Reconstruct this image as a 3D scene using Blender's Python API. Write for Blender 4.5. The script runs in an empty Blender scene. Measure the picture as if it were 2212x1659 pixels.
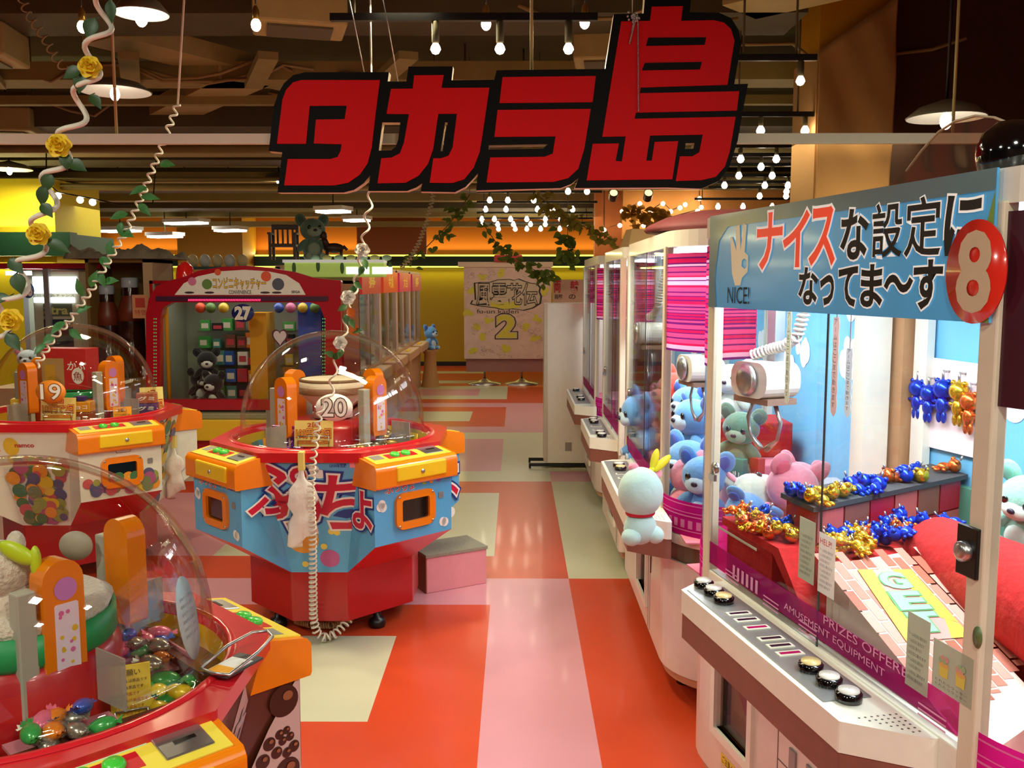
import bpy, math, random
from mathutils import Vector, Matrix
from mathutils.geometry import tessellate_polygon
random.seed(7)
S = bpy.context.scene
COL = S.collection
PI = math.pi
V = Vector

# ---------------------------------------------------------------- camera
FPX, CX, CY, CAMH = 2000.0, 1106.0, 829.5, 1.7275
PITCH = math.atan((829.5 - 613.5) / FPX)
YAW = math.atan((1115 - 1106) / FPX * math.cos(PITCH))
FW = V((-math.sin(YAW) * math.cos(PITCH), math.cos(YAW) * math.cos(PITCH), -math.sin(PITCH)))
RT = V((math.cos(YAW), math.sin(YAW), 0))
UP = RT.cross(FW)
CAM = V((0, 0, CAMH))
cd = bpy.data.cameras.new('camera')
cam = bpy.data.objects.new('camera', cd)
COL.objects.link(cam)
cd.sensor_width = 36
cd.lens = 36 * FPX / 2212
cd.clip_start = 0.05
m = Matrix((RT, UP, -FW)).transposed().to_4x4()
m.translation = CAM
cam.matrix_world = m
S.camera = cam


# surveying: where the sight line of a photo pixel meets a plane of the hall
def ray(x, y):
    return FW + RT * ((x - CX) / FPX) - UP * ((y - CY) / FPX)


def atY(x, y, Y):
    r = ray(x, y)
    return CAM + r * (Y / r.y)


def atZ(x, y, z):
    r = ray(x, y)
    return CAM + r * ((z - CAMH) / r.z)


def onP(x, y, o, n):
    r = ray(x, y)
    return CAM + r * ((V(o) - CAM).dot(n) / r.dot(n))


# ---------------------------------------------------------------- world, lamps, exposure
w = bpy.data.worlds.new('hall_air')
S.world = w
w.use_nodes = True
bg = w.node_tree.nodes['Background']
bg.inputs[0].default_value = (0.96, 0.95, 0.66, 1)
bg.inputs[1].default_value = 0.17
S.view_settings.view_transform = 'Standard'
S.view_settings.look = 'None'
S.view_settings.gamma = 1
S.view_settings.use_curve_mapping = False
S.view_settings.exposure = 0.0
S.cycles.transparent_max_bounces = 40
S.cycles.max_bounces = 8
S.cycles.diffuse_bounces = 3
S.cycles.caustics_reflective = False
S.cycles.caustics_refractive = False
S.cycles.sample_clamp_indirect = 4


def area(name, loc, sx, sy, power, col, rot=(0, 0, 0), spread=PI):
    l = bpy.data.lights.new(name, 'AREA')
    l.shape = 'RECTANGLE'
    l.size, l.size_y = sx, sy
    l.energy, l.color, l.spread = power, col, spread
    o = bpy.data.objects.new(name, l)
    COL.objects.link(o)
    o.location, o.rotation_euler = loc, rot
    return o


WARM = (1.0, 0.87, 0.57)
NEUT = (0.98, 1.0, 0.86)
COOL = (0.88, 0.94, 1.0)
# hall lamps: the dish lamps hung under the open ceiling (their bodies are built with the ceiling)
DISHES = [(-0.47, 4.1, 3.0, .17), (-1.8, 4.6, 3.02, .13), (-2.62, 6.2, 2.98, .23), (-5.6, 10.4, 2.99, .24), (-2.9, 11.5, 3.0, .2),
          (.5, .1, 3.0, .2), (-1.7, .5, 3.0, .2), (-1.4, -1.4, 3.0, .2), (1.6, -1.2, 3.0, .2), (2.6, .6, 3.0, .2), (2.26, 5.0, 2.6, .2), (-3.6, 2.4, 3.0, .2)]  # this row is added to light the hall front and right wall
for i, (x, y, z, r) in enumerate(DISHES):
    near = y < 3.0
    area('dish_lamp_light', (x, y, z - .1), r * 1.4, r * 1.4, 36 if near else 24, NEUT if near else WARM)
# light of the bulb rails over the aisle
area('bulb_rail_light', (0.0, 4.0, 2.66), 1.2, .2, 30, WARM)
area('bulb_rail_light', (2.1, 7.0, 2.66), 1.0, 2.4, 26, WARM)
area('bulb_rail_light', (0.3, 12.8, 2.66), 1.8, 4.0, 36, WARM)
# tube lamps at the back left
area('tube_lamp_light', (-4.3, 13.5, 2.68), 2.6, 4.0, 55, (1, .97, .88))


# ---------------------------------------------------------------- materials
def lin(c):
    return tuple(((v / 255) / 12.92 if v / 255 <= .04045 else ((v / 255 + .055) / 1.055) ** 2.4) for v in c)


MATS = {}


def M(name, rgb, rough=.5, metal=0, emit=0, var=.06, scale=25, coat=0, bump=0, sheen=0, spec=.5):
    if name in MATS:
        return MATS[name]
    mt = bpy.data.materials.new(name)
    mt.use_nodes = True
    nt = mt.node_tree
    b = nt.nodes['Principled BSDF']
    c = lin(rgb)
    tc = nt.nodes.new('ShaderNodeTexCoord')
    nz = nt.nodes.new('ShaderNodeTexNoise')
    nz.inputs['Scale'].default_value = scale
    nz.inputs['Detail'].default_value = 3
    nt.links.new(tc.outputs['Object'], nz.inputs['Vector'])
    mx = nt.nodes.new('ShaderNodeMix')
    mx.data_type = 'RGBA'
    mx.inputs['A'].default_value = tuple(v * (1 - var) for v in c) + (1,)
    mx.inputs['B'].default_value = tuple(min(1, v * (1 + var)) for v in c) + (1,)
    nt.links.new(nz.outputs['Fac'], mx.inputs['Factor'])
    nt.links.new(mx.outputs['Result'], b.inputs['Base Color'])
    b.inputs['Roughness'].default_value = rough
    b.inputs['Metallic'].default_value = metal
    b.inputs['Specular IOR Level'].default_value = spec
    if coat:
        b.inputs['Coat Weight'].default_value = coat
        b.inputs['Coat Roughness'].default_value = .08
    if sheen:
        b.inputs['Sheen Weight'].default_value = sheen
    if emit:
        nt.links.new(mx.outputs['Result'], b.inputs['Emission Color'])
        b.inputs['Emission Strength'].default_value = emit
    if bump:
        bp = nt.nodes.new('ShaderNodeBump')
        bp.inputs['Strength'].default_value = bump
        bp.inputs['Distance'].default_value = .01
        nt.links.new(nz.outputs['Fac'], bp.inputs['Height'])
        nt.links.new(bp.outputs['Normal'], b.inputs['Normal'])
    MATS[name] = mt
    return mt


def GLASS(name, tint=(1, 1, 1), refl=.9, base=.03, rough=.02, haze=0, hazecol=(.8, .85, .9)):
    if name in MATS:
        return MATS[name]
    mt = bpy.data.materials.new(name)
    mt.use_nodes = True
    nt = mt.node_tree
    nt.nodes.remove(nt.nodes['Principled BSDF'])
    out = nt.nodes['Material Output']
    tr = nt.nodes.new('ShaderNodeBsdfTransparent')
    tr.inputs[0].default_value = tint + (1,)
    gl = nt.nodes.new('ShaderNodeBsdfGlossy')
    gl.inputs['Roughness'].default_value = rough
    lw = nt.nodes.new('ShaderNodeLayerWeight')
    lw.inputs[0].default_value = .05
    mr = nt.nodes.new('ShaderNodeMapRange')
    mr.inputs['To Min'].default_value = base
    mr.inputs['To Max'].default_value = refl
    nt.links.new(lw.outputs['Fresnel'], mr.inputs['Value'])
    mx = nt.nodes.new('ShaderNodeMixShader')
    nt.links.new(mr.outputs['Result'], mx.inputs[0])
    nt.links.new(tr.outputs[0], mx.inputs[1])
    nt.links.new(gl.outputs[0], mx.inputs[2])
    last = mx
    if haze:
        df = nt.nodes.new('ShaderNodeBsdfDiffuse')
        df.inputs[0].default_value = hazecol + (1,)
        m2 = nt.nodes.new('ShaderNodeMixShader')
        m2.inputs[0].default_value = haze
        nt.links.new(mx.outputs[0], m2.inputs[1])
        nt.links.new(df.outputs[0], m2.inputs[2])
        last = m2
    nt.links.new(last.outputs[0], out.inputs[0])
    MATS[name] = mt
    return mt


def THIN(name, rgb, trans=.5):
    """thin printed paper or film: light from behind shows through"""
    if name in MATS:
        return MATS[name]
    mt = bpy.data.materials.new(name)
    mt.use_nodes = True
    nt = mt.node_tree
    nt.nodes.remove(nt.nodes['Principled BSDF'])
    c = lin(rgb) + (1,)
    tc = nt.nodes.new('ShaderNodeTexCoord')
    nz = nt.nodes.new('ShaderNodeTexNoise')
    nz.inputs['Scale'].default_value = 30
    nt.links.new(tc.outputs['Object'], nz.inputs['Vector'])
    mc = nt.nodes.new('ShaderNodeMix')
    mc.data_type = 'RGBA'
    mc.inputs['A'].default_value = tuple(v * .95 for v in c[:3]) + (1,)
    mc.inputs['B'].default_value = tuple(min(1, v * 1.05) for v in c[:3]) + (1,)
    nt.links.new(nz.outputs['Fac'], mc.inputs['Factor'])
    df = nt.nodes.new('ShaderNodeBsdfDiffuse')
    tl = nt.nodes.new('ShaderNodeBsdfTranslucent')
    nt.links.new(mc.outputs['Result'], df.inputs[0])
    nt.links.new(mc.outputs['Result'], tl.inputs[0])
    mx = nt.nodes.new('ShaderNodeMixShader')
    mx.inputs[0].default_value = trans
    nt.links.new(df.outputs[0], mx.inputs[1])
    nt.links.new(tl.outputs[0], mx.inputs[2])
    nt.links.new(mx.outputs[0], nt.nodes['Material Output'].inputs[0])
    MATS[name] = mt
    return mt


def EMIT(name, rgb, strength):
    if name in MATS:
        return MATS[name]
    mt = bpy.data.materials.new(name)
    mt.use_nodes = True
    nt = mt.node_tree
    b = nt.nodes['Principled BSDF']
    b.inputs['Base Color'].default_value = lin(rgb) + (1,)
    b.inputs['Emission Color'].default_value = lin(rgb) + (1,)
    b.inputs['Emission Strength'].default_value = strength
    MATS[name] = mt
    return mt


red = M('red_plastic', (205, 30, 40), .28, coat=.4)
deepred = M('deep_red_plastic', (180, 22, 30), .32, coat=.3)
orange = M('orange_plastic', (240, 130, 10), .25, coat=.5)
yellow = M('yellow_plastic', (245, 200, 30), .3, coat=.3)
white = M('white_plastic', (230, 229, 214), .35, coat=.2)
cream = M('cream_metal', (214, 204, 180), .4)
grey = M('grey_metal', (150, 150, 146), .4, .3)
steel = M('brushed_steel', (190, 190, 188), .28, .9)
black = M('black_plastic', (16, 15, 15), .35)
blackgloss = M('black_gloss', (8, 8, 9), .08, coat=1)
panelblue = M('sky_blue_print', (90, 175, 225), .35, coat=.2)
navy = M('navy_print', (25, 55, 140), .4)
ink = M('black_ink', (14, 12, 12), .5)
paper = M('white_paper', (240, 238, 230), .6)
paperyellow = M('yellow_paper', (240, 205, 60), .6)
paperorange = M('orange_paper', (240, 165, 30), .6)
green = M('green_button', (70, 200, 60), .3, coat=.5)
leafm = M('leaf_green', (52, 92, 36), .5, var=.3, scale=60)
leafl = M('leaf_light_green', (70, 140, 70), .45, var=.3, scale=60)
ivym = THIN('ivy_green', (104, 122, 56), .4)
brownprint = M('brown_print', (86, 42, 26), .35, coat=.3)
glass = GLASS('cabinet_glass', (.97, .985, .98), .8, .03)
domeglass = GLASS('dome_acrylic', (.96, .945, .92), .6, .085, .006)
magenta = GLASS('magenta_film', (.80, .22, .52), .3, .03, .1, .38, (.50, .03, .24))
amber = GLASS('brown_acrylic', (.85, .72, .62), .5, .05, .03, .06, (.6, .4, .3))
gold = M('gold_foil', (225, 180, 50), .22, .85)
bluefoil = M('blue_foil', (35, 70, 210), .22, .7)
copper = M('copper_foil', (225, 110, 50), .22, .8)


# ---------------------------------------------------------------- mesh builder
WM = {}


class MB:
    def __init__(s):
        s.v, s.f, s.mi, s.sm = [], [], [], []

    def add(s, vs, fs, m=0, smooth=False):
        n = len(s.v)
        s.v += [V(p) for p in vs]
        for f in fs:
            s.f.append([i + n for i in f])
            s.mi.append(m)
            s.sm.append(smooth)
        return s

    def box(s, x0, x1, y0, y1, z0, z1, m=0):
        return s.add([(x0, y0, z0), (x1, y0, z0), (x1, y1, z0), (x0, y1, z0), (x0, y0, z1), (x1, y0, z1), (x1, y1, z1), (x0, y1, z1)],
                     [(0, 3, 2, 1), (4, 5, 6, 7), (0, 1, 5, 4), (1, 2, 6, 5), (2, 3, 7, 6), (3, 0, 4, 7)], m)

    def obox(s, o, ex, ey, ez, m=0):
        o, ex, ey, ez = V(o), V(ex), V(ey), V(ez)
        return s.add([o, o + ex, o + ex + ey, o + ey, o + ez, o + ex + ez, o + ex + ey + ez, o + ey + ez],
                     [(0, 3, 2, 1), (4, 5, 6, 7), (0, 1, 5, 4), (1, 2, 6, 5), (2, 3, 7, 6), (3, 0, 4, 7)], m)

    def prism(s, polys, o, ex, ey, ez, d0=0, d1=.01, m=0, sides=True, back=True, mside=None):
        """polys: list of 2-D loops (outer then holes)"""
        o, ex, ey, ez = V(o), V(ex), V(ey), V(ez)
        flat = [p for lp in polys for p in lp]
        tri = tessellate_polygon([[V((p[0], p[1], 0)) for p in lp] for lp in polys])
        a = [o + ex * p[0] + ey * p[1] + ez * d1 for p in flat]
        s.add(a, tri, m)
        if back or sides:
            b = [o + ex * p[0] + ey * p[1] + ez * d0 for p in flat]
        if back:
            s.add(b, [t[::-1] for t in tri], m)
        if sides:
            k = 0
            for lp in polys:
                n = len(lp)
                s.add(a[k:k + n] + b[k:k + n], [(i, (i + 1) % n, n + (i + 1) % n, n + i) for i in range(n)], m if mside is None else mside)
                k += n
        return s

    def lathe(s, prof, c=(0, 0, 0), seg=24, m=0, smooth=True, ax=None, a0=0, a1=2 * PI, sx=1, sy=1):
        c = V(c)
        ex, ey, ez = ax if ax else (V((1, 0, 0)), V((0, 1, 0)), V((0, 0, 1)))
        full = abs(a1 - a0 - 2 * PI) < 1e-6
        n = seg if full else seg + 1
        vs = []
        for r, z in prof:
            for i in range(n):
                a = a0 + (a1 - a0) * i / seg
                vs.append(c + ex * (r * math.cos(a) * sx) + ey * (r * math.sin(a) * sy) + ez * z)
        fs = []
        for j in range(len(prof) - 1):
            for i in range(seg):
                k = (i + 1) % n
                fs.append((j * n + i, j * n + k, (j + 1) * n + k, (j + 1) * n + i))
        return s.add(vs, fs, m, smooth)

    def ell(s, c, r, seg=16, rings=10, m=0, R=None):
        if not hasattr(r, '__len__'):
            r = (r, r, r)
        c = V(c)
        vs, fs = [], []
        for j in range(rings + 1):
            t = -PI / 2 + PI * j / rings
            for i in range(seg):
                a = 2 * PI * i / seg
                p = V((r[0] * math.cos(t) * math.cos(a), r[1] * math.cos(t) * math.sin(a), r[2] * math.sin(t)))
                vs.append(c + (R @ p if R else p))
        for j in range(rings):
            for i in range(seg):
                k = (i + 1) % seg
                fs.append((j * seg + i, j * seg + k, (j + 1) * seg + k, (j + 1) * seg + i))
        return s.add(vs, fs, m, True)

    def tube(s, pts, r, seg=8, m=0, closed=False, caps=True):
        pts = [V(p) for p in pts]
        n = len(pts)
        rr = r if hasattr(r, '__len__') else [r] * n
        up = V((0, 0, 1))
        vs = []
        prev = None
        for i in range(n):
            a = pts[(i - 1) % n] if closed else pts[max(i - 1, 0)]
            b = pts[(i + 1) % n] if closed else pts[min(i + 1, n - 1)]
            t = (b - a).normalized()
            if prev is None:
                u = t.cross(up)
                if u.length < .05:
                    u = t.cross(V((1, 0, 0)))
            else:
                u = prev - t * prev.dot(t)
            u.normalize()
            prev = u
            w_ = t.cross(u)
            for k in range(seg):
                an = 2 * PI * k / seg
                vs.append(pts[i] + (u * math.cos(an) + w_ * math.sin(an)) * rr[i])
        fs = []
        for i in range(n if closed else n - 1):
            j = (i + 1) % n
            for k in range(seg):
                l = (k + 1) % seg
                fs.append((i * seg + k, i * seg + l, j * seg + l, j * seg + k))
        if caps and not closed:
            fs.append(tuple(range(seg))[::-1])
            fs.append(tuple((n - 1) * seg + k for k in range(seg)))
        return s.add(vs, fs, m, True)

    def quad(s, a, b, c, d, m=0):
        return s.add([a, b, c, d], [(0, 1, 2, 3)], m)

    def build(s, name, mats, parent=None, world=False, bevel=0, bseg=2, **kw):
        me = bpy.data.meshes.new(name)
        vs = s.v
        pm = WM.get(parent.name) if parent else None
        if world and pm:
            inv = pm.inverted()
            vs = [inv @ p for p in vs]
        me.from_pydata([tuple(p) for p in vs], [], s.f)
        if not hasattr(mats, '__len__'):
            mats = [mats]
        for mt in mats:
            me.materials.append(mt)
        me.polygons.foreach_set('material_index', s.mi)
        me.polygons.foreach_set('use_smooth', s.sm)
        me.update()
        o = bpy.data.objects.new(name, me)
        COL.objects.link(o)
        if parent:
            o.parent = parent
            if pm:
                WM[o.name] = pm
        if bevel:
            md = o.modifiers.new('bevel', 'BEVEL')
            md.width = bevel
            md.segments = bseg
            md.limit_method = 'ANGLE'
            md.angle_limit = math.radians(35)
        for k, v_ in kw.items():
            o[k] = v_
        return o


def thing(name, label, cat, loc=(0, 0, 0), rz=0, group=None, scale=1, rot=None):
    o = bpy.data.objects.new(name, None)
    COL.objects.link(o)
    o.location = loc
    o.rotation_euler = rot if rot else (0, 0, rz)
    o.scale = (scale,) * 3
    o.empty_display_size = .05
    o['label'], o['category'] = label, cat
    if group:
        o['group'] = group
    WM[o.name] = Matrix.LocRotScale(V(loc), o.rotation_euler, V((scale,) * 3))
    return o


def tag(o, label, cat, group=None):
    o['label'], o['category'] = label, cat
    if group:
        o['group'] = group
    return o


def struct(mb, name, mats, **kw):
    o = mb.build(name, mats, **kw)
    o['kind'] = 'structure'
    return o


def dup(root, loc, rz=0, label=None, rot=None, scale=None):
    r = root.copy()
    COL.objects.link(r)
    r.location = loc
    r.rotation_euler = rot if rot else (0, 0, rz)
    if scale:
        r.scale = (scale,) * 3
    if label:
        r['label'] = label
    for ch in root.children:
        c = ch.copy()
        COL.objects.link(c)
        c.parent = r
        for g in ch.children:
            d = g.copy()
            COL.objects.link(d)
            d.parent = c
    return r


# ---------------------------------------------------------------- lettering
_TX = {}


def glyphs(s, off=0.0):
    k = (s, off)
    if k in _TX:
        return _TX[k]
    c = bpy.data.curves.new('lettering', 'FONT')
    c.body = s
    c.size = 1
    c.resolution_u = 3
    o = bpy.data.objects.new('lettering', c)
    COL.objects.link(o)
    res = []
    for of in ((0, off) if off else (0,)):
        c.offset = of
        dg = bpy.context.evaluated_depsgraph_get()
        me = o.evaluated_get(dg).to_mesh()
        res.append(([tuple(v.co) for v in me.vertices], [tuple(p.vertices) for p in me.polygons]))
        o.evaluated_get(dg).to_mesh_clear()
    bpy.data.objects.remove(o)
    bpy.data.curves.remove(c)
    b = res[0][0]
    bb = (min(p[0] for p in b), max(p[0] for p in b), min(p[1] for p in b), max(p[1] for p in b))
    _TX[k] = (res[-1], bb)
    return _TX[k]


class Frame:
    """a flat face: origin, x, y, normal"""

    def __init__(s, o, ex, ey):
        s.o, s.ex, s.ey = V(o), V(ex).normalized(), V(ey).normalized()
        s.n = s.ex.cross(s.ey).normalized()

    def p(s, u, v, d=0):
        return s.o + s.ex * u + s.ey * v + s.n * d

    def px(s, x, y):
        q = onP(x, y, s.o, s.n) - s.o
        return q.dot(s.ex), q.dot(s.ey)

    def text(s, mb, t, u0, u1, v0, v1, off=0, lift=.001, m=0, skew=0):
        (vs, fs), bb = glyphs(t, off)
        sx, sy = (u1 - u0) / max(bb[1] - bb[0], 1e-6), (v1 - v0) / max(bb[3] - bb[2], 1e-6)
        mb.add([s.p(u0 + (p[0] - bb[0]) * sx + skew * (p[1] - bb[2]) * sy, v0 + (p[1] - bb[2]) * sy, lift) for p in vs], fs, m)

    def textpx(s, mb, t, a, b, **kw):
        """a = lower-left pixel, b = upper-right pixel"""
        (u0, v0), (u1, v1) = s.px(*a), s.px(*b)
        s.text(mb, t, u0, u1, v0, v1, **kw)

    def rect(s, mb, u0, u1, v0, v1, lift=.001, m=0):
        mb.quad(s.p(u0, v0, lift), s.p(u1, v0, lift), s.p(u1, v1, lift), s.p(u0, v1, lift), m)

    def disc(s, mb, u, v, ru, rv=None, lift=.001, m=0, seg=20):
        rv = ru if rv is None else rv
        mb.add([s.p(u + ru * math.cos(2 * PI * i / seg), v + rv * math.sin(2 * PI * i / seg), lift) for i in range(seg)], [tuple(range(seg))], m)

    def poly(s, mb, pts, lift=.001, m=0):
        mb.prism([pts], s.o, s.ex, s.ey, s.n, 0, lift, m, sides=False, back=False)


def frounded(w_, h, r, seg=5):
    pts = []
    for cx, cy, a in ((w_ / 2 - r, h / 2 - r, 0), (-w_ / 2 + r, h / 2 - r, PI / 2), (-w_ / 2 + r, -h / 2 + r, PI), (w_ / 2 - r, -h / 2 + r, 1.5 * PI)):
        for i in range(seg + 1):
            t = a + PI / 2 * i / seg
            pts.append((cx + r * math.cos(t), cy + r * math.sin(t)))
    return pts


def helix(path, rad, turns, steps=14, phase=0.0):
    """points of a coil wound round a poly-line path"""
    path = [V(p) for p in path]
    L = [0]
    for a, b in zip(path, path[1:]):
        L.append(L[-1] + (b - a).length)
    out = []
    n = int(turns * steps)
    for i in range(n + 1):
        d = L[-1] * i / n
        k = max(j for j in range(len(L) - 1) if L[j] <= d + 1e-9)
        f = (d - L[k]) / (L[k + 1] - L[k])
        p = path[k].lerp(path[k + 1], min(f, 1))
        t = (path[k + 1] - path[k]).normalized()
        u = t.cross(V((0, 1, 0.01))).normalized()
        w_ = t.cross(u)
        a = phase + 2 * PI * turns * i / n
        rr = rad(d / L[-1]) if callable(rad) else rad
        out.append(p + (u * math.cos(a) + w_ * math.sin(a)) * rr)
    return out

# ================================================================ the hall
T = .45
FX0, FY0 = -.14, 3.508
orangefl = M('orange_vinyl', (208, 72, 36), .32, var=.07, scale=6, coat=.15)
pinkfl = M('pink_vinyl', (214, 148, 160), .32, var=.05, scale=6, coat=.15)
creamfl = M('cream_vinyl', (204, 202, 172), .32, var=.05, scale=6, coat=.15)


def tile(c, q):
    O, P_, K = 0, 1, 2
    if q <= -1:
        return P_ if c == 1 else O
    if q <= 1:
        return K if c <= -1 else O if c == 0 else P_ if c == 1 else O
    if q == 2:
        return P_ if c == 1 else O
    if q == 3:
        return P_ if c <= 1 else O
    if q == 4:
        return O if c <= 1 else K
    if q <= 8:
        return P_ if c <= -4 else K if c <= 0 else O if c == 1 else K
    if q == 9:
        return O if c <= 1 else K
    if q == 10:
        return K if c <= 1 else P_
    if q <= 14:
        return P_ if c <= 0 else K
    if q == 15:
        return K
    if q == 16:
        return P_
    if q == 17:
        return O if c <= 0 else P_
    if q <= 19:
        return K if c <= -1 else O if c == 0 else P_
    if q == 20:
        return O if c <= 0 else P_
    if q == 21:
        return P_
    if q == 22:
        return O
    if q <= 26:
        return (P_ if q in (24, 25) else K) if c <= -1 else K if c == 0 else O
    return K if q % 4 == 0 and c < 0 else O


mb = MB()
for ci in range(-20, 16):
    for qi in range(-14, 38):
        x, y = FX0 + T * (ci - 1), FY0 + T * qi
        mb.quad((x, y, 0), (x + T, y, 0), (x + T, y + T, 0), (x, y + T, 0), tile(ci, qi))
struct(mb, 'floor', [orangefl, pinkfl, creamfl])

XL, XR, YB, YF, ZC = -9.0, 6.3, 19.6, -2.6, 3.9
wallyellow = M('yellow_wall_paint', (190, 165, 20), .6)
wallorange = M('orange_wall_paint', (196, 112, 22), .6)
walldark = M('dark_brown_wall', (72, 44, 26), .7, var=.15, scale=3)
railgreen = M('dark_green_trim', (18, 62, 38), .5)
ceilm = M('brown_ceiling', (112, 104, 62), .8, var=.2, scale=4)
beamm = M('beam_brown', (154, 138, 82), .7, var=.2, scale=5)  # paler than the dark beams, lamplight put into the colour
beamd = M('dark_beam', (84, 76, 50), .7, var=.2, scale=5)
struct(MB().box(XL - .1, XR + .1, YF - .1, YB + .1, ZC, ZC + .1), 'ceiling', ceilm)
struct(MB().box(XL, XR, YB, YB + .1, 0, 2.12, 0).box(XL, XR, YB, YB + .1, 2.12, ZC, 1), 'wall_back', [wallyellow, wallorange])
struct(MB().box(XL - .1, XL, YF, YB, 0, ZC), 'wall_left', walldark)
struct(MB().box(XR, XR + .1, YF, YB, 0, ZC), 'wall_right', walldark)
struct(MB().box(XL, XR, YF - .1, YF, 0, ZC), 'wall_front', walldark)
struct(MB().box(XL, XR, YB - .02, YB, 0, .09), 'baseboard_back', black)
struct(MB().box(XL, XR, YB - .22, YB, 2.1, 2.3), 'trim_1', railgreen)
cove = EMIT('cove_tube', (235, 235, 90), 2.2)
struct(MB().box(XL, XR, YB - .16, YB - .1, 2.302, 2.335).box(XL, XR, YB - .16, YB - .1, 2.07, 2.098), 'trim_2', cove)
area('cove_light', (-1.5, YB - .12, 2.36), 14, .06, 110, (1, .8, .3), (PI + .5, 0, 0))
area('cove_light', (-1.5, YB - .12, 2.06), 14, .06, 40, (1, .95, .3), (-.5, 0, 0))
# yellow column at the left with its lit green band
struct(MB().box(-7.4, -5.42, 11, 12.2, 0, 2.95), 'pillar_left', M('yellow_column_paint', (225, 200, 25), .6))
struct(MB().box(-7.5, -5.12, 10.72, 10.9, 2.05, 2.32).box(-5.4, -5.3, 10.9, 12.3, 2.05, 2.32), 'trim_3', railgreen)
area('cove_light', (-6.3, 10.93, 2.36), 1.7, .05, 18, (1, .95, .5), (PI + .45, 0, 0))
area('cove_light', (-6.3, 10.93, 2.02), 1.7, .05, 10, (1, .95, .5), (-.45, 0, 0))
# yellow pier on the back wall, brown partition in front of it
struct(MB().box(-6.75, -5.45, 18.6, YB, 0, ZC), 'pillar_back', M('ochre_paint', (178, 130, 20), .6))
struct(MB().box(-3.1, -1.75, 18.2, 18.32, 2.3, 3.3), 'partition_back', M('russet_paint', (150, 82, 20), .6))
# draped pier and dark wall on the right
PXA, PXB = atY(1766, 220, 6.0).x, atY(1913, 220, 6.0).x
struct(MB().box(PXA, PXB, 6.0, 6.45, 0, ZC), 'pillar_right', M('amber_paint', (214, 150, 10), .6))
struct(MB().box(PXB, XR, 6.15, 6.3, 0, ZC), 'partition_right', walldark)
tanwall = M('tan_wall_paint', (205, 140, 66), .7)
struct(MB().box(1.47, XR, 13, 13.3, 2.35, 3.1, 0).box(1.1, 1.47, 13.1, 13.3, 2.35, 3.1, 1).box(1.1, XR, 13.1, 13.3, 0, 2.35, 1),
       'partition_rear', [tanwall, M('rust_wall_paint', (176, 98, 38), .7)])
# open ceiling: beams, ducts, pipes
mb = MB()
for y, z0, h, d in ((4.9, 3.27, .18, .25), (6.9, 3.2, .13, .3), (7.5, 3.14, .07, .08), (9.6, 3.05, .2, .3), (11.6, 2.98, .12, .2),
                    (12.4, 3.0, .06, .5), (14.2, 2.98, .15, .25), (16.4, 2.9, .55, .3), (17.6, 2.8, .1, .2)):
    mb.box(XL, XR if y > 6.5 else 1.7, y, y + d, z0, z0 + h)
struct(mb, 'beam', beamm)
mb = MB()
for y, z0, h, d in ((5.6, 3.3, .15, .5), (8.3, 3.1, .3, .55), (10.5, 3.1, .3, .6), (13.2, 3.05, .3, .6), (15.2, 2.95, .3, .8)):
    mb.box(XL, XR if y > 6.5 else 1.7, y, y + d, z0, z0 + h)
struct(mb, 'beam', beamd)
mb = MB()
for a, b in (((-6.2, 7.6, 3.28), (-3.2, 4.6, 3.28)), ((-2.7, 6.2, 3.3), (-1.2, 8.6, 3.3)), ((-4.4, 10.2, 3.2), (-2.0, 7.0, 3.2)),
             ((1.3, 5.6, 3.3), (3.4, 3.6, 3.3)), ((2.2, 9.5, 3.1), (4.2, 7.2, 3.1))):
    a, b = V(a), V(b)
    t = (b - a).normalized()
    n = V((t.y, -t.x, 0)) * .19
    mb.obox(a - n, b - a, n * 2, V((0, 0, .12)))
struct(mb, 'beam', M('tan_duct', (182, 162, 102), .6, var=.2, scale=6))
for k, x in enumerate((-3.9, -2.9, -2.0, -1.1)):
    struct(MB().obox((x, 7.0, 3.16), (.35, -.9, 0), (.12, .04, 0), (0, 0, .05)), 'beam', beamm)
o = MB().tube([(-8.9, 8.9, 3.0), (XR, 8.9, 3.0)], .045, 10).build('ceiling_pipe', beamm)
tag(o, 'tan water pipe running across under the ceiling left of the red sign', 'pipe', 'pipes under the ceiling')
o = MB().tube([(-8.9, 11.2, 2.88), (XR, 11.2, 2.88)], .04, 10).tube([(-8.9, 11.2, 2.97), (XR, 11.2, 2.97)], .025, 10).build('ceiling_pipe', beamm)
tag(o, 'pair of thin tan pipes under the ceiling at the level of the sign foot', 'pipe', 'pipes under the ceiling')

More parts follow.
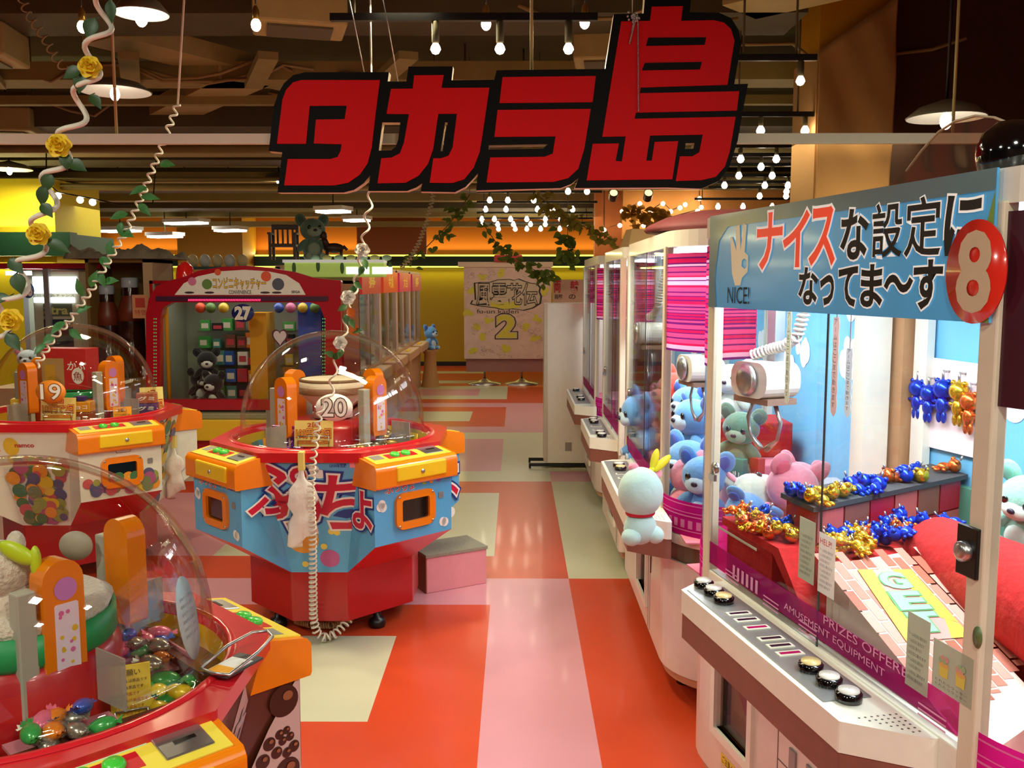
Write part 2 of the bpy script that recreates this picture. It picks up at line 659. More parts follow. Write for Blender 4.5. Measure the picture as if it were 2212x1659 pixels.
rnd = random.Random(31)
for k in range(9):
    x0, y0 = rnd.uniform(-5, 1.5), rnd.uniform(5.2, 9)
    mb = MB()
    p = V((x0, y0, 3.3))
    pts = [p]
    for i in range(7):
        p = p + V((rnd.uniform(.1, .4), rnd.uniform(-.12, .12), 0))
        p.z = 3.3 - rnd.uniform(0, .14)
        pts.append(p.copy())
    mb.tube(pts, .012, 6)
    o = mb.build('ceiling_cable', M('cable_tan', (150, 124, 76), .6))
    tag(o, 'loose tan cable sagging between the ceiling beams', 'cable', 'loose cables under the ceiling')
    for q in (pts[0], pts[-1], pts[3]):
        pass
for x, y, sx, sy, z in ((-1.2, 5.3, .5, .35, 3.12), (-3.4, 5.9, .6, .4, 3.1), (.6, 6.2, .45, .3, 3.15), (-.2, 8.8, .7, .4, 3.0), (-4.5, 8.4, .5, .5, 3.05), (2.7, 7.0, .5, .4, 3.1)):
    t = thing('ceiling_unit', 'boxy tan duct unit hung under the open ceiling', 'duct', (x, y, z), rnd.uniform(-.3, .3), 'duct units under the ceiling')
    MB().box(-sx / 2, sx / 2, -sy / 2, sy / 2, 0, .2).build('housing', M('tan_duct', (182, 162, 102), .6, var=.2, scale=6), t, bevel=.015)
    MB().box(-sx * .35, sx * .35, -sy * .35, sy * .35, -.012, 0).build('grille', M('duct_grille', (96, 84, 60), .6), t)
    MB().tube([(-sx * .4, 0, .2), (-sx * .4, 0, ZC - z)], .01, 6).tube([(sx * .4, 0, .2), (sx * .4, 0, ZC - z)], .01, 6).build('hanger', M('zinc_rod', (170, 160, 110), .35, .7), t)

# ---------------------------------------------------------------- dish lamps
dishout = M('dish_enamel', (120, 112, 95), .4)
dishin = M('dish_inside', (240, 236, 220), .35)
bulbE = EMIT('lamp_glow', (255, 246, 230), 22)
bulbW = EMIT('warm_bulb_glow', (255, 234, 204), 24)
DL = ['round dish lamp just above the top edge of the red sign', 'small dish lamp with bare bulb at the upper left, left of the sign',
      'wide dish lamp beside the twisted white cord with yellow roses', 'dish lamp low at the far left edge above the yellow column',
      'dish lamp half hidden behind the left end of the red sign']
for i, (x, y, z, r) in enumerate(DISHES):
    t = thing('dish_lamp', DL[i] if i < 5 else 'round dish lamp added over the front and right of the hall', 'lamp', (x, y, z), 0, 'round dish lamps')
    MB().lathe([(.02, .09), (.05, .08), (r * .7, .05), (r, 0), (r * .98, -.006)], seg=32).build('shade', dishout, t)
    MB().lathe([(r * .98, -.006), (r * .68, .035), (.04, .06), (.001, .062)], seg=32).build('reflector', dishin, t)
    MB().ell((0, 0, -.02), (.03, .03, .045)).build('bulb', bulbE, t)
    MB().tube([(0, 0, .08), (0, 0, ZC - z)], .008).build('stem', black, t)

# ---------------------------------------------------------------- tube lamps
tubeE = EMIT('tube_glow', (255, 252, 244), 9)
tubes = [((130, 480), (195, 490)), ((355, 476), (450, 490)), ((465, 494), (530, 504)), ((215, 495), (305, 505)), ((320, 507), (393, 517)),
         ((132, 510), (178, 516)), ((685, 450), (755, 466)), ((745, 470), (797, 484))]
TLb = ['nearest the yellow column', 'brightest of the left group', 'right end of the left group', 'behind the leafy cord', 'lowest of the left group',
       'just above the green band of the column', 'nearer of the pair above the green plush', 'farther of the pair above the green plush']
for i, (a, b) in enumerate(tubes):
    ym = (a[1] + b[1]) / 2
    Y = (2.78 - CAMH) * 2000 / (613.5 - ym)
    Y = min(Y, 16.2) - (1.3 if i == 0 else 0)
    p = atY((a[0] + b[0]) / 2, ym, Y)
    ln = (b[0] - a[0]) / 2000 * Y
    t = thing('tube_lamp', 'white tube ceiling lamp ' + TLb[i], 'lamp', p, -.35, 'tube ceiling lamps')
    MB().box(-ln / 2, ln / 2, -.16, .16, .02, .08).build('housing', white, t)
    MB().box(-ln / 2 + .02, ln / 2 - .02, -.13, .13, -.012, .02).build('diffuser', tubeE, t)
    MB().tube([(0, 0, .08), (0, 0, ZC - p.z)], .01).build('stem', beamd, t)

# ---------------------------------------------------------------- rails with bare bulbs
rows = [(4.02, 2.835, [941, 1080, 1228], 106, (715, 1290)), (4.66, 2.82, [1729], 175, (1560, 1762)),
        (6.0, 2.83, [1643, 1739], 283, (1560, 1756)), (7.55, 2.83, [1600, 1677], 344, (1560, 1756)), (8.1, 2.83, [1644, 1720], 361, (1570, 1756)),
        (8.75, 2.83, [1596, 1668], 380, (1550, 1752)), (9.6, 2.83, [1565, 1652, 1702], 401, (1540, 1750)),
        (10.2, 2.83, [1227, 1268, 1699], 414, (1200, 1750)), (10.9, 2.83, [1641, 1698], 424, (1530, 1750)),
        (11.3, 2.83, [1058, 1097, 1153], 433, (1030, 1300)), (12.3, 2.85, [1551, 1605, 1668], 447, (1500, 1750)),
        (12.8, 2.83, [1049, 1093, 1161, 1194, 1237], 453, (1030, 1290)), (14.6, 2.83, [1041, 1068, 1103, 1138, 1178, 1211], 474, (1030, 1280)),
        (15.8, 2.83, [1042, 1075, 1109, 1146, 1178, 1223], 485, (1030, 1280)), (16.2, 2.76, [1077, 1113, 1138, 1168, 1209], 495, (1030, 1270))]
RLb = ['nearest bulb rail, crossing behind the red sign', 'bulb rail by the draped pier with one bare bulb', 'upper two-bulb rail right of the sign',
       'two-bulb rail right of the sign, second from the top', 'two-bulb rail right of the sign, third from the top', 'two-bulb rail just right of the sign foot',
       'three-bulb rail at the level of the sign foot', 'long bulb rail passing under the sign foot', 'two-bulb rail low on the right beside the pier',
       'nearest rail of the bulb cluster over the aisle', 'lowest bulb rail on the right, above the claw cabinets', 'second rail of the bulb cluster over the aisle',
       'third rail of the bulb cluster over the aisle', 'fourth rail of the bulb cluster over the aisle', 'lowest rail of the bulb cluster over the aisle']
for (Y, rz_, xs, yb, ext), lb in zip(rows, RLb):
    p0, p1 = atY(ext[0], yb, Y), atY(ext[1], yb, Y)
    z = p0.z
    zr = max(z + .09, rz_) if Y < 5 else z + .1
    t = thing('light_rail', 'black ' + lb, 'light rail', (p0.x, Y, zr), 0, 'black rails with bare bulbs')
    MB().box(0, p1.x - p0.x, -.015, .015, -.012, .018).build('track', black, t)
    r = .022 if Y < 5 else .021 + .0011 * Y
    for x in xs:
        q = atY(x, yb, Y)
        dx, dz = q.x - p0.x, q.z - zr
        if Y < 12:
            MB().lathe([(.012, -.012), (.016, -.015), (.016, dz + r * 1.3), (.012, dz + r)], (dx, 0, 0), 10).build('socket', beamd, t)
        MB().lathe([(.001, -r), (r * .6, -r * .8), (r, -.1 * r), (r * .85, r * .45), (r * .45, r * 1.1), (r * .35, r * 1.4)], (dx, 0, dz), 12).build('bulb', bulbW, t)
    for x in (.1, p1.x - p0.x - .1):
        MB().tube([(x, 0, .018), (x, 0, ZC - zr)], .006).build('hanger', beamd, t)
for x, y, lb in ((178, 58, 'behind the green leaf at the upper left'), (553, 54, 'alone between the left dish lamp and the sign'), (1050, 52, 'above the rail, left one behind the sign'),
                 (1263, 49, 'above the rail, right one by the sign top')):
    p = atY(x, y, 4.6)
    t = thing('hanging_bulb', 'bare lit bulb in a brass socket ' + lb, 'bulb', p, 0, 'single hanging bulbs')
    MB().ell((0, 0, 0), (.024, .024, .03), 12, 8).build('bulb', bulbW, t)
    MB().lathe([(.014, .025), (.018, .03), (.016, .07), (.006, .09)], seg=10).build('socket', M('brass', (170, 130, 60), .3, .8), t)
    MB().tube([(0, 0, .08), (0, 0, ZC - p.z)], .004).build('flex', black, t)
# festoon over the far right display
pts = [(1305, 497), (1339, 487), (1344, 457), (1382, 440), (1386, 472), (1390, 487), (1405, 457), (1432, 440), (1449, 457), (1469, 449), (1480, 442), (1418, 480),
       (1507, 456), (1515, 448), (1511, 429)]
t = thing('fairy_lights', 'white fairy lights on the tan bulkhead above the far claw cabinets', 'fairy lights', atY(1305, 497, 12.9))
MB().tube([atY(1305, 330, 12.88)] + [atY(x, y - 3, 12.88) for x, y in pts] + [atY(1511, 330, 12.88)], .006).build('cable', black, t, True)
for x, y in pts:
    MB().ell(atY(x, y, 12.84), .03, 10, 6).build('bulb', bulbW, t, True)
pts = [(100, 400), (125, 423), (173, 432), (200, 437), (260, 450), (330, 447)]
t = thing('fairy_lights', 'drooping cable with three lit bulbs beside the yellow column', 'fairy lights', atY(100, 400, 9.5))
MB().tube([atY(100, 250, 9.5)] + [atY(x, y - 8, 9.5) for x, y in pts] + [atY(345, 250, 9.5)], .007).build('cable', black, t, True)
for x, y in pts[1:4]:
    MB().ell(atY(x, y, 9.5), .034, 10, 6).build('bulb', bulbW, t, True)
for x, lb in ((1325, 'turned down, left of the other'), (1400, 'facing the hall, right of the other')):
    p = atY(x, 421, 11.9)
    t = thing('spotlight', 'black can spotlight under the sign foot ' + lb, 'spotlight', p, 0, 'black can spotlights')
    MB().lathe([(.02, .1), (.055, .08), (.06, -.05)], seg=16, ax=(V((1, 0, 0)), V((0, .5, .86)), V((0, .86, -.5)))).build('housing', black, t)
    MB().lathe([(.001, -.045), (.05, -.045)], seg=16, ax=(V((1, 0, 0)), V((0, .5, .86)), V((0, .86, -.5)))).build('lens', EMIT('spot_glow', (255, 235, 170), 1.5), t)
    MB().tube([(0, .05, 0), (0, .05, ZC - p.z)], .012).build('bracket', black, t)

# ---------------------------------------------------------------- hanging rail and the red sign
YS = 3.3
pL, pR = atY(-60, 301, YS + .12), atY(2160, 290, YS + .12)
t = thing('hanging_rail', 'long white metal rail hung level behind the red sign', 'rail', (0, YS + .12, pL.z))
zc = pL.z
MB().box(pL.x, pR.x, -.012, .012, -.018, .018).build('rail', M('white_metal', (226, 214, 190), .4), t)
for x in (248, 1148, 2062):
    q = atY(x, 200, YS + .12)
    MB().tube([(q.x, 0, .018), (q.x, 0, ZC - zc)], .006).build('rod', M('zinc_rod', (170, 160, 110), .35, .7), t)
s = .25317
A = lambda pts: [(550 + x * s, y * s) for x, y in pts]
B = lambda pts: [(1100 + x * s, y * s) for x, y in pts]
board = A([(430, 617), (330, 640), (250, 710), (200, 800), (165, 900), (120, 1290), (235, 1300), (195, 1643), (760, 1643), (850, 1620), (930, 1565), (985, 1500), (970, 1630),
           (1300, 1630), (1380, 1600), (1430, 1565), (1415, 1635), (1710, 1640), (1800, 1595), (1880, 1510), (1905, 1480), (1890, 1625)]) + \
    B([(200, 1612), (440, 1605), (530, 1570), (590, 1520), (560, 1605), (1350, 1600), (1640, 1610), (1790, 1545), (1880, 1420), (1950, 1200), (1990, 960), (2038, 715), (1920, 718),
       (1980, 370), (1960, 260), (1895, 155), (1790, 108), (1540, 105), (1556, -60), (1160, -60), (1147, 115), (893, 120), (820, 588), (0, 598)]) + \
    A([(2065, 600), (2045, 680), (1680, 685), (1693, 566), (1313, 568), (1295, 695), (1135, 695), (1147, 615)])
holes = [A([(1090, 1045), (1060, 1285), (1165, 1283), (1205, 1250), (1225, 1190), (1243, 1045)]), A([(1625, 1045), (1587, 1290), (1605, 1290), (1648, 1045)]),
         [(1056, 314), (1056, 323), (1173, 321), (1183.5, 311.5)], B([(1505, 1222), (1500, 1272), (1570, 1268), (1580, 1220)])]
reds = [A([(400, 685), (1070, 685), (1035, 960), (1000, 1260), (965, 1395), (900, 1490), (800, 1560), (680, 1583), (255, 1583), (285, 1358), (650, 1358), (710, 1340), (735, 1290),
           (745, 1232), (507, 1225), (525, 1022), (770, 1018), (788, 903), (472, 905), (440, 1228), (193, 1228), (240, 850), (270, 770), (330, 705)]),
        A([(1165, 760), (1350, 758), (1362, 645), (1615, 642), (1595, 752), (2003, 750), (1945, 1150), (1920, 1300), (1870, 1430), (1790, 1530), (1690, 1562), (1495, 1560), (1525, 1352),
           (1590, 1352), (1655, 1330), (1690, 1260), (1727, 972), (1568, 972), (1525, 1270), (1480, 1400), (1400, 1500), (1290, 1560), (1050, 1565), (1082, 1352), (1170, 1345),
           (1240, 1310), (1275, 1220), (1318, 975), (1127, 972)]),
        [(1085.5, 167), (1287, 164.6), (1280, 221), (1079, 223)],
        [(1075, 238), (1276, 235.5), (1262, 321.5), (1249, 365), (1227, 385), (1196, 393), (1051, 394.5), (1059, 340.5), (1176, 339), (1194, 332), (1200, 295), (1068, 296)],
        B([(955, 185), (1200, 180), (1215, 60), (1480, 55), (1465, 180), (1745, 175), (1830, 195), (1890, 250), (1920, 350), (1905, 440), (1860, 725), (1122, 748), (1112, 797),
           (1960, 780), (1940, 945), (1080, 962), (1068, 1015), (1930, 997), (1880, 1290), (1840, 1420), (1760, 1510), (1640, 1538), (1420, 1545), (1455, 1335), (1560, 1335),
           (1620, 1300), (1650, 1150), (1200, 1158), (1168, 1372), (1215, 1372), (1240, 1212), (1440, 1205), (1390, 1530), (660, 1540), (712, 1228), (935, 1225), (907, 1375),
           (960, 1378), (993, 1165), (793, 1168)])]
slots = [B([(1185, 325), (1678, 322), (1665, 385), (1165, 395)]), B([(1155, 540), (1640, 532), (1625, 595), (1130, 603)])]


def wpts(pl, Y):
    return [(atY(x, y, Y).x, atY(x, y, Y).z) for x, y in pl]


t = thing('hanging_sign', 'big black cut-out sign with red lettering hung over the aisle', 'sign', (0, YS, 2.0))
EX, EZ, EN = V((1, 0, 0)), V((0, 0, 1)), V((0, -1, 0))
MB().prism([wpts(board, YS)] + [wpts(h, YS) for h in holes], (0, YS, 0), EX, EZ, EN, -.05, 0, 0, mside=1).build('board', [M('sign_black', (12, 9, 8), .5, spec=.12), M('sign_edge', (226, 205, 170), .5)], t, True)
for r_ in reds:
    MB().prism([wpts(r_, YS)], (0, YS, 0), EX, EZ, EN, 0, .004).build('letter', M('sign_red', (232, 22, 30), .5, var=.03, spec=.1), t, True)
MB().prism([wpts(slots[0], YS)], (0, YS, 0), EX, EZ, EN, 0, .006).prism([wpts(slots[1], YS)], (0, YS, 0), EX, EZ, EN, 0, .006).build('letter_bar', M('sign_black', (12, 9, 8), .5, spec=.12), t, True)
for a, b in (((755, 0), (790, 172)), ((828, 0), (860, 176)), ((1366, -30), (1366, 35))):
    p, q = atY(*a, YS + .02), atY(*b, YS + .01)
    MB().tube([p + (p - q) * 1.5, q], .0018, 6).build('wire', steel, t, True)
# bead chain hooked over the last letter
t = thing('bead_chain', 'thin bead chain knotted over the top of the last red letter', 'chain', atY(1372, 36, YS - .02))
mb = MB()
for a, b, n in (((1370, 42), (1360, 94), 20), ((1360, 94), (1372, 46), 18), ((1378, 42), (1379, 242), 70)):
    for i in range(n):
        f = i / n
        mb.ell(atY(a[0] + (b[0] - a[0]) * f, a[1] + (b[1] - a[1]) * f, YS - .012), .0028, 6, 4)
for i in range(26):
    mb.ell(atY(1372 + random.gauss(0, 8), 37 + random.gauss(0, 6), YS - .016), .005, 6, 4)
mb.build('beads', steel, t, True)

# ================================================================ dome candy machines
trayyellow = M('tray_yellow', (225, 175, 30), .4)
pinkclear = GLASS('pink_acrylic', (.95, .55, .6), .4, .06, .05, .6, (.78, .34, .40))
clearshelf = GLASS('clear_acrylic', (.96, .96, .96), .6, .06)
R2 = math.sqrt(.5)


def octo(e, c):
    return [(-c, -e), (c, -e), (e, -c), (e, c), (c, e), (-c, e), (-e, c), (-e, -c)]


def diag(k):
    """outward normal and tangent of console k (0 = right front, then anticlockwise)"""
    a = -PI / 4 + k * PI / 2
    return V((math.cos(a), math.sin(a), 0)), V((-math.sin(a), math.cos(a), 0))


def dome_machine(label, loc, scale, side, boxm, face_print, number, topper, arms, red_=red):
    t = thing('candy_dome_machine', label, 'arcade machine', loc, 0, None, scale)
    MB().prism([octo(.42, .135)], (0, 0, 0), (1, 0, 0), (0, 1, 0), (0, 0, 1), .09, .335).build('base', deepred, t, bevel=.008)
    for sx, sy in ((-.25, -.25), (.25, -.25), (.25, .25), (-.25, .25)):
        MB().lathe([(.001, 0), (.04, 0), (.045, .02), (.04, .045), (.02, .05), (.02, .1)], (sx, sy, 0), 14).build('foot', black, t)
    # body shell between base and rim
    b, u = octo(.42, .135), octo(.56, .235)
    mb = MB()
    for i in range(8):
        j = (i + 1) % 8
        mb.quad((*b[i], .335), (*b[j], .335), (*u[j], .92), (*u[i], .92), 0)
    mb.build('body', side, t)
    # rim with the round opening
    ring = [(.505 * math.cos(2 * PI * i / 48), .505 * math.sin(2 * PI * i / 48)) for i in range(48)]
    MB().prism([octo(.575, .24), ring], (0, 0, 0), (1, 0, 0), (0, 1, 0), (0, 0, 1), .905, .95).build('rim', red_, t, bevel=.012)
    MB().lathe([(.528, .951), (.522, .957), (.51, .958), (.503, .95), (.497, .925)], seg=48).build('inner_ring', red_, t)
    MB().lathe([(.497, .925), (.495, .80)], seg=48).build('tray_wall', trayyellow, t)
    MB().lathe([(.001, .80), (.495, .80), (.495, .806), (.001, .806)], seg=48).build('tray', trayyellow, t)
    MB().lathe([(.24, .806), (.24, 1.0), (.21, 1.03), (.001, 1.035)], seg=32).build('tower', deepred, t)
    prof = [(.508, .953), (.495, .957), (.48, .968), (.472, .99)] + [(.47 * math.cos(a), 1.02 + .47 * math.sin(a)) for a in [i * PI / 2 / 20 for i in range(21)]]
    prof[-1] = (.0005, 1.49)
    MB().lathe(prof, seg=56).build('dome', domeglass, t)
    # four consoles
    for k in range(4):
        n, tg = diag(k)
        up = V((0, 0, 1))
        P_ = lambda d, s_, z: n * d + tg * s_ + up * z
        mb = MB()
        pr = [(.36, .9, .235), (.665, .80, .235), (.665, .52, .232), (.395, .335, .20), (.36, .335, .2)]
        L = [P_(d, -w_, z) for d, z, w_ in pr]
        Rr = [P_(d, w_, z) for d, z, w_ in pr]
        mb.add(L, [(0, 1, 2, 3, 4)], 0).add(Rr, [(4, 3, 2, 1, 0)], 0)
        for i in range(5):
            j = (i + 1) % 5
            mb.add([L[i], Rr[i], Rr[j], L[j]], [(0, 1, 2, 3)], 1 if i == 2 else 0)
        con = mb.build('console', [boxm, red_], t, bevel=.006)
        # moulded control block: sloped orange box, yellow drawer front and top plate
        mb = MB()
        sec = [(.50, .79), (.695, .79), (.70, .80), (.70, .885), (.685, .905), (.50, .94)]
        mb.prism([sec], tg * -.245, n, up, tg, 0, .49)
        cb = mb.build('control_block', orange, t, bevel=.014, bseg=3)
        MB().obox(P_(.69, -.13, .815), tg * .30, n * .018, up * .075).build('drawer', yellow if side is not brownprint else yellow, cb, bevel=.008)
        MB().lathe([(.011, 0), (.011, .004), (.001, .005)], P_(.708, .02, .85), 10, ax=(tg, up, n)).build('lock', steel, cb)
        sl = (V((0, 0, 1)) * 1 + n * .19).normalized()
        dn = (n - up * .19).normalized()
        pl = P_(.515, -.225, .9375)
        fr = Frame(pl, tg, dn * -1)
        mb = MB()
        mb.obox(pl, tg * .45, dn * .165, sl * .004, 0)
        mb.obox(pl + dn * .075 + tg * .1, tg * .17, dn * .055, sl * .0055, 1)
        mb.obox(pl + dn * .015 + tg * .02, tg * .28, dn * .05, sl * .0055, 2)
        mb.obox(pl + dn * .07 + tg * .02, tg * .06, dn * .05, sl * .0055, 3)
        tx = MB()
        fr.text(tx, 'むきをあわせて', .03, .28, -.05, -.02, lift=.0065)
        mb.v += tx.v
        nb = len(mb.v) - len(tx.v)
        mb.f += [[i + nb for i in f] for f in tx.f]
        mb.mi += [4] * len(tx.f)
        mb.sm += tx.sm
        mb.build('top_plate', [M('top_plate_yellow', (240, 215, 70), .35), red, M('pale_green_print', (200, 225, 175), .4), grey, ink], cb)
        for bx in (.15, .215):
            MB().lathe([(.024, .004), (.024, .014), (.018, .02), (.001, .022)], pl + tg * bx + dn * .10, 14, ax=(tg, dn * -1, sl)).build('push_button', green, cb)
        MB().obox(pl + tg * .31 + dn * .05, tg * .11, dn * .09, sl * .008).build('coin_plate', steel, cb, bevel=.003)
        MB().obox(pl + tg * .345 + dn * .09, tg * .05, dn * .012, sl * .0095).build('coin_slot', black, cb)
        # prize door
        o_ = P_(.666, 0, .665)
        if side is not brownprint:
            a, h = frounded(.235, .175, .045), frounded(.165, .105, .012)
            MB().prism([a, h], o_, tg, up, n, -.002, .016).build('door_frame', orange, con, bevel=.005)
            MB().prism([h], o_, tg, up, n, -.001, .002).build('prize_door', blackgloss, con)
            mb = MB()
            for sx in (-.1, .1):
                for sz in (-.07, .07):
                    mb.lathe([(.006, .016), (.006, .0185), (.001, .019)], o_ + tg * sx + up * sz, 8, ax=(tg, up, n))
            mb.build('screw', steel, con)
        MB().prism([frounded(.03, .03, .004)], o_ + tg * .165 + up * .04, tg, up, n, -.001, .003).build('coin_return', grey, con)
        if face_print:
            face_print(con, Frame(P_(.6655, 0, .66), tg, up), k)
    # crane arms at the four consoles
    for k in range(4):
        a, ar = arms[k]
        n, tg = V((math.cos(a), math.sin(a), 0)), V((-math.sin(a), math.cos(a), 0))
        c = n * ar
        arm = MB()
        pts = [(-.045, 0), (.045, 0), (.05, .03), (.05, .25)] + [(.05 * math.cos(q * PI / 10), .25 + .05 * math.sin(q * PI / 10)) for q in range(1, 10)] + [(-.05, .25), (-.05, .03)]
        up = V((0, 0, 1))
        arm.prism([pts], c + up * .97, tg, up, n, -.03, .03)
        ao = arm.build('crane_arm', orange, t, bevel=.012, bseg=3)
        fr = Frame(c + up * .97 + n * .031, tg, up)
        dm = MB()
        fr.disc(dm, .004, .23, .028, m=0)
        dm.prism([[(x + .004, y + .11) for x, y in frounded(.058, .17, .006)]], fr.o, tg, up, n, 0, .0015, 1)
        for i in range(12):
            fr.disc(dm, .004 + random.uniform(-.02, .02), .11 + random.uniform(-.075, .075), random.uniform(.004, .009), lift=.002, m=2 + i % 2, seg=10)
        dm.build('arm_sticker', [M('lilac_print', (205, 130, 200), .4), M('pale_pink_print', (240, 220, 235), .4), M('pink_dot', (225, 110, 165), .4), M('yellow_dot', (235, 190, 50), .4)], ao)
        MB().obox(c + tg * (.06 if k == 1 else -.105) - n * .02 + up * .90, tg * .045, n * .04, up * .31).build('arm_rail', M('rail_grey', (176, 174, 158), .4), t, bevel=.004)
        MB().obox(c + tg * .01 - n * .012 + up * .87, tg * .028, n * .026, up * .12).build('arm_slide', M('rail_grey', (176, 174, 158), .4), t, bevel=.003)
        MB().obox(c + n * .05 + tg * .06 + up * .91, tg * .005, n * .12, up * .13).build('scoop_plate', GLASS('grey_scoop', (.75, .73, .68), .4, .08, .1, .5, (.5, .48, .42)), t)
    # pink acrylic shelf over the tray
    for k in range(4):
        n, tg = diag(k)
        MB().obox(n * .25 - tg * .12 + V((0, 0, .87)), tg * .24, n * .15, V((0, 0, .008))).obox(n * .397 - tg * .12 + V((0, 0, .87)), tg * .24, n * .006, V((0, 0, .03))).build('shelf', pinkclear, t)
    if topper:
        topper(t)
    return t


# --- wrapped candies: one of each colour, then copies
CANDY = []


def candy(colname, rgb, metal):
    mt = M('candy_' + colname, rgb, .25, metal, var=.2, scale=90, coat=.4)
    t = thing('wrapped_candy', 'x', 'candy')
    body = MB().ell((0, 0, .015), (.027, .018, .015), 12, 8).build('sweet', mt, t)
    mb = MB()
    for s_ in (-1, 1):
        vs = [(s_ * .022, 0, .014)]
        for i in range(9):
            a = -PI / 2 + PI * i / 8
            vs.append((s_ * (.036 + .003 * (i % 2)), .012 * math.sin(a), .014 + .009 * math.cos(a) * (1 if i % 2 else .4)))
        mb.add(vs, [(0, i, i + 1) for i in range(1, 9)])
    mb.build('wrapper_end', mt, t)
    return t


CCOL = [('green', (60, 165, 80), .1), ('blue', (50, 95, 190), .2), ('pink', (225, 110, 140), .1), ('silver', (170, 165, 150), .7), ('orange', (230, 130, 40), .1),
        ('gold', (190, 160, 90), .7), ('violet', (120, 60, 140), .3), ('yellow', (235, 205, 50), .1)]
used = {}


def put_candies(mach, mname, spots, cols):
    Mw = WM[mach.name]
    for (x, y, z, s_), c in zip(spots, cols):
        key = c
        loc = Mw @ V((x, y, z))
        lb = 'small %s wrapped candy lying under the %s' % (c, mname)
        if key not in used:
            t = candy(*[q for q in CCOL if q[0] == c][0])
            t.location = loc
            used[key] = t
        else:
            t = dup(used[key], loc)
        t.rotation_euler = (random.uniform(-.3, .3), random.uniform(-.3, .3), random.uniform(0, 6.28))
        t.scale = (s_,) * 3
        t['label'] = lb
        t['group'] = '%s candies under the %s' % (c, mname)


# --- the prints of the three machines
def print_blue(con, fr, k):
    mb = MB()
    fr.text(mb, 'ぷっちょ', -.17, .0, .1, .145, off=.05, lift=.0015, m=0)
    fr.text(mb, 'ぷっちょ', -.17, .0, .1, .145, off=.01, lift=.0022, m=1)
    for i, c in enumerate((3, 4, 5)):
        fr.disc(mb, .06 + i * .045, .125, .013, lift=.0015, m=c)
    for x, y in ((-.185, .04), (-.2, .045), (-.192, .055), (.175, -.09), (.19, -.095)):
        fr.disc(mb, x, y, .022, lift=.0015, m=0)
    mb.build('print', [paper, M('print_red', (200, 30, 60), .4), navy, M('dot_lime', (170, 210, 60), .4), M('dot_orange', (245, 160, 60), .4), M('dot_violet', (150, 70, 170), .4)], con)


BALLS = [(225, 190, 50), (120, 130, 90), (90, 90, 130), (200, 90, 100), (150, 160, 80), (230, 150, 50), (70, 120, 80), (170, 90, 130)]
BALLM = [M('bubble_print_%s' % n_, c, .4, var=.15, scale=12) for n_, c in zip(('gold', 'olive', 'slate', 'rose', 'lime', 'amber', 'fern', 'mauve'), BALLS)]


def bubble_pile(mb, fr, u0, u1, v0, v1, n, r0, r1, seed, taper=True):
    rnd = random.Random(seed)
    for i in range(n):
        v = v0 + (v1 - v0) * rnd.random() ** 1.4
        r = rnd.uniform(r0, r1)
        hw = min(u1, (.13 + .17 * v) if taper else u1) - r
        u = rnd.uniform(-hw, hw)
        fr.disc(mb, u, v, r, lift=.001 + i * .00012, m=i % 8, seg=16)


def print_white(con, fr, k):
    mb = MB()
    bubble_pile(mb, fr, -.225, .225, -.10, -.02, 40, .018, .038, k, False)
    mb.build('print', BALLM, con)


choc = M('chocolate_print', (62, 30, 20), .35, var=.25, scale=14, coat=.2)
chocl = M('chocolate_shine_print', (150, 92, 56), .35)
chocw = M('cocoa_pale_print', (200, 170, 160), .4)


def print_choc(con, fr, k):
    mb = MB()
    mb.prism([[(x, y) for x, y in frounded(.44, .30, .002)]], fr.o, fr.ex, fr.ey, fr.n, 0, .001, 0, sides=False, back=False)
    fr.poly(mb, [(-.1, -.14), (.2, -.14), (.2, .0), (.05, -.02)], .0013, 2)
    for i, (u, v, r) in enumerate(((-.02, .06, .055), (.10, -.085, .05), (-.10, -.01, .024), (-.06, -.03, .02), (-.13, -.03, .02), (-.03, -.055, .022), (.0, -.03, .018), (-.09, -.05, .018), (.03, -.075, .014),
                                   (.14, .02, .03), (.17, .08, .02), (-.17, -.09, .04), (-.18, .07, .03))):
        fr.disc(mb, u, v, r, lift=.0016 + i * .0001, m=1, seg=22)
        fr.disc(mb, u + r * .25, v + r * .3, r * .35, r * .3, lift=.004 + i * .0001, m=3, seg=14)
    mb.build('print', [brownprint, choc, chocw, chocl], con)


def topper_basket(t):
    MB().lathe([(.001, 1.01), (.215, 1.01), (.23, 1.03), (.23, 1.10), (.22, 1.10), (.21, 1.06), (.001, 1.05)], seg=32).build('basket', M('basket_green', (30, 150, 85), .4), t)
    MB().lathe([(.215, 1.095), (.225, 1.12), (.19, 1.14), (.12, 1.12), (.001, 1.10)], seg=32).build('fleece_pad', M('cream_fur', (215, 200, 180), .95, var=.3, scale=70, bump=1, sheen=.5), t)


def topper_drum(t):
    MB().lathe([(.10, 1.04), (.10, 1.10), (.17, 1.16), (.17, 1.235), (.16, 1.24), (.001, 1.24)], seg=30).build('drum', M('drum_cream', (225, 212, 190), .5), t)
    MB().lathe([(.1705, 1.228), (.1725, 1.24), (.165, 1.243)], seg=30).build('drum_edge', M('drum_cord', (120, 90, 60), .6), t)
    MB().lathe([(.172, 1.165), (.172, 1.2), (.1725, 1.2), (.1725, 1.165)], seg=30).build('drum_band', M('drum_band_brown', (120, 80, 55), .5), t)


def topper_none(t):
    MB().lathe([(.2, 1.04), (.21, 1.08), (.2, 1.085), (.19, 1.05)], seg=28).build('plinth', M('basket_green', (30, 150, 85), .4), t)


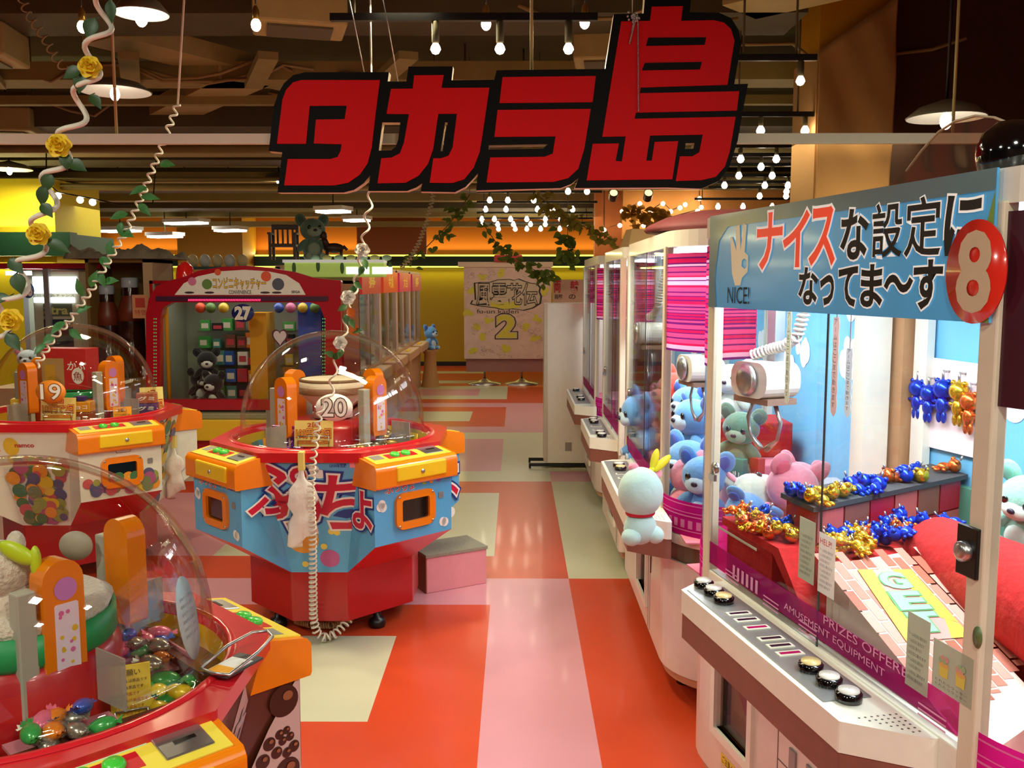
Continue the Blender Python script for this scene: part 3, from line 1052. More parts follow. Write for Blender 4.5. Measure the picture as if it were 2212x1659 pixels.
m20 = dome_machine('blue and red candy dome machine standing in the middle of the aisle', (-.955, 4.79, 0), 1, panelblue, panelblue, print_blue, '20', topper_drum, [(-.6, .3), (.95, .3), (2.5, .3), (-2.25, .3)])
m19 = dome_machine('white candy dome machine with coloured ball print at the back left', (-2.72, 5.66, 0), 1, white, white, print_white, '19', topper_none, [(-.45, .3), (1.1, .3), (2.7, .3), (-2.1, .3)])
mch = dome_machine('red candy dome machine with chocolate ball print in the near left corner', (-1.135, 2.035, 0), .9, brownprint, brownprint, print_choc, '18', topper_basket, [(-.62, .2), (1.05, .32), (2.6, .3), (-2.2, .3)])

# corner prints of the blue machine (facing the camera)
O20 = V((-.955, 4.79, 0))
e = V((0, -.14, .585)).normalized()


def corner(mc, k):
    """frame of the corner panel k: 0 = front, 1 = right"""
    Mw = WM[mc.name]
    a = k * PI / 2
    rot = Matrix.Rotation(a, 3, 'Z')
    return Frame(Mw @ (rot @ V((0, -.42, .335))), (Mw.to_3x3() @ (rot @ V((1, 0, 0)))), (Mw.to_3x3() @ (rot @ V((0, -.14, .585)))))


f20 = corner(m20, 0)
n, tg = diag(3)
fl3 = Frame(O20 + n * .57 + tg * .2365 + V((0, 0, .62)), n * -1, V((0, 0, 1)))
n, tg = diag(0)
fr0 = Frame(O20 + n * .57 - tg * .2365 + V((0, 0, .62)), n, V((0, 0, 1)))
LOGO = [('ぷ', (538, 1118), (658, 1005)), ('っ', (592, 1142), (690, 1066)), ('ち', (684, 1140), (798, 1028)), ('ょ', (764, 1136), (803, 1068))]
LM = [navy, paper, M('logo_red', (205, 24, 62), .35)]
for fr_, which in ((fl3, (0,)), (fr0, (3,))):
    mb = MB()
    for of, mi, lf in ((.08, 0, .002), (.046, 1, .003), (.016, 2, .004)):
        for i in which:
            ch, a, b = LOGO[i]
            fr_.textpx(mb, ch, a, b, off=of, lift=lf, m=mi)
    mb.build('side_print', LM, m20, True)
mb = MB()
for of, mi, lf in ((.08, 0, .002), (.046, 1, .003), (.016, 2, .004)):
    for ch, a, b in LOGO:
        f20.textpx(mb, ch, a, b, off=of, lift=lf, m=mi)
for x, y, r in ((650, 1018, 20), (672, 1014, 17), (690, 1024, 14), (630, 1026, 12)):
    u, v_ = f20.px(x, y)
    f20.disc(mb, u, v_, r * .0022, r * .0016, lift=.001, m=1)
f20.textpx(mb, 'UHA味覚糖', (712, 1010), (748, 1001), off=.01, lift=.001, m=0)
u, v_ = f20.px(761, 1004)
f20.rect(mb, u - .012, u + .012, v_ - .015, v_ + .015, .001, 3)
for x, y, r, mi in ((690, 1205, 0, 0),):
    pass
for i, (x, y, mi) in enumerate(((655, 1165, 4), (713, 1206, 5), (728, 1150, 6), (716, 1148, 6), (660, 1218, 6), (700, 1180, 6))):
    u, v_ = f20.px(x, y)
    f20.disc(mb, u, v_, .075 if mi == 4 else .048 if mi == 5 else .016, lift=.001 + i * .0003, m=mi)
mb.build('corner_print', [navy, paper, M('logo_red', (205, 24, 62), .35), M('pink_print', (240, 150, 175), .4), M('print_orange', (235, 160, 50), .4), M('print_mauve', (190, 90, 150), .4), M('print_lemon', (235, 215, 90), .4)], m20, True)
n, tg = diag(1)
mb = MB()
fsd = Frame(O20 + n * .57 - tg * .2368 + V((0, 0, .64)), n, V((0, 0, 1)))
for of, mi, lf in ((.085, 0, .002), (.05, 1, .003), (.012, 2, .004)):
    fsd.text(mb, 'ょ', -.07, .08, -.09, .12, off=of, lift=lf, m=mi)
for i, (u, v_) in enumerate(((.0, .19), (.03, .2), (.06, .185), (.0, -.17), (.03, -.175))):
    fsd.disc(mb, u, v_, .03, lift=.001, m=1)
mb.build('side_print', [navy, paper, M('logo_red', (205, 24, 62), .35)], m20, True)

# white machine: maker name, balls on its corners
for k in (0, 1):
    fr = corner(m19, k)
    mb = MB()
    if k == 0:
        u, v_ = fr.px(24, 965)
        fr.disc(mb, u, v_, .045, .055, lift=.001, m=0)
        for i in range(9):
            fr.disc(mb, u - .01 + i * .028, v_ - .075 - random.uniform(0, .012), .024, lift=.0012 + i * .0001, m=i % 8)
        fr.textpx(mb, 'namco', (33, 966), (73, 960), off=.03, lift=.0015, m=8)
        bubble_pile(mb, fr, -.3, .3, .04, .40, 95, .022, .046, 3)
    else:
        bubble_pile(mb, fr, -.3, .3, .04, .55, 120, .022, .05, 5)
    mb.build('corner_print', BALLM + [M('maker_red', (190, 40, 60), .4)], m19, True)
n, tg = diag(0)
fr = Frame(V((-2.72, 5.66, 0)) + n * .6665 + V((0, 0, .7)), tg, V((0, 0, 1)))
mb = MB()
a = frounded(.085, .05, .006)
u, v_ = fr.px(266, 968)
mb.prism([[(x + u, y + v_) for x, y in a], [(x * .94 + u, y * .9 + v_) for x, y in a]], fr.o, fr.ex, fr.ey, fr.n, 0, .001, sides=False, back=False)
fr.text(mb, '電気', u - .03, u + .03, v_ - .012, v_ + .012, lift=.001)
mb.build('rating_plate', M('mauve_ink', (110, 70, 90), .5), m19, True)

# chocolate machine: right corner print
fr = corner(mch, 1)
mb = MB()
fr.poly(mb, [(-.1, .02), (.02, .02), (.14, .42), (.06, .5)], .001, 2)
for i in range(9):
    fr.disc(mb, .1 - .02 * (i % 3) - .008 * i, .12 + .035 * i, .018, lift=.002 + i * .0002, m=1)
fr.disc(mb, .0, .12, .1, .12, lift=.0018, m=0)
for of, mi, lf in ((.06, 2, .004), (.0, 3, .0046)):
    fr.text(mb, 'プッカ', -.17, .1, .3, .42, off=of, lift=lf, m=mi, skew=.3)
mb.build('corner_print', [choc, choc, chocw, M('script_pale', (190, 175, 180), .5)], mch, True)

n, tg = diag(1)
Mw = WM[mch.name]
fr = Frame(Mw @ (n * .56 - tg * .2365 + V((0, 0, .56))), n, V((0, 0, 1)))
mb = MB()
fr.poly(mb, [(-.1, -.2), (.09, -.1), (.092, .22), (-.0, .1), (-.06, -.0)], .001, 2)
for i, (u, v, r) in enumerate(((.045, .16, .042), (.05, -.03, .036), (.0, .06, .018), (.03, .075, .013), (.05, .08, .011), (.038, .055, .012), (.06, .06, .012), (.02, .03, .016), (.05, .02, .014), (.07, .03, .016), (-.02, .02, .02), (.0, -.03, .018), (-.03, -.06, .03))):
    fr.disc(mb, u, v, r, lift=.0016 + i * .0001, m=1, seg=22)
    fr.disc(mb, u + r * .25, v + r * .3, r * .35, r * .3, lift=.004 + i * .0001, m=3, seg=14)
mb.build('side_print', [brownprint, choc, chocw, chocl], mch, True)

# ---------------------------------------------------------------- contents of the dome machines
def spots(n, r0, r1, zf, s_, seed, a0=0, a1=2 * PI):
    rnd = random.Random(seed)
    out = []
    for i in range(n):
        a = rnd.uniform(a0, a1)
        r = rnd.uniform(r0, r1)
        out.append((r * math.cos(a), r * math.sin(a), zf(rnd), s_ * rnd.uniform(.85, 1.2)))
    return out


rc = random.Random(11)
on_tray = lambda r: .807 + r.random() * .012
nm = ['green', 'blue', 'pink', 'silver', 'orange', 'yellow']
sp = spots(80, .29, .455, lambda r: .807 + r.random() * .03, 1.3, 1)
put_candies(mch, 'near left dome', sp, [rc.choice(['green', 'green', 'blue', 'blue', 'pink', 'silver', 'orange', 'yellow']) for _ in sp])
# piles on the shelf of the near machine, tops at the shelf height
for k in range(4):
    n, tg = diag(k)
    sp = []
    for i in range(13):
        p = n * rc.uniform(.27, .385) + tg * rc.uniform(-.1, .1)
        sp.append((p.x, p.y, .879 + rc.random() * .03, 1.15))
    put_candies(mch, 'near left dome', sp, [rc.choice(['silver', 'silver', 'blue', 'orange', 'green', 'pink']) for _ in sp])
sp = spots(30, .30, .43, on_tray, 1.3, 2)
put_candies(m20, 'middle dome', sp, [rc.choice(['green', 'violet', 'silver', 'gold', 'pink']) for _ in sp])
for k in (0, 1, 3):
    n, tg = diag(k)
    sp = []
    for i in range(12):
        p = n * rc.uniform(.27, .385) + tg * rc.uniform(-.1, .1)
        sp.append((p.x, p.y, .879 + rc.random() * .035, 1.25))
    put_candies(m20, 'middle dome', sp, [rc.choice(['gold', 'gold', 'silver'] if k != 3 else ['violet', 'pink', 'violet']) for _ in sp])
sp = spots(20, .30, .43, on_tray, 1.3, 4)
put_candies(m19, 'back left dome', sp, [rc.choice(['yellow', 'orange', 'silver', 'green']) for _ in sp])


def price_card(label, p, w_, h, rz, orange_=False, big='100円で2回', tilt=0.12):
    t = thing('price_card', label, 'price card', p, 0, 'price cards in the dome machines', rot=(-tilt, 0, rz))
    fr = Frame((0, -.004, 0), (1, 0, 0), (0, 0, 1))
    MB().box(-w_ / 2, w_ / 2, -.003, .003, 0, h).build('card', (M('card_pale_yellow', (246, 228, 130), .6) if big else paperyellow) if not orange_ else paperorange, t)
    mb = MB()
    if big:
        fr.text(mb, '2回', -w_ * .16, w_ * .16, h * .74, h * .93, off=.02, m=1)
        for of, mi, lf in ((.07, 1, .001), (.0, 2, .002)):
            fr.text(mb, big, -w_ * .45, w_ * .45, h * .33, h * .68, off=of, lift=lf, m=mi)
        fr.rect(mb, -w_ * .42, w_ * .42, h * .1, h * .24, m=3)
        fr.text(mb, 'ボタンを押してね', -w_ * .38, w_ * .38, h * .13, h * .21, lift=.002, m=2)
    else:
        fr.text(mb, 'お願い', -w_ * .25, w_ * .25, h * .84, h * .94, lift=.001, m=0)
        for i in range(7):
            fr.text(mb, 'カプセルは景品です'[i % 3:], -w_ * .42, w_ * (.42 - .1 * (i % 3)), h * (.74 - i * .1), h * (.79 - i * .1), lift=.001, m=0 if i < 2 else 1)
    mb.build('lettering', [ink, M('card_red', (200, 50, 30), .5), paperyellow if not orange_ else paper, M('card_orange', (225, 130, 40), .5)], t)
    mb = MB()
    for sx in (-w_ * .4, w_ * .4):
        mb.tube([(sx, -.012, .05), (sx, -.012, .002), (sx, .03, .002)], .0025, 6)
    mb.tube([(-w_ * .4, -.012, .05), (w_ * .4, -.012, .05)], .0025, 6)
    mb.build('wire_stand', steel, t)
    return t


def inside(x, y, Y):
    return atY(x, y, Y)


p = inside(680, 972, 4.40)
price_card('yellow price card leaning at the front of the middle dome', (p.x, 4.38, .952), .185, .125, 0)
p = inside(590, 970, 4.5)
price_card('small orange notice standing at the left inside the middle dome', (p.x, 4.47, .807), .075, .17, .3, True, None)
p = inside(886, 958, 4.6)
price_card('narrow yellow notice at the right edge inside the middle dome', (p.x, 4.62, .807), .06, .17, -.7, False, None)
p = inside(127, 910, 5.24)
price_card('beige price card below the orange number 19', (p.x, 5.235, .952), .2, .13, 0)
p = inside(256, 900, 5.35)
price_card('small orange notice between the snack boxes and the right crane of the back left dome', (p.x, 5.4, .807), .1, .2, .3, True, None)
p = inside(330, 890, 5.82)
price_card('price card at the right edge of the back left dome', (p.x, 5.82, .807), .14, .27, .5)
q = atZ(286, 1575, .728)
price_card('yellow notice with red writing standing in the near left dome', (q.x, q.y, .728), .085, .15, .45, False, None, .02)

# snack boxes and pouches in the back left and middle domes
def snack_box(label, p, sx, sy, sz, rgb, name, rz, text, group, tcol=(240, 235, 220)):
    t = thing('snack_box', label, 'snack box', p, rz, group)
    MB().box(-sx / 2, sx / 2, -sy / 2, sy / 2, 0, sz).build('carton', M(name, rgb, .4, coat=.2), t, bevel=.003)
    mb = MB()
    fr = Frame((0, -sy / 2, 0), (1, 0, 0), (0, 0, 1))
    if text:
        fr.text(mb, text, -sx * .38, sx * .38, sz * .3, sz * .7, off=.03, lift=.0012)
        mb.build('lettering', M(name + '_ink', tcol, .5), t)
    return t


p = inside(190, 870, 5.40)
for i, (rgb, nm_, lb) in enumerate((((110, 75, 40), 'snack_brown', 'lowest brown'), ((130, 85, 45), 'snack_tan', 'second'), ((150, 75, 35), 'snack_russet', 'third'), ((215, 150, 30), 'snack_amber', 'topmost amber'))):
    snack_box('%s snack box of the stack beside the beige price card' % lb, (p.x, 5.31, .807 + i * .062), .13, .09, .06, rgb, nm_, .05 * (i - 1), 'チョコ', 'snack boxes in the back left dome')
snack_box('tiny violet box on top of the snack box stack', (p.x, 5.31, 1.056), .06, .05, .026, (50, 30, 110), 'snack_violet', 0, '', 'snack boxes in the back left dome')
p = inside(40, 870, 5.4)
for i in range(4):
    snack_box(['bottom', 'second', 'third', 'top'][i] + ' amber snack box of the stack at the far left edge', (p.x, 5.45, .807 + i * .062), .12, .09, .06, (205, 140 + 10 * i, 50), 'snack_honey%s' % 'abcd'[i], .1 * i, 'おかし', 'snack boxes in the back left dome')
p = inside(300, 850, 5.6)
for i in range(4):
    snack_box(['bottom', 'second', 'third', 'top'][i] + ' violet snack box stacked at the right in the white machine', (p.x, 5.72, .807 + i * .062), .12, .09, .06, [(120, 60, 110), (190, 180, 200), (90, 60, 120), (170, 90, 60)][i], 'snack_plum%s' % 'abcd'[i], .1 * i, 'グミ', 'snack boxes in the back left dome')
p = inside(170, 770, 5.66)
t = snack_box('big red and tan carton with a fish emblem inside the back left dome', (-2.72 - .02, 5.66, 1.088), .30, .13, .25, (196, 44, 46), 'carton_red', -.15, '', 'snack boxes in the back left dome')
fr = Frame((0, -.065, 0), (1, 0, 0), (0, 0, 1))
mb = MB()
fr.rect(mb, -.149, .0, .0, .19, .001, 0)
fr.rect(mb, -.13, -.06, .04, .15, .0015, 1)
fr.disc(mb, .09, .085, .04, .05, .001, 2)
fr.text(mb, 'かぷ', .02, .14, .12, .17, off=.02, lift=.0015, m=2, skew=.2)
fr.text(mb, '魚', .06, .12, .055, .11, lift=.002, m=3)
mb.build('carton_print', [M('carton_tan', (185, 150, 95), .5), M('carton_gold', (205, 160, 50), .5), paper, M('carton_dark_red', (150, 30, 30), .5)], t)
p = inside(612, 880, 4.55)
for i in range(4):
    snack_box(['lowest', 'second', 'third', 'topmost'][i] + ' purple candy pouch piled at the left in the middle dome', (p.x + .02 * (i % 2), 4.58, .807 + i * .056), .14, .1, .055, (150 if i % 2 else 90, 30, 110 if i % 2 else 120), 'pouch_purple%s' % 'ab'[i % 2], .2 - .15 * i, 'グレープ', 'purple candy pouches in the middle dome', (235, 150, 210))

# number plates
def number_plate(label, s_, p, w_, h, mt, tm, n_, on):
    t = thing('number_plate', label, 'number plate', p, 0, 'oval number plates')
    MB().lathe([(.001, 0), (w_ / 2, 0), (w_ / 2, .004), (.001, .004)], seg=32, ax=(V((1, 0, 0)), V((0, 0, 1)), V((0, -1, 0))), sy=h / w_).build('plate', mt, t)
    fr = Frame((0, -.0045, 0), (1, 0, 0), (0, 0, 1))
    mb = MB()
    if s_:
        fr.text(mb, s_, -w_ * .33, w_ * .33, -h * .33, h * .33, off=.05, lift=.001, m=0)
        fr.text(mb, s_, -w_ * .33, w_ * .33, -h * .33, h * .33, off=.01, lift=.002, m=1)
        mb.build('number', [tm, n_], t)
    MB().tube([(0, .001, h * .1), (0, on, h * .1)], .004, 6).build('peg', steel, t)
    return t


p = atY(722, 880, 4.32)
number_plate('white oval plate with number 20 on the front of the middle dome', '20', p, .175, .13, paper, M('number_grey', (90, 70, 60), .5), paper, .05)
p = atY(110, 846, 5.2)
number_plate('orange oval plate with number 19 on the back left dome', '19', p, .17, .13, M('orange_oval', (235, 140, 40), .4), M('number_tan', (150, 90, 40), .5), paper, .05)
p = V((-.735, 2.0, .985))
t = thing('notice_disc', 'pale round notice stuck on the right side of the near left dome', 'notice', p, 0, rot=(0, -.15, -.05))
MB().lathe([(.001, 0), (.048, 0), (.048, .002), (.001, .002)], seg=28, ax=(V((0, 1, 0)), V((0, 0, 1)), V((1, 0, 0))), sy=2.0).build('disc', M('pale_blue_paper', (190, 210, 215), .5), t)
mb = MB()
fr = Frame((.003, 0, 0), (0, 1, 0), (0, 0, 1))
for i in range(6):
    fr.text(mb, 'おねがいします', -.03, .03, .045 - i * .017, .053 - i * .017)
mb.build('lettering', M('blue_grey_ink', (110, 120, 140), .5), t)

# steel clip frame with a notice on the near rim
t = thing('clip_board', 'steel wire holder with a small notice on the near dome rim', 'notice holder', atZ(505, 1440, .865), 0, rot=(0, 0, 1.15))
MB().box(-.06, .06, -.035, .035, 0, .006).build('plate', M('dark_clip', (60, 58, 58), .4), t, bevel=.002)
MB().box(-.055, .03, -.03, .03, .0062, .0075, 0).box(-.055, -.02, -.028, .028, .0076, .0082, 1).build('notice', [paper, paperorange], t)
MB().tube([(-.06, -.04, .012), (.03, -.045, .03), (.10, -.03, .04), (.12, 0, .042), (.10, .03, .04), (.03, .045, .03), (-.06, .04, .012), (-.065, 0, .01)], .004, 8, closed=True).build('wire', steel, t)

# fluffy plush on the green basket of the near machine
c = WM[mch.name] @ V((.03, -.05, 1.1))
t = thing('fluffy_plush', 'cream fluffy plush with a lime bow inside the near left dome', 'plush toy', c)
fur = M('cream_fur', (215, 200, 180), .95, var=.3, scale=70, bump=1, sheen=.5)
MB().ell((0, 0, .03), (.12, .11, .07), 24, 14).build('body', fur, t)
MB().ell((-.02, -.04, .12), (.075, .07, .065), 22, 14).build('head', fur, t)
MB().ell((.05, -.08, .17), (.045, .012, .02), 12, 8, R=Matrix.Rotation(.5, 3, 'Y')).ell((.085, -.075, .15), (.012, .012, .035), 10, 8).build('bow', M('lime_satin', (190, 215, 40), .35), t)
MB().ell((-.075, -.02, .16), (.02, .02, .03), 12, 8).ell((.02, -.03, .175), (.02, .02, .03), 12, 8).build('ear', fur, t)
# pink step box and white bag
t = thing('step_box', 'low pink step box with a grey carpet top beside the blue dome machine', 'step', (-.40, 5.24, 0), .52)
MB().box(-.19, .19, -.13, .13, .0, .205, 0).build('box', [M('pink_board', (226, 150, 160), .5)], t, bevel=.004)
MB().box(-.195, -.19, -.13, .13, .0, .205).build('end_board', M('brown_board', (140, 66, 26), .5), t)
MB().box(-.195, .195, -.135, .135, .205, .222).build('carpet_top', M('grey_carpet', (150, 146, 128), .95, var=.3, scale=120, bump=.5), t)


def plastic_bag(label, p, sc):
    t = thing('plastic_bag', label, 'plastic bag', p, 0, 'white knotted bags taped to the dome machines', sc)
    bagm = M('white_plastic_film', (236, 232, 224), .35, var=.1, scale=18, bump=.6)
    rnd = random.Random(4)
    prof = [(.006, 0), (.014, -.03), (.02, -.06), (.055, -.10), (.075, -.16), (.045, -.2), (.06, -.24), (.068, -.33), (.05, -.335), (.001, -.33)]
    mb = MB()
    seg = 22
    vs, fs = [], []
    for r, z in prof:
        for i in range(seg):
            a = 2 * PI * i / seg
            rr = r * (1 + .16 * math.sin(3 * a + z * 30) + rnd.uniform(-.08, .08))
            vs.append((rr * math.cos(a) * .92, rr * math.sin(a) * .3 - .025, z + rnd.uniform(-.006, .006) - .1 * z * math.cos(a)))
    for j in range(len(prof) - 1):
        for i in range(seg):
            k = (i + 1) % seg
            fs.append((j * seg + i, j * seg + k, (j + 1) * seg + k, (j + 1) * seg + i))
    mb.add(vs, fs, 0, True).build('bag', bagm, t)
    MB().box(-.012, .012, -.03, .01, -.02, .06).build('tape', M('masking_tape', (235, 215, 120), .5), t)
    return t


p = f20.p(*f20.px(655, 1000), .02)
plastic_bag('white knotted bag taped to the front of the blue dome machine', p, 1.05)
fr = corner(m19, 1)
p = fr.p(*fr.px(368, 958), .03)
plastic_bag('white knotted bag hanging on the corner of the white dome machine', p, .95)

q = atY(165, 1178, 2.28)
number_plate('grey oval plate seen from behind inside the near left dome', '', q, .085, .075, M('oval_grey', (170, 160, 140), .5), M('number_tan', (150, 90, 40), .5), M('oval_grey', (170, 160, 140), .5), .03)

# ================================================================ crane cabinets (claw machines) on the right
skyblue = M('sky_backdrop', (112, 188, 232), .6, var=.18, scale=3)
cloudw = M('cloud_print', (240, 246, 250), .7)
pinkfab = M('pink_cloth', (226, 130, 150), .85, var=.1, bump=.2)
redfab = M('red_cloth', (178, 18, 16), .9, var=.2, scale=40, bump=.5)
stripeA = THIN('stripe_pink', (226, 70, 120))
whiteglow = EMIT('cabinet_tube_glow', (240, 246, 255), 7)
smoke = M('smoky_band', (98, 84, 66), .35, coat=.3)
bandbrown = M('bumper_brown', (128, 78, 64), .45, var=.15, scale=30)
pinkwhite = M('white_metal_pink_lit', (224, 212, 198), .34, coat=.3)  # white metal, the pinkish cast of the light put into its colour


def arc(cx, cy, r, a0, a1, n=10):
    return [(cx + r * math.cos(a0 + (a1 - a0) * i / n), cy + r * math.sin(a0 + (a1 - a0) * i / n)) for i in range(n + 1)]


def outline(L, r, D, i=0.0):
    return [(-r + i, D - i), (-r + i, r)] + arc(0, r, r - i, PI, 1.5 * PI)[1:] + arc(L, r, r - i, 1.5 * PI, 2 * PI) + [(L + r - i, D - i)]


def claw_cabinet(label, loc, rz, L, r=.3, D=.9, panel=(.15, 1.1), buttons=(), door=None, stripes=True, power=30, dark_near=False):
    t = thing('claw_cabinet', label, 'claw machine', loc, rz, 'claw cabinets of the right hand row')
    X, Y, Z = V((1, 0, 0)), V((0, 1, 0)), V((0, 0, 1))
    O = V((0, 0, 0))
    # body
    if door:
        u0, u1, z0, z1 = door
        o2 = outline(L, r, D)
        mb = MB()
        mb.prism([outline(L, r, D, .14)], O, X, Y, Z, .13, .60)
        n = len(o2)
        for i in range(n):
            a, b = o2[i], o2[(i + 1) % n]
            if abs(a[1]) < 1e-6 and abs(b[1]) < 1e-6:
                mb.prism([[(0, .13), (L, .13), (L, .60), (0, .60)], [(u0, z0), (u0, z1), (u1, z1), (u1, z0)]], O, X, Z, -Y, -.02, 0)
            else:
                mb.quad((*a, .13), (*b, .13), (*b, .60), (*a, .60))
        mb.prism([o2], O, X, Y, Z, .599, .60).prism([o2], O, X, Y, Z, .13, .131)
        mb.build('body', pinkwhite, t)
        h = [(u0, z0), (u0, z1), (u1, z1), (u1, z0)]
        f_ = [(u0 - .028, z0 - .028), (u0 - .028, z1 + .028), (u1 + .028, z1 + .028), (u1 + .028, z0 - .028)]
        fo = MB().prism([f_, h], O, X, Z, -Y, 0, .012).build('prize_door_frame', white, t, bevel=.003)
        MB().box(u0, u1, .05, .06, z0, z1, 0).box(u0, u1, .0, .06, z0 - .005, z0, 1).build('prize_door', [M('poster_gold', (214, 150, 60), .4, var=.3, scale=12), grey], fo)
        MB().box(u0, u1, .012, .016, z0, z1).build('prize_door_pane', GLASS('smoke_pane', (.75, .72, .68), .5, .06), fo)
    else:
        MB().prism([outline(L, r, D)], O, X, Y, Z, .13, .60).build('body', pinkwhite, t, bevel=.004)
    MB().prism([outline(L, r, D, .02)], O, X, Y, Z, .09, .13).build('plinth', M('tan_plinth', (196, 150, 110), .5), t)
    MB().prism([outline(L, r, D, .014)], O, X, Y, Z, .60, .675).build('smoke_band', smoke, t)
    MB().prism([outline(L, r, D)], O, X, Y, Z, .675, .715).build('deck_ring', white, t, bevel=.008)
    for x in (.05, L - .05):
        for y in (.12, D - .12):
            MB().lathe([(.001, 0), (.035, 0), (.035, .03), (.015, .04), (.015, .09)], (x, y, 0), 12).build('caster', black, t)
    # frame
    mb = MB().box(0, L, -.005, .03, .715, .80)
    mb.build('front_rail', white, t, bevel=.004)
    for x in (0, L):
        MB().box(x - .024, x + .024, -.008, .026, .715, 1.88).build('front_post', cream, t, bevel=.004)
    for x in (-r, L + r - .05):
        MB().box(x, x + .05, D - .06, D, .715, 1.88).build('back_post', white, t)
    top = MB().prism([outline(L, r, D)], O, X, Y, Z, 1.875, 1.94)
    top.build('top_cap', white, t, bevel=.01)
    for x in (.1, L - .45):
        MB().box(x, x + .4, .12, .2, 1.85, 1.875).build('tube_light', whiteglow, t)
    MB().box(-r + .01, L + r - .01, D - .03, D - .01, .715, 1.875).build('back_panel', skyblue, t)
    mb = MB()
    fr = Frame((L, D - .031, 1.0), (-1, 0, 0), (0, 0, 1))
    rnd = random.Random(int(L * 100) + 3)
    fr = Frame((0, D - .031, 1.0), (1, 0, 0), (0, 0, 1))
    for i in range(7):
        cx, cz = rnd.uniform(-.2, L + .1), rnd.uniform(.2, .75)
        for j in range(7):
            fr.disc(mb, cx + rnd.uniform(-.1, .1), cz + rnd.uniform(-.04, .04), rnd.uniform(.03, .07), lift=.001 + .0002 * (i * 7 + j) * .2)
    mb.build('cloud_print', cloudw, t)
    MB().box(-r + .01, L + r - .01, .05, D - .04, .715, .72).build('deck', pinkfab, t)
    # glass: two sliding front panes, curved corners, flat ends
    MB().box(.024, L * .55, -.001, .004, .80, 1.875).build('sliding_pane', glass, t)
    MB().box(L * .5, L - .024, .010, .015, .80, 1.875).build('sliding_pane', glass, t)
    MB().box(L * .545, L * .55, -.003, .0, .80, 1.875).build('pane_edge', M('pane_edge_dark', (50, 58, 60), .3), t)
    MB().lathe([(.018, -.012), (.018, .0), (.001, .001)], (.04, -.004, 1.14), 14, ax=(X, Z, -Y)).box(.02, .06, -.012, -.002, 1.10, 1.12).build('pane_lock', steel, t)
    if r > .1:
        for cx, a0, nm in ((0, PI, 'far'), (L, 1.5 * PI, 'near')):
            MB().lathe([(r - .004, .715), (r - .004, 1.875)], (cx, r, 0), 14, a0=a0, a1=a0 + PI / 2).build('corner_pane', glass, t)
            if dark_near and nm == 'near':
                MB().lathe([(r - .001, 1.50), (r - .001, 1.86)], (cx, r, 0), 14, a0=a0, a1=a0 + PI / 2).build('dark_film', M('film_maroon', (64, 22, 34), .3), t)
            elif stripes:
                mb = MB()
                rnd = random.Random(5)
                z = 1.46
                i = 0
                while z < 1.84:
                    h = rnd.choice((.008, .011, .016)) if i % 2 else rnd.choice((.004, .006, .009))
                    mb.lathe([(r - .001, z), (r - .001, z + h)], (cx, r, 0), 14, rnd.choice((0, 0, 2, 3)) if i % 2 else rnd.choice((1, 1, 3)), a0=a0, a1=a0 + PI / 2)
                    z += h
                    i += 1
                mb.build('striped_film', [stripeA, THIN('stripe_plum', (110, 30, 100)), THIN('stripe_pale', (236, 170, 195)), THIN('stripe_crimson', (205, 30, 80))], t)
            mb = MB().lathe([(r, .72), (r, .86)], (cx, r, 0), 14, 0, a0=a0, a1=a0 + PI / 2)
            for z, h in ((.74, .004), (.80, .005), (.815, .003), (.845, .004)):
                mb.lathe([(r + .001, z), (r + .001, z + h)], (cx, r, 0), 14, 1, a0=a0, a1=a0 + PI / 2)
            for i in range(12):
                a = a0 + PI / 2 * (i + .5) / 12
                mb.lathe([(r + .001, .752), (r + .001, .785)], (cx, r, 0), 1, 1, a0=a, a1=a + .07)
            mb.build('check_film', [THIN('magenta_print', (205, 30, 130)), THIN('film_pale_pink', (236, 150, 200))], t)
    MB().box(-r, -r + .004, r, D - .06, .715, 1.875).build('end_pane', glass, t)
    MB().box(L + r - .004, L + r, r, D - .06, .715, 1.875).build('end_pane', glass, t)
    MB().box(.024, L - .024, -.004, -.002, .825, .895).build('magenta_film', magenta, t)
    # control shelf
    p0, p1 = panel
    sh = [(p0, 0), (p0, -.10), (p0 + .05, -.165), (p1 - .05, -.165), (p1 + .06, -.02), (p1 + .06, 0)]
    mb = MB().prism([sh], O, X, Y, Z, .725, .795)
    cs = mb.build('control_shelf', white, t, bevel=.006)
    sh2 = [(p0 + .002, 0), (p0 + .002, -.10), (p0 + .052, -.162), (p1 - .052, -.162), (p1 + .055, -.022), (p1 + .055, 0)]
    MB().prism([sh2], O, X, Y, Z, .645, .725).build('bumper', bandbrown, t, bevel=.004)
    MB().box(p0 + .06, p1 - .14, -.15, -.03, .795, .798).build('button_plate', M('plate_silver', (150, 152, 152), .3, .5), cs)
    for u, kind in buttons:
        if kind in 'wy':
            b_ = MB().lathe([(.03, .798), (.031, .815), (.026, .818), (.001, .818)], (u, -.09, 0), 18).build('push_button', blackgloss, cs)
            MB().lathe([(.024, .8182), (.023, .823), (.001, .824)], (u, -.09, 0), 18).build('button_cap', M('cap_white', (225, 222, 214), .3, coat=.5) if kind == 'w' else M('cap_amber', (226, 204, 140), .3, coat=.5), b_)
        else:
            MB().box(u - .014, u + .014, -.125, -.055, .798, .801, 0).box(u - .006, u + .006, -.118, -.062, .801, .802, 1).build('counter_display', [white, M('display_dark', (40, 16, 44), .2) if kind == 'd' else M('display_magenta', (150, 10, 80), .2, emit=.3)], cs)
    mb = MB()
    for i in range(7):
        for j in range(6):
            u, v_ = p1 - .055 + j * .016, -.115 + i * .015
            if v_ < -.13 + (u - p1 + .06) * 1.0 + .06 * 0 or u - p1 + .05 > (v_ + .165):
                continue
            mb.lathe([(.003, .7955), (.001, .796)], (u, v_, 0), 6)
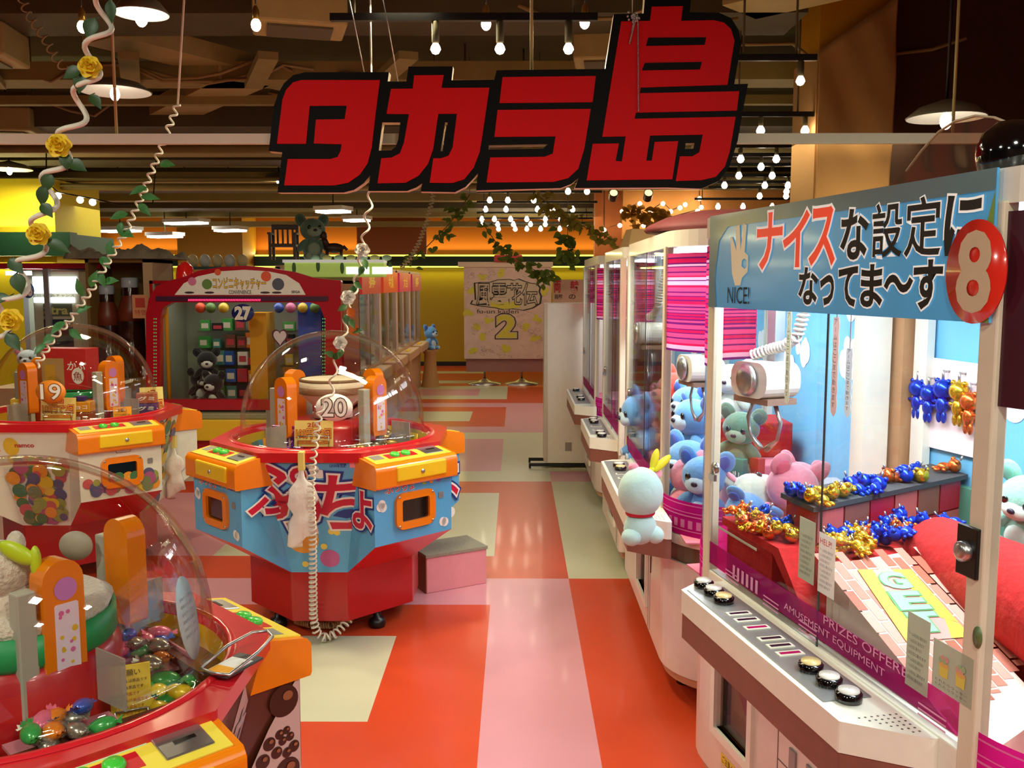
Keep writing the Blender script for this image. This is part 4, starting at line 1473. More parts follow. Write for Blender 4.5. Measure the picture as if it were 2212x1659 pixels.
    if mb.f:
        mb.build('speaker_holes', ink, cs, kind='stuff')
    l = area('cabinet_light', (0, 0, 0), L + r, .25, power, COOL)
    l.parent = t
    l.location = (L / 2, .3, 1.845)
    return t


BT = [(.177, 'w'), (.25, 'w'), (.32, 'y'), (.42, 'd'), (.47, 'd'), (.53, 'm'), (.61, 'd'), (.66, 'd'), (.71, 'm'), (.81, 'y'), (.893, 'w'), (.974, 'w')]
o8 = V((.63, 2.97, 0))
rz8 = math.atan2(-.977, .212)
c8 = claw_cabinet('nearest white claw cabinet with the blue lettered header and the number 8', o8, rz8, 1.25, panel=(.13, 1.11), buttons=BT, door=(.10, .33, .30, .57), power=32, dark_near=True)
cB = claw_cabinet('white claw cabinet full of plush toys just behind the cabinet numbered 8', (.615, 5.08, 0), -PI / 2, 1.25, panel=(.2, 1.45), buttons=[(.42, 'w'), (.5, 'y'), (.6, 'd'), (.7, 'd'), (.95, 'd'), (1.1, 'w'), (1.2, 'y')], door=(.55, .85, .25, .55), power=30)
cC = claw_cabinet('middle claw cabinet of the right hand row, square cornered and unlit', (.615, 6.46, 0), -PI / 2, 1.03, .03, panel=(.03, .9), buttons=[(.2, 'w'), (.3, 'w'), (.45, 'd'), (.6, 'd'), (.75, 'w'), (.85, 'w')], door=(.5, .8, .25, .55), power=7)
cD = claw_cabinet('farthest claw cabinet of the right hand row, beside the white board', (.615, 8.4, 0), -PI / 2, 1.25, panel=(.15, 1.35), buttons=[(.35, 'w'), (.5, 'd'), (.65, 'd'), (.85, 'w'), (1.0, 'w')], door=(.5, .8, .25, .55), power=9)
D8 = WM[c8.name].to_3x3() @ V((1, 0, 0))
I8 = WM[c8.name].to_3x3() @ V((0, 1, 0))
f8 = Frame(o8, D8, V((0, 0, 1)))


def P8(x, y, w_):
    return onP(x, y, o8 + I8 * w_, I8)


# header of cabinet 8
MB().box(.0, 1.262, -.016, -.011, 1.655, 1.94, 0).build('header_sheet', [M('header_blue', (74, 150, 196), .25, var=.12, scale=4, coat=.3, emit=.30)], c8)  # emission stands in for cabinet light coming through the sheet
fh = Frame(o8 - I8 * .017, D8, V((0, 0, 1)))
mb = MB()
(u0, v0), (u1, v1) = (0, 1.655), (1.262, 1.94)
fh.poly(mb, [(0, 1.94), (0, 1.655), (.06, 1.655), (.045, 1.75), (.07, 1.86), (.13, 1.9), (1.262, 1.9), (1.262, 1.94)], .0008, 0)
fh.poly(mb, [(1.262, 1.9), (1.262, 1.655), (1.19, 1.655), (1.225, 1.78)], .0008, 1)
for of, mi, lf in ((.06, 2, .0015), (.024, 3, .0022)):
    for ch, a, b in (('ナ', (1636, 580), (1692, 458)), ('イ', (1693, 575), (1749, 456)), ('ス', (1750, 571), (1807, 447))):
        fh.textpx(mb, ch, a, b, off=of, lift=lf, m=mi)
for of, mi, lf in ((.065, 2, .0015), (.03, 4, .0022)):
    kz = of
    for ch, a, b in (('な', (1818, 559), (1877, 450)), ('設', (1884, 556), (1953, 434)), ('定', (1955, 554), (2037, 420)), ('に', (2042, 549), (2124, 418)),
                     ('な', (1727, 655), (1768, 579)), ('っ', (1773, 656), (1803, 597)), ('て', (1812, 658), (1854, 578)), ('ま', (1861, 660), (1908, 573)),
                     ('〜', (1913, 628), (1972, 596)), ('す', (1974, 664), (2038, 563))):
        fh.textpx(mb, ch, a, b, off=(.036 if mi == 2 else .012) if ch in '設定' else of, lift=lf, m=mi)
fh.textpx(mb, 'NICE!', (1572, 655), (1620, 620), lift=.0015, m=4)
hand = [(1890, 445), (1905, 440), (1942, 560), (1935, 350), (1970, 340), (1978, 560), (2003, 330), (2030, 340), (2012, 570), (2042, 600), (2038, 740), (1990, 790), (1975, 855), (1930, 855), (1905, 760)]
hole = [(1990, 640), (1985, 690), (2010, 715), (2030, 700), (2030, 640), (2010, 625)]
mb.prism([[fh.px(1100 + x * .2532, 400 + y * .2532) for x, y in hand], [fh.px(1100 + x * .2532, 400 + y * .2532) for x, y in hole]], fh.o, fh.ex, fh.ey, fh.n, 0, .0015, 5, sides=False, back=False)
mb.build('header_print', [M('header_film_grey', (92, 118, 122), .25, coat=.3, emit=.12), M('header_leaf', (110, 140, 60), .4, emit=.12), M('header_white', (240, 240, 232), .5, emit=.35), M('header_red', (236, 66, 40), .35, emit=.35), ink, M('hand_cream', (226, 216, 176), .5, emit=.25)], c8, True)  # same stand-in glow given to the print colours
u, v_ = fh.px(2111, 587)
t8 = thing('number_plate', 'red round plate with number 8 on the blue cabinet header', 'number plate', fh.p(u, v_, .002), rz8)
MB().lathe([(.001, 0), (.082, 0), (.082, .004), (.001, .005)], seg=36, ax=(V((1, 0, 0)), V((0, 0, 1)), V((0, -1, 0))), sy=1.2).build('plate', M('plate_red', (214, 44, 30), .2, coat=.8), t8)
mb = MB()
fr = Frame((0, -.0052, 0), (1, 0, 0), (0, 0, 1))
fr.text(mb, '8', -.042, .042, -.072, .072, off=.03, lift=.001)
mb.build('number', M('plate_stone', (206, 186, 156), .3, coat=.6), t8)

# lettering film low on the glass of cabinet 8
mb = MB()
for t_, a, b in (('PRIZES OFFERED', (1815, 1395), (1998, 1480)), ):
    pass
ff = Frame(o8 - I8 * .005, D8, V((0, 0, 1)))
ff.text(mb, 'PRIZES OFFERED', .72, 1.1, .875, .897, lift=.001)
ff.text(mb, 'AMUSEMENT EQUIPMENT', .52, .98, .84, .862, lift=.001)
for i in range(6):
    ff.rect(mb, .2 + i * .03, .215 + i * .03, .83, .87, .001)
for u in (.15, .4, .6, 1.1):
    for i in range(3):
        ff.rect(mb, u, u + .09, .815 + i * .012, .819 + i * .012, .001)
mb.build('film_lettering', M('film_letter_pink', (226, 150, 190), .4), c8, True)
notM = THIN('notice_grey_green', (206, 212, 192))
notP = THIN('notice_white', (240, 238, 230))


def glass_notice(label, a, b, kind):
    """pixel corners lower-left, upper-right on the inside of the front glass"""
    (u0, v0), (u1, v1) = f8.px(*a), f8.px(*b)
    t = thing('glass_notice', label, 'notice', f8.p(u0, v0, .008), rz8, 'paper notices on the glass of cabinet 8')
    W_, H_ = u1 - u0, v1 - v0
    MB().box(0, W_, -.0005, .0005, 0, H_).build('paper', notM if kind != 'p' else notP, t)
    fr = Frame((0, -.001, 0), (1, 0, 0), (0, 0, 1))
    mb = MB()
    if kind == 'dessert':
        for i, cx in enumerate((.3, .72)):
            fr.poly(mb, [(W_ * (cx - .12), H_ * .55), (W_ * (cx - .1), H_ * .3), (W_ * (cx + .1), H_ * .3), (W_ * (cx + .12), H_ * .55)], .0006, 1)
            fr.disc(mb, W_ * cx, H_ * .56, W_ * .12, H_ * .06, .0008, 2)
            for j in range(4):
                fr.disc(mb, W_ * (cx - .08 + .05 * j), H_ * (.64 + .05 * (j % 2)), W_ * .05, H_ * .06, .001 + j * .0001, 3 + (i + j) % 2)
        for j in range(2):
            fr.text(mb, 'とれたらラッキー', W_ * .1, W_ * .9, H_ * (.08 + .09 * j), H_ * (.14 + .09 * j), lift=.0006)
    else:
        if kind == 'p':
            fr.text(mb, 'HELP!', W_ * .1, W_ * .8, H_ * .82, H_ * .92, lift=.0006, m=5)
        for j in range(8):
            fr.text(mb, 'アームは左右に動きます'[j % 4:], W_ * .1, W_ * (.9 - .1 * (j % 3)), H_ * (.70 - .085 * j), H_ * (.75 - .085 * j), lift=.0006)
    mb.build('print', [M('notice_ink', (90, 90, 84), .5), M('cup_yellow', (214, 196, 80), .5), M('cup_amber', (220, 170, 90), .5), M('cream_green', (150, 180, 130), .5), M('berry_pink', (214, 150, 140), .5), M('help_red', (214, 60, 60), .5)], t)


glass_notice('notice with two cups of dessert at the right end of the glass of cabinet 8', (2020, 1478), (2112, 1425), 'dessert')
glass_notice('grey green notice beside the dessert notice on cabinet 8', (1962, 1475), (2018, 1345), 'n')
glass_notice('white HELP! card right of the sliding door edge on cabinet 8', (1772, 1275), (1812, 1165), 'p')
glass_notice('grey notice left of the sliding door edge on cabinet 8', (1730, 1245), (1768, 1130), 'n')
glass_notice('pale menu card at the lower left of the glass of cabinet 8', (1556, 1140), (1640, 1185), 'n')
# hinge plate on the near post, base details of cabinet 8
MB().box(1.205, 1.262, -.016, -.006, 1.16, 1.26).build('lock_plate', black, c8, bevel=.002)
MB().lathe([(.02, 0), (.02, .012), (.012, .016), (.001, .016)], (1.232, -.016, 1.21), 14, ax=(V((1, 0, 0)), V((0, 0, 1)), V((0, -1, 0)))).build('lock', steel, c8)
MB().lathe([(.012, 0), (.012, .003), (.001, .004)], (1.27, -.008, 1.05), 14, ax=(V((1, 0, 0)), V((0, 0, 1)), V((0, -1, 0))), sy=1.8).build('post_badge', M('badge_olive', (92, 110, 66), .4), c8)
mb = MB()
for a, b in ((.5, .503), (.86, .863)):
    mb.box(a, b, -.0015, 0, .14, .60)
mb.box(.5, .863, -.0015, 0, .40, .403)
mb.build('door_seam', M('seam_brown', (120, 96, 84), .5), c8)
for u, z in ((.535, .55), (.60, .53), (.70, .53)):
    MB().lathe([(.011, 0), (.011, .008), (.001, .009)], (u, 0, z), 12, ax=(V((1, 0, 0)), V((0, 0, 1)), V((0, -1, 0)))).build('cam_lock', steel, c8)
for u in (.57, .66):
    MB().box(u, u + .035, -.006, 0, .41, .47).build('coin_slot', grey, c8, bevel=.002)
fb = Frame(o8, D8, V((0, 0, 1)))
mb = MB()
fb.rect(mb, .14, .30, .20, .235, .001, 0)
fb.text(mb, 'ご注意ください', .15, .29, .205, .23, lift=.0015, m=1)
fb.rect(mb, .14, .30, .165, .198, .001, 2)
mb.build('warning_sticker', [M('sticker_yellow', (226, 200, 60), .4), ink, M('sticker_pale', (214, 196, 160), .4)], c8, True)
fb = Frame(o8 + I8 * .049, D8, V((0, 0, 1)))
mb = MB()
fb.rect(mb, .12, .33, .36, .55, .0, 0)
fb.poly(mb, [(.13, .46), (.2, .38), (.3, .4), (.325, .47), (.25, .52)], .0006, 1)
fb.text(mb, 'HUNDRED', .125, .32, .515, .545, off=.02, lift=.001, m=2)
mb.build('prize_poster', [M('poster_amber', (226, 170, 90), .5), M('poster_red', (204, 70, 60), .5), M('poster_ink', (80, 50, 60), .5)], c8, True)
for cab in (cB, cC, cD):
    Mw = WM[cab.name]
    MB().box(.9, .903, -.0015, 0, .14, .6).box(.95, .953, -.0015, 0, .14, .6).build('door_seam', M('seam_brown', (120, 96, 84), .5), cab)
    MB().box(.97, .978, -.004, 0, .42, .55).build('door_handle', black, cab)

# ---------------------------------------------------------------- cranes inside
hosem = M('hose_white', (226, 222, 212), .5)


def crane(label, p, rz, sc=1, roof=1.87):
    t = thing('claw_crane', label, 'crane', p, rz, 'white claw cranes inside the cabinets')
    X, Y, Z = V((1, 0, 0)), V((0, 1, 0)), V((0, 0, 1))
    MB().prism([frounded(.19 * sc, .12 * sc, .05)], (0, 0, .05), X, Z, Y, -.07 * sc, .07 * sc).build('housing', white, t, bevel=.012, bseg=3)
    MB().lathe([(.05, -.075 * sc), (.055, -.08 * sc), (.04, -.09 * sc), (.001, -.09 * sc)], (0, 0, .05), 18, ax=(X, Z, Y)).build('end_cap', steel, t)
    MB().box(-.09 * sc, .09 * sc, -.06 * sc, .06 * sc, -.03, -.01).build('belly', M('crane_brown', (140, 110, 92), .4), t)
    pts = [V((-.07, 0, .125)), V((0, .02, .15)), V((.07, .02, .165)), V((.13, .02, .2)), V((.15, .05, .35)), V((.15, .05, roof - p[2]))]
    MB().tube(helix(pts, .016, 34, 8), .005, 6).build('hose', hosem, t)
    MB().box(-.02, .02, .02, .06, .1, roof - p[2]).build('lift_post', M('lift_grey', (176, 182, 186), .35, .5), t)
    for s_ in (-1, 1):
        MB().tube([V((s_ * .05, 0, -.02)), V((s_ * .085, 0, -.09)), V((s_ * .07, 0, -.15)), V((s_ * .015, 0, -.19))], [.008, .007, .006, .012], 8).build('claw', steel, t)
    return t


p = P8(1652, 850, .24)
crane('white claw crane with a coiled hose in the near cabinet numbered 8', p, rz8 + .2)
p = atY(1508, 818, 4.25)
crane('white claw crane with a coiled hose above the plush toys', p, -PI / 2 + .2)
p = atY(1404, 740, 4.75)
crane('small looking claw crane at the far end of the plush cabinet', p, -PI / 2, .9)

# ================================================================ things in and on the claw cabinets
def plush_mats(nm_, rgb, belly, ear):
    return (M('plush_' + nm_, rgb, .95, var=.1, scale=60, bump=.3, sheen=.5), M('plush_belly_' + nm_, belly, .95, var=.1, scale=60, sheen=.4), M('plush_ear_' + nm_, ear, .95, var=.1, scale=60, sheen=.4))


PL = {'blue': plush_mats('blue', (96, 158, 222), (186, 214, 236), (60, 96, 190)), 'pink': plush_mats('pink', (238, 150, 172), (250, 206, 214), (226, 110, 140)),
      'grey': plush_mats('grey', (206, 212, 200), (226, 228, 220), (236, 150, 170)), 'green': plush_mats('green', (140, 200, 180), (206, 230, 216), (100, 170, 150)),
      'red': plush_mats('red', (226, 66, 48), (240, 140, 120), (200, 40, 40)), 'black': plush_mats('black', (24, 24, 26), (226, 224, 216), (20, 20, 20)),
      'teal': plush_mats('teal', (88, 122, 100), (140, 160, 136), (70, 100, 84))}
PROTO = {}


def plush(kind, label, p, s_=1, rot=(0, 0, 0), group='plush toys in the claw cabinets'):
    if kind in PROTO:
        r = dup(PROTO[kind], p, 0, label, rot, s_)
        r['group'] = group
        return r
    a, b, c = PL[kind]
    t = thing('plush_toy', label, 'plush toy', p, 0, group, s_, rot)
    mb = MB().ell((0, 0, .075), (.07, .062, .08), 18, 12).ell((0, -.055, .07), (.045, .02, .05), 14, 8, 1)
    mb.build('body', [a, b], t)
    hd = MB().ell((0, -.01, .21), (.088, .078, .078), 22, 14).ell((0, -.076, .192), (.05, .028, .034), 16, 10, 1).build('head', [a, b], t)
    for s in (-1, 1):
        MB().ell((s * .078, .01, .275), (.038, .016, .045), 14, 8, 0, Matrix.Rotation(s * .5, 3, 'Y')).ell((s * .078, -.008, .275), (.024, .008, .03), 12, 8, 1, Matrix.Rotation(s * .5, 3, 'Y')).build('ear', [a, c], t)
        MB().ell((s * .036, -.082, .222), (.0125, .007, .015), 12, 8).build('eye', blackgloss, hd)
        MB().ell((s * .075, -.03, .1), (.026, .03, .055), 12, 8, 0, Matrix.Rotation(s * -.7, 3, 'Y')).build('arm', a, t)
        MB().ell((s * .048, -.06, .025), (.03, .05, .028), 12, 8, 0).ell((s * .048, -.107, .027), (.02, .006, .02), 10, 6, 1).build('leg', [a, b], t)
    MB().ell((0, -.104, .202), (.014, .008, .01), 10, 6).build('nose', M('plush_nose', (40, 32, 50), .4), hd)
    PROTO[kind] = t
    return t


R_ = random.Random(21)
BK = WM[cB.name]
rowsB = [  # kind, pixel, world Y, size, turn, tilt, words
    ('blue', 1490, 995, 3.93, 1.15, -.9, .0, 'facing the aisle, at the curved corner'), ('pink', 1465, 1075, 3.78, 1.0, 2.0, .3, 'back turned, pressed against the curved corner'),
    ('blue', 1520, 1085, 3.75, 1.05, -.6, .1, 'below the first, half behind the corner post'), ('grey', 1700, 985, 3.78, 1.1, 1.9, -1.1, 'pale grey on top of the heap'),
    ('pink', 1640, 1065, 3.66, 1.2, .4, .5, 'lying with its foot forward'), ('green', 1610, 985, 4.0, 1.0, .8, 1.0, 'tumbled behind the pink one'),
    ('blue', 1580, 1060, 3.72, 1.0, -.2, .9, 'grey blue and upside down under the heap'), ('pink', 1735, 1060, 3.74, 1.0, -1.0, .2, 'at the right end of the heap'),
    ('blue', 1500, 900, 4.6, 1.2, -1.2, 0, 'upper one on the far stand'), ('blue', 1490, 860, 4.75, 1.1, -1.0, 0, 'topmost one of the far stand'), ('red', 1462, 850, 4.95, 1.3, -1.3, 0, 'red one on the far stand'),
    ('blue', 1400, 880, 5.0, 1.2, -1.4, .2, 'light blue behind the glass near the far post'), ('teal', 1600, 900, 4.4, 1.0, -.6, .2, 'teal one at the back wall'), ('grey', 1580, 800, 4.7, 1.0, -.6, 0, 'hung high at the back wall')]
for kd, x, y, Y, s_, rz, tl, wd in rowsB:
    p = atY(x, y + 40, Y)
    plush(kd, '%s plush toy behind number 8, %s' % (kd, wd), (p.x, p.y, max(.73, p.z - .16)), s_, (tl, tl * .5, rz))
p = atY(1328, 945, 5.62)
plush('blue', 'blue and pink plush toy low in the square cornered cabinet', (.74, 5.62, .72), 1.1, (0, 0, -1.5))
plush('pink', 'pink plush toy high in the square cornered cabinet', (.95, 6.1, .72), 1.1, (0, 0, -1.2))
# stands and cloths of cabinet B
t = thing('prize_stand', 'pink cloth covered step stand for the plush toys behind number 8', 'stand', (1.0, 4.4, .72))
MB().box(-.30, .42, .1, .62, 0, .12, 0).box(-.1, .42, .3, .62, .12, .30, 1).box(-.32, -.1, -.62, -.2, 0, .05, 0).build('steps', [pinkfab, redfab], t, bevel=.01)
t = thing('prize_heap_board', 'grey board carrying the heap of plush toys behind number 8', 'board', (1.0, 3.78, .72))
MB().box(-.10, .42, -.05, .25, 0, .16).build('board', M('soft_grey_board', (176, 170, 186), .8), t, bevel=.01)
# pouches and rolled posters in front of the far stand
for i in range(7):
    snack_box('%s snack pouch of the row beside the plush stand' % ['first', 'second', 'third', 'fourth', 'fifth', 'sixth', 'seventh'][i], (.86 + .09 * (i % 4), 4.22 + .05 * (i // 4) + .02 * i, .72 + (.0 if i < 4 else .0)), .07, .04, .2 if i < 4 else .14,
              [(200, 30, 60), (230, 225, 215), (60, 130, 120), (190, 60, 50), (90, 40, 120), (235, 190, 60), (210, 80, 60)][i], 'pouch_row%s' % 'abcdefg'[i], -1.2 + .2 * (i % 3), ['キャンディ', 'スナック', 'ガム'][i % 3], 'snack pouches behind number 8')

# the doll sitting outside on the control shelf, seen from behind
p = atZ(1382, 1172, .797)
t = thing('plush_doll', 'pale aqua plush doll seen from behind, red collar, on the control shelf', 'plush toy', (p.x, p.y, .797), .35)
aqua = M('aqua_cloth', (186, 222, 218), .85, var=.08, scale=30, bump=.3, sheen=.4)
MB().ell((0, 0, .055), (.062, .05, .062), 20, 12).ell((-.045, -.02, .03), (.035, .04, .032), 14, 8).ell((.05, -.02, .03), (.032, .04, .032), 14, 8).build('body', aqua, t)
MB().ell((0, 0, .185), (.083, .074, .092), 28, 18).build('head', aqua, t)
MB().lathe([(.05, .102), (.055, .108), (.055, .116), (.05, .122)], seg=28, sy=.85).build('collar', M('collar_red', (190, 24, 50), .5), t)
lime = M('lime_bow', (222, 216, 40), .5)
MB().ell((.055, 0, .30), (.016, .01, .042), 12, 8, 0, Matrix.Rotation(.25, 3, 'Y')).ell((.085, 0, .285), (.016, .01, .045), 12, 8, 0, Matrix.Rotation(.9, 3, 'Y')).ell((.045, 0, .265), (.012, .012, .012), 10, 6).build('bow', lime, t)
MB().ell((-.02, .02, .275), (.02, .018, .016), 12, 8).ell((.075, .02, .245), (.02, .018, .02), 12, 8).build('ear', PL['pink'][0], t)

# ------------------------------------------------ inside cabinet 8
def box8(u0, u1, w0, w1, z0, z1, m=0, mb=None):
    mb = mb or MB()
    return mb.obox(o8 + D8 * u0 + I8 * w0 + V((0, 0, z0)), D8 * (u1 - u0), I8 * (w1 - w0), V((0, 0, z1 - z0)), m)


def at8(u, w_, z):
    return o8 + D8 * u + I8 * w_ + V((0, 0, z))


brickm = M('brick_check_dark', (150, 84, 66), .6)
t = thing('prize_shelf', 'red checked stage with a dark grey mat on top in cabinet 8', 'shelf', at8(.1, .5, .72), rz8)
mb = MB()
mb.prism([[(.25, .14), (.42, .14), (.12, .84), (-.05, .84)]], at8(0, 0, 0), D8, I8, V((0, 0, 1)), .72, 1.085)
mb.build('stage', [redfab], t, True)
mb = MB()
mb.prism([[(.25, .12), (.44, .12), (.13, .86), (-.06, .86)]], at8(0, 0, 0), D8, I8, V((0, 0, 1)), 1.085, 1.10)
mb.build('mat', [M('dark_grey_mat', (66, 66, 68), .9, var=.3, scale=200)], t, True)
a, b = at8(.422, .14, 0), at8(.122, .84, 0)
fr = Frame(a, b - a, V((0, 0, 1)))
ln = (b - a).length
mb = MB()
for i in range(6):
    for j in range(3):
        fr.rect(mb, ln * i / 6 + .004, ln * (i + 1) / 6 - .004, .80 + j * .095, .89 + j * .095, .002, (i + j * 2) % 3)
mb.build('check_print', [M('check_crimson', (190, 30, 56), .5), M('check_rose', (206, 100, 96), .5), brickm], t, True)
# sunken red tray for the loose charms
t = thing('prize_tray', 'red tray holding the loose metallic charms in cabinet 8', 'tray', at8(.5, .4, .72), rz8)
mb = MB().prism([[(.44, .12), (.62, .06), (.55, .38), (.42, .62), (.24, .62)]], at8(0, 0, 0), D8, I8, V((0, 0, 1)), .721, .985)
mb.build('tray', redfab, t, True, bevel=.006)
# front red wedge, at the lower left
t = thing('red_wedge', 'tilted red felt wedge at the lower left inside cabinet 8', 'wedge', at8(.25, .1, .72), rz8)
mb = MB()
mb.prism([[(.06, .985), (.43, .985), (.60, .83), (.60, .80), (.40, .96), (.06, .96)]], at8(0, .02, 0), D8, V((0, 0, 1)), I8, 0, .10)
mb.prism([[(.06, .04), (.36, .04), (.36, .11), (.06, .11)]], at8(0, 0, 0), D8, I8, V((0, 0, 1)), .722, .965)
mb.build('wedge', redfab, t, True)
# brick slope with the GET board
t = thing('brick_slope', 'brick printed slope with the bright GET board in cabinet 8', 'slope', at8(.85, .3, .72), rz8)
zs = lambda u: 1.005 - (u - .6) * .36
q = [(.63, .055), (1.24, .03), (1.14, .29), (.60, .29)]
top = [at8(u, w_, zs(u)) for u, w_ in q]
bot = [at8(u, w_, .722) for u, w_ in q]
MB().add(top + bot, [(0, 1, 2, 3), (0, 4, 5, 1), (1, 5, 6, 2), (2, 6, 7, 3), (3, 7, 4, 0)]).build('slope', M('brick_mortar', (226, 206, 190), .6), t, True)
sx = (at8(1, .1, zs(1)) - at8(.6, .1, zs(.6))).normalized()
fs = Frame(at8(.6, .1, zs(.6)), sx, I8)
mb = MB()
rnd = random.Random(3)
for r_ in range(12):
    w0 = -.06 + r_ * .03
    u = -.02 - (.04 if r_ % 2 else 0)
    while u < .62:
        if u > -.04 + max(0, 0):
            uu, u1 = max(u, -.03), min(u + .074, .60 - (w0 + .06) * .6)
            if u1 - uu > .01:
                fs.rect(mb, uu, u1, w0, w0 + .026, .001, rnd.choice((0, 0, 1, 2)))
        u += .08
mb.build('bricks', [M('brick_rose', (196, 120, 100), .6), M('brick_brown', (160, 90, 66), .6), M('brick_pink', (214, 150, 134), .6)], t, True)
# board corners taken from the sight lines, all lying on the slope
sn = fs.n if fs.n.z > 0 else -fs.n


def onS(x, y):
    q = onP(x, y, fs.o + sn * .004, sn) - fs.o
    return q.dot(fs.ex), q.dot(fs.ey)


cor = [onS(1852, 1230), onS(1968, 1230), onS(2098, 1375), onS(1958, 1385)]
fg = Frame(fs.o, fs.ex, fs.ey)
if fg.n.z < 0:
    fg.n = -fg.n
mb = MB()
mb.add([fg.p(u, v_, .003) for u, v_ in cor], [(0, 1, 2, 3)], 0)
c_ = [V((u, v_, 0)) for u, v_ in cor]
bl = lambda a, b: c_[0].lerp(c_[1], a).lerp(c_[3].lerp(c_[2], a), b)
for pts_, mi in (([(.0, 0), (.28, 0), (.2, .5), (.35, 1), (0, 1)], 1), ([(.66, 0), (1, 0), (1, .8), (.78, .72)], 1), ([(.84, .74), (1, .82), (1, 1), (.7, 1)], 1)):
    mb.add([fg.p(bl(a, b).x, bl(a, b).y, .004) for a, b in pts_], [tuple(range(len(pts_)))], mi)
for i, ch in enumerate('GET'):
    (vs, fs_), bb = glyphs(ch, .03)
    for of, mi, lf in ((.08, 2, .005), (.045, 3, .006)):
        (vs, fs_), bb = glyphs(ch, of)
        out = []
        for v_ in vs:
            a = (v_[0] - bb[0]) / (bb[1] - bb[0])
            b = (v_[1] - bb[2]) / (bb[3] - bb[2])
            q = bl(.30 + .42 * a, .06 + i * .30 + .235 * (1 - b))
            out.append(fg.p(q.x, q.y, lf))
        mb.add(out, fs_, mi)
mb.build('get_board', [M('board_salmon', (238, 150, 140), .5), M('board_yellow', (250, 226, 60), .5), M('get_outline', (90, 150, 90), .5), M('get_mint', (140, 220, 160), .5)], t, True)
# big red bolster
t = thing('red_bolster', 'big soft red cloth bolster on the right inside cabinet 8', 'bolster', at8(.95, .45, .72), rz8)
pts = [at8(.45, .47, .99), at8(.49, .46, .985), at8(.53, .45, .98), at8(.85, .43, .965), at8(1.15, .41, .95), at8(1.42, .40, .94), at8(1.47, .40, .93)]
mb = MB().tube(pts, [.03, .075, .10, .125, .135, .13, .05], 22)
mb.build('bolster', redfab, t, True)
box8(.62, 1.45, .42, .56, .722, .9).build('cloth_base', redfab, t, True, bevel=.03)
plush('green', 'pale green plush toy behind the red bolster in cabinet 8', at8(.62, .66, 1.0), .8, (.3, .2, -1.0))
plush('pink', 'pink plush toy beyond the near post of cabinet 8', at8(1.16, .5, 1.10), .9, (.2, .3, -1.3))
plush('pink', 'lower pink plush toy at the right picture edge in cabinet 8', at8(1.27, .42, 1.06), .8, (.9, .1, -1.0))
t = thing('plush_support', 'low green box under the plush toy at the back of cabinet 8', 'box', at8(.62, .66, .722), rz8)
box8(.50, .80, .60, .82, .722, 1.0).build('box', M('support_green', (60, 110, 90), .7), t, True)
# back corner boards, poster and hanging charms
box8(-.26, -.16, .80, .855, .722, 1.874).build('corner_board', M('kraft_board', (176, 136, 96), .7, var=.1), c8, True)
box8(-.28, -.2, .68, .78, .722, 1.874).build('corner_frame', white, c8, True)
box8(-.14, -.07, .83, .86, .722, 1.874).build('corner_frame', white, c8, True)
box8(-.06, 1.5, .835, .866, .722, 1.06).build('green_backdrop', M('green_backdrop', (78, 140, 116), .6), c8, True)
fp = Frame(o8 + I8 * .862, D8, V((0, 0, 1)))
t = thing('display_poster', 'pale pink display sheet with five hanging charms on the back wall of cabinet 8', 'poster', fp.p(0, 1.2, 0), rz8)
(u0, v0), (u1, v1) = fp.px(1968, 975), fp.px(2140, 772)
mb = MB()
a = [fp.px(1985, 768), fp.px(1968, 955), fp.px(2120, 992), fp.px(2150, 790)]
mb.prism([a], fp.o, fp.ex, fp.ey, fp.n, .004, .007)
mb.build('sheet', M('pale_pink_sheet', (244, 222, 226), .6, var=.04), t, True)
for i, (x, y, h, mt) in enumerate(((1997, 858, 62, bluefoil), (2021, 868, 58, bluefoil), (2052, 862, 66, bluefoil), (2087, 868, 66, gold), (2110, 888, 62, copper))):
    u, v_ = fp.px(x, y)
    t = thing('hanging_charm', ['first blue', 'second blue', 'third blue', 'gold', 'copper'][i] + ' metallic charm from the left on the pink display sheet', 'charm', fp.p(u, v_, .03), rz8, 'charms on the pink display sheet')
    s = h / 66 * .1
    MB().ell((0, 0, s * .35), (s * .36, s * .3, s * .34), 14, 9).ell((-s * .28, 0, s * .62), (s * .1,) * 3, 8, 6).ell((s * .28, 0, s * .62), (s * .1,) * 3, 8, 6).build('head', mt, t)
    MB().ell((0, 0, -s * .2), (s * .24, s * .2, s * .32), 12, 8).ell((-s * .12, 0, -s * .6), (s * .1, s * .1, s * .22), 8, 6).ell((s * .12, 0, -s * .6), (s * .1, s * .1, s * .22), 8, 6).ell((-s * .38, 0, -s * .1), (s * .2, s * .07, s * .07), 8, 6).ell((s * .38, 0, -s * .1), (s * .2, s * .07, s * .07), 8, 6).build('body', mt, t)
    MB().tube([(0, 0, s * .66), (0, .0, s * 1.0)], s * .05, 6).tube([(0, .0, s * .95), (0, .025, s * .95)], s * .04, 6).build('hook', steel, t)


# loose charms: metallic toys in a heap and along the mat
CH = {}


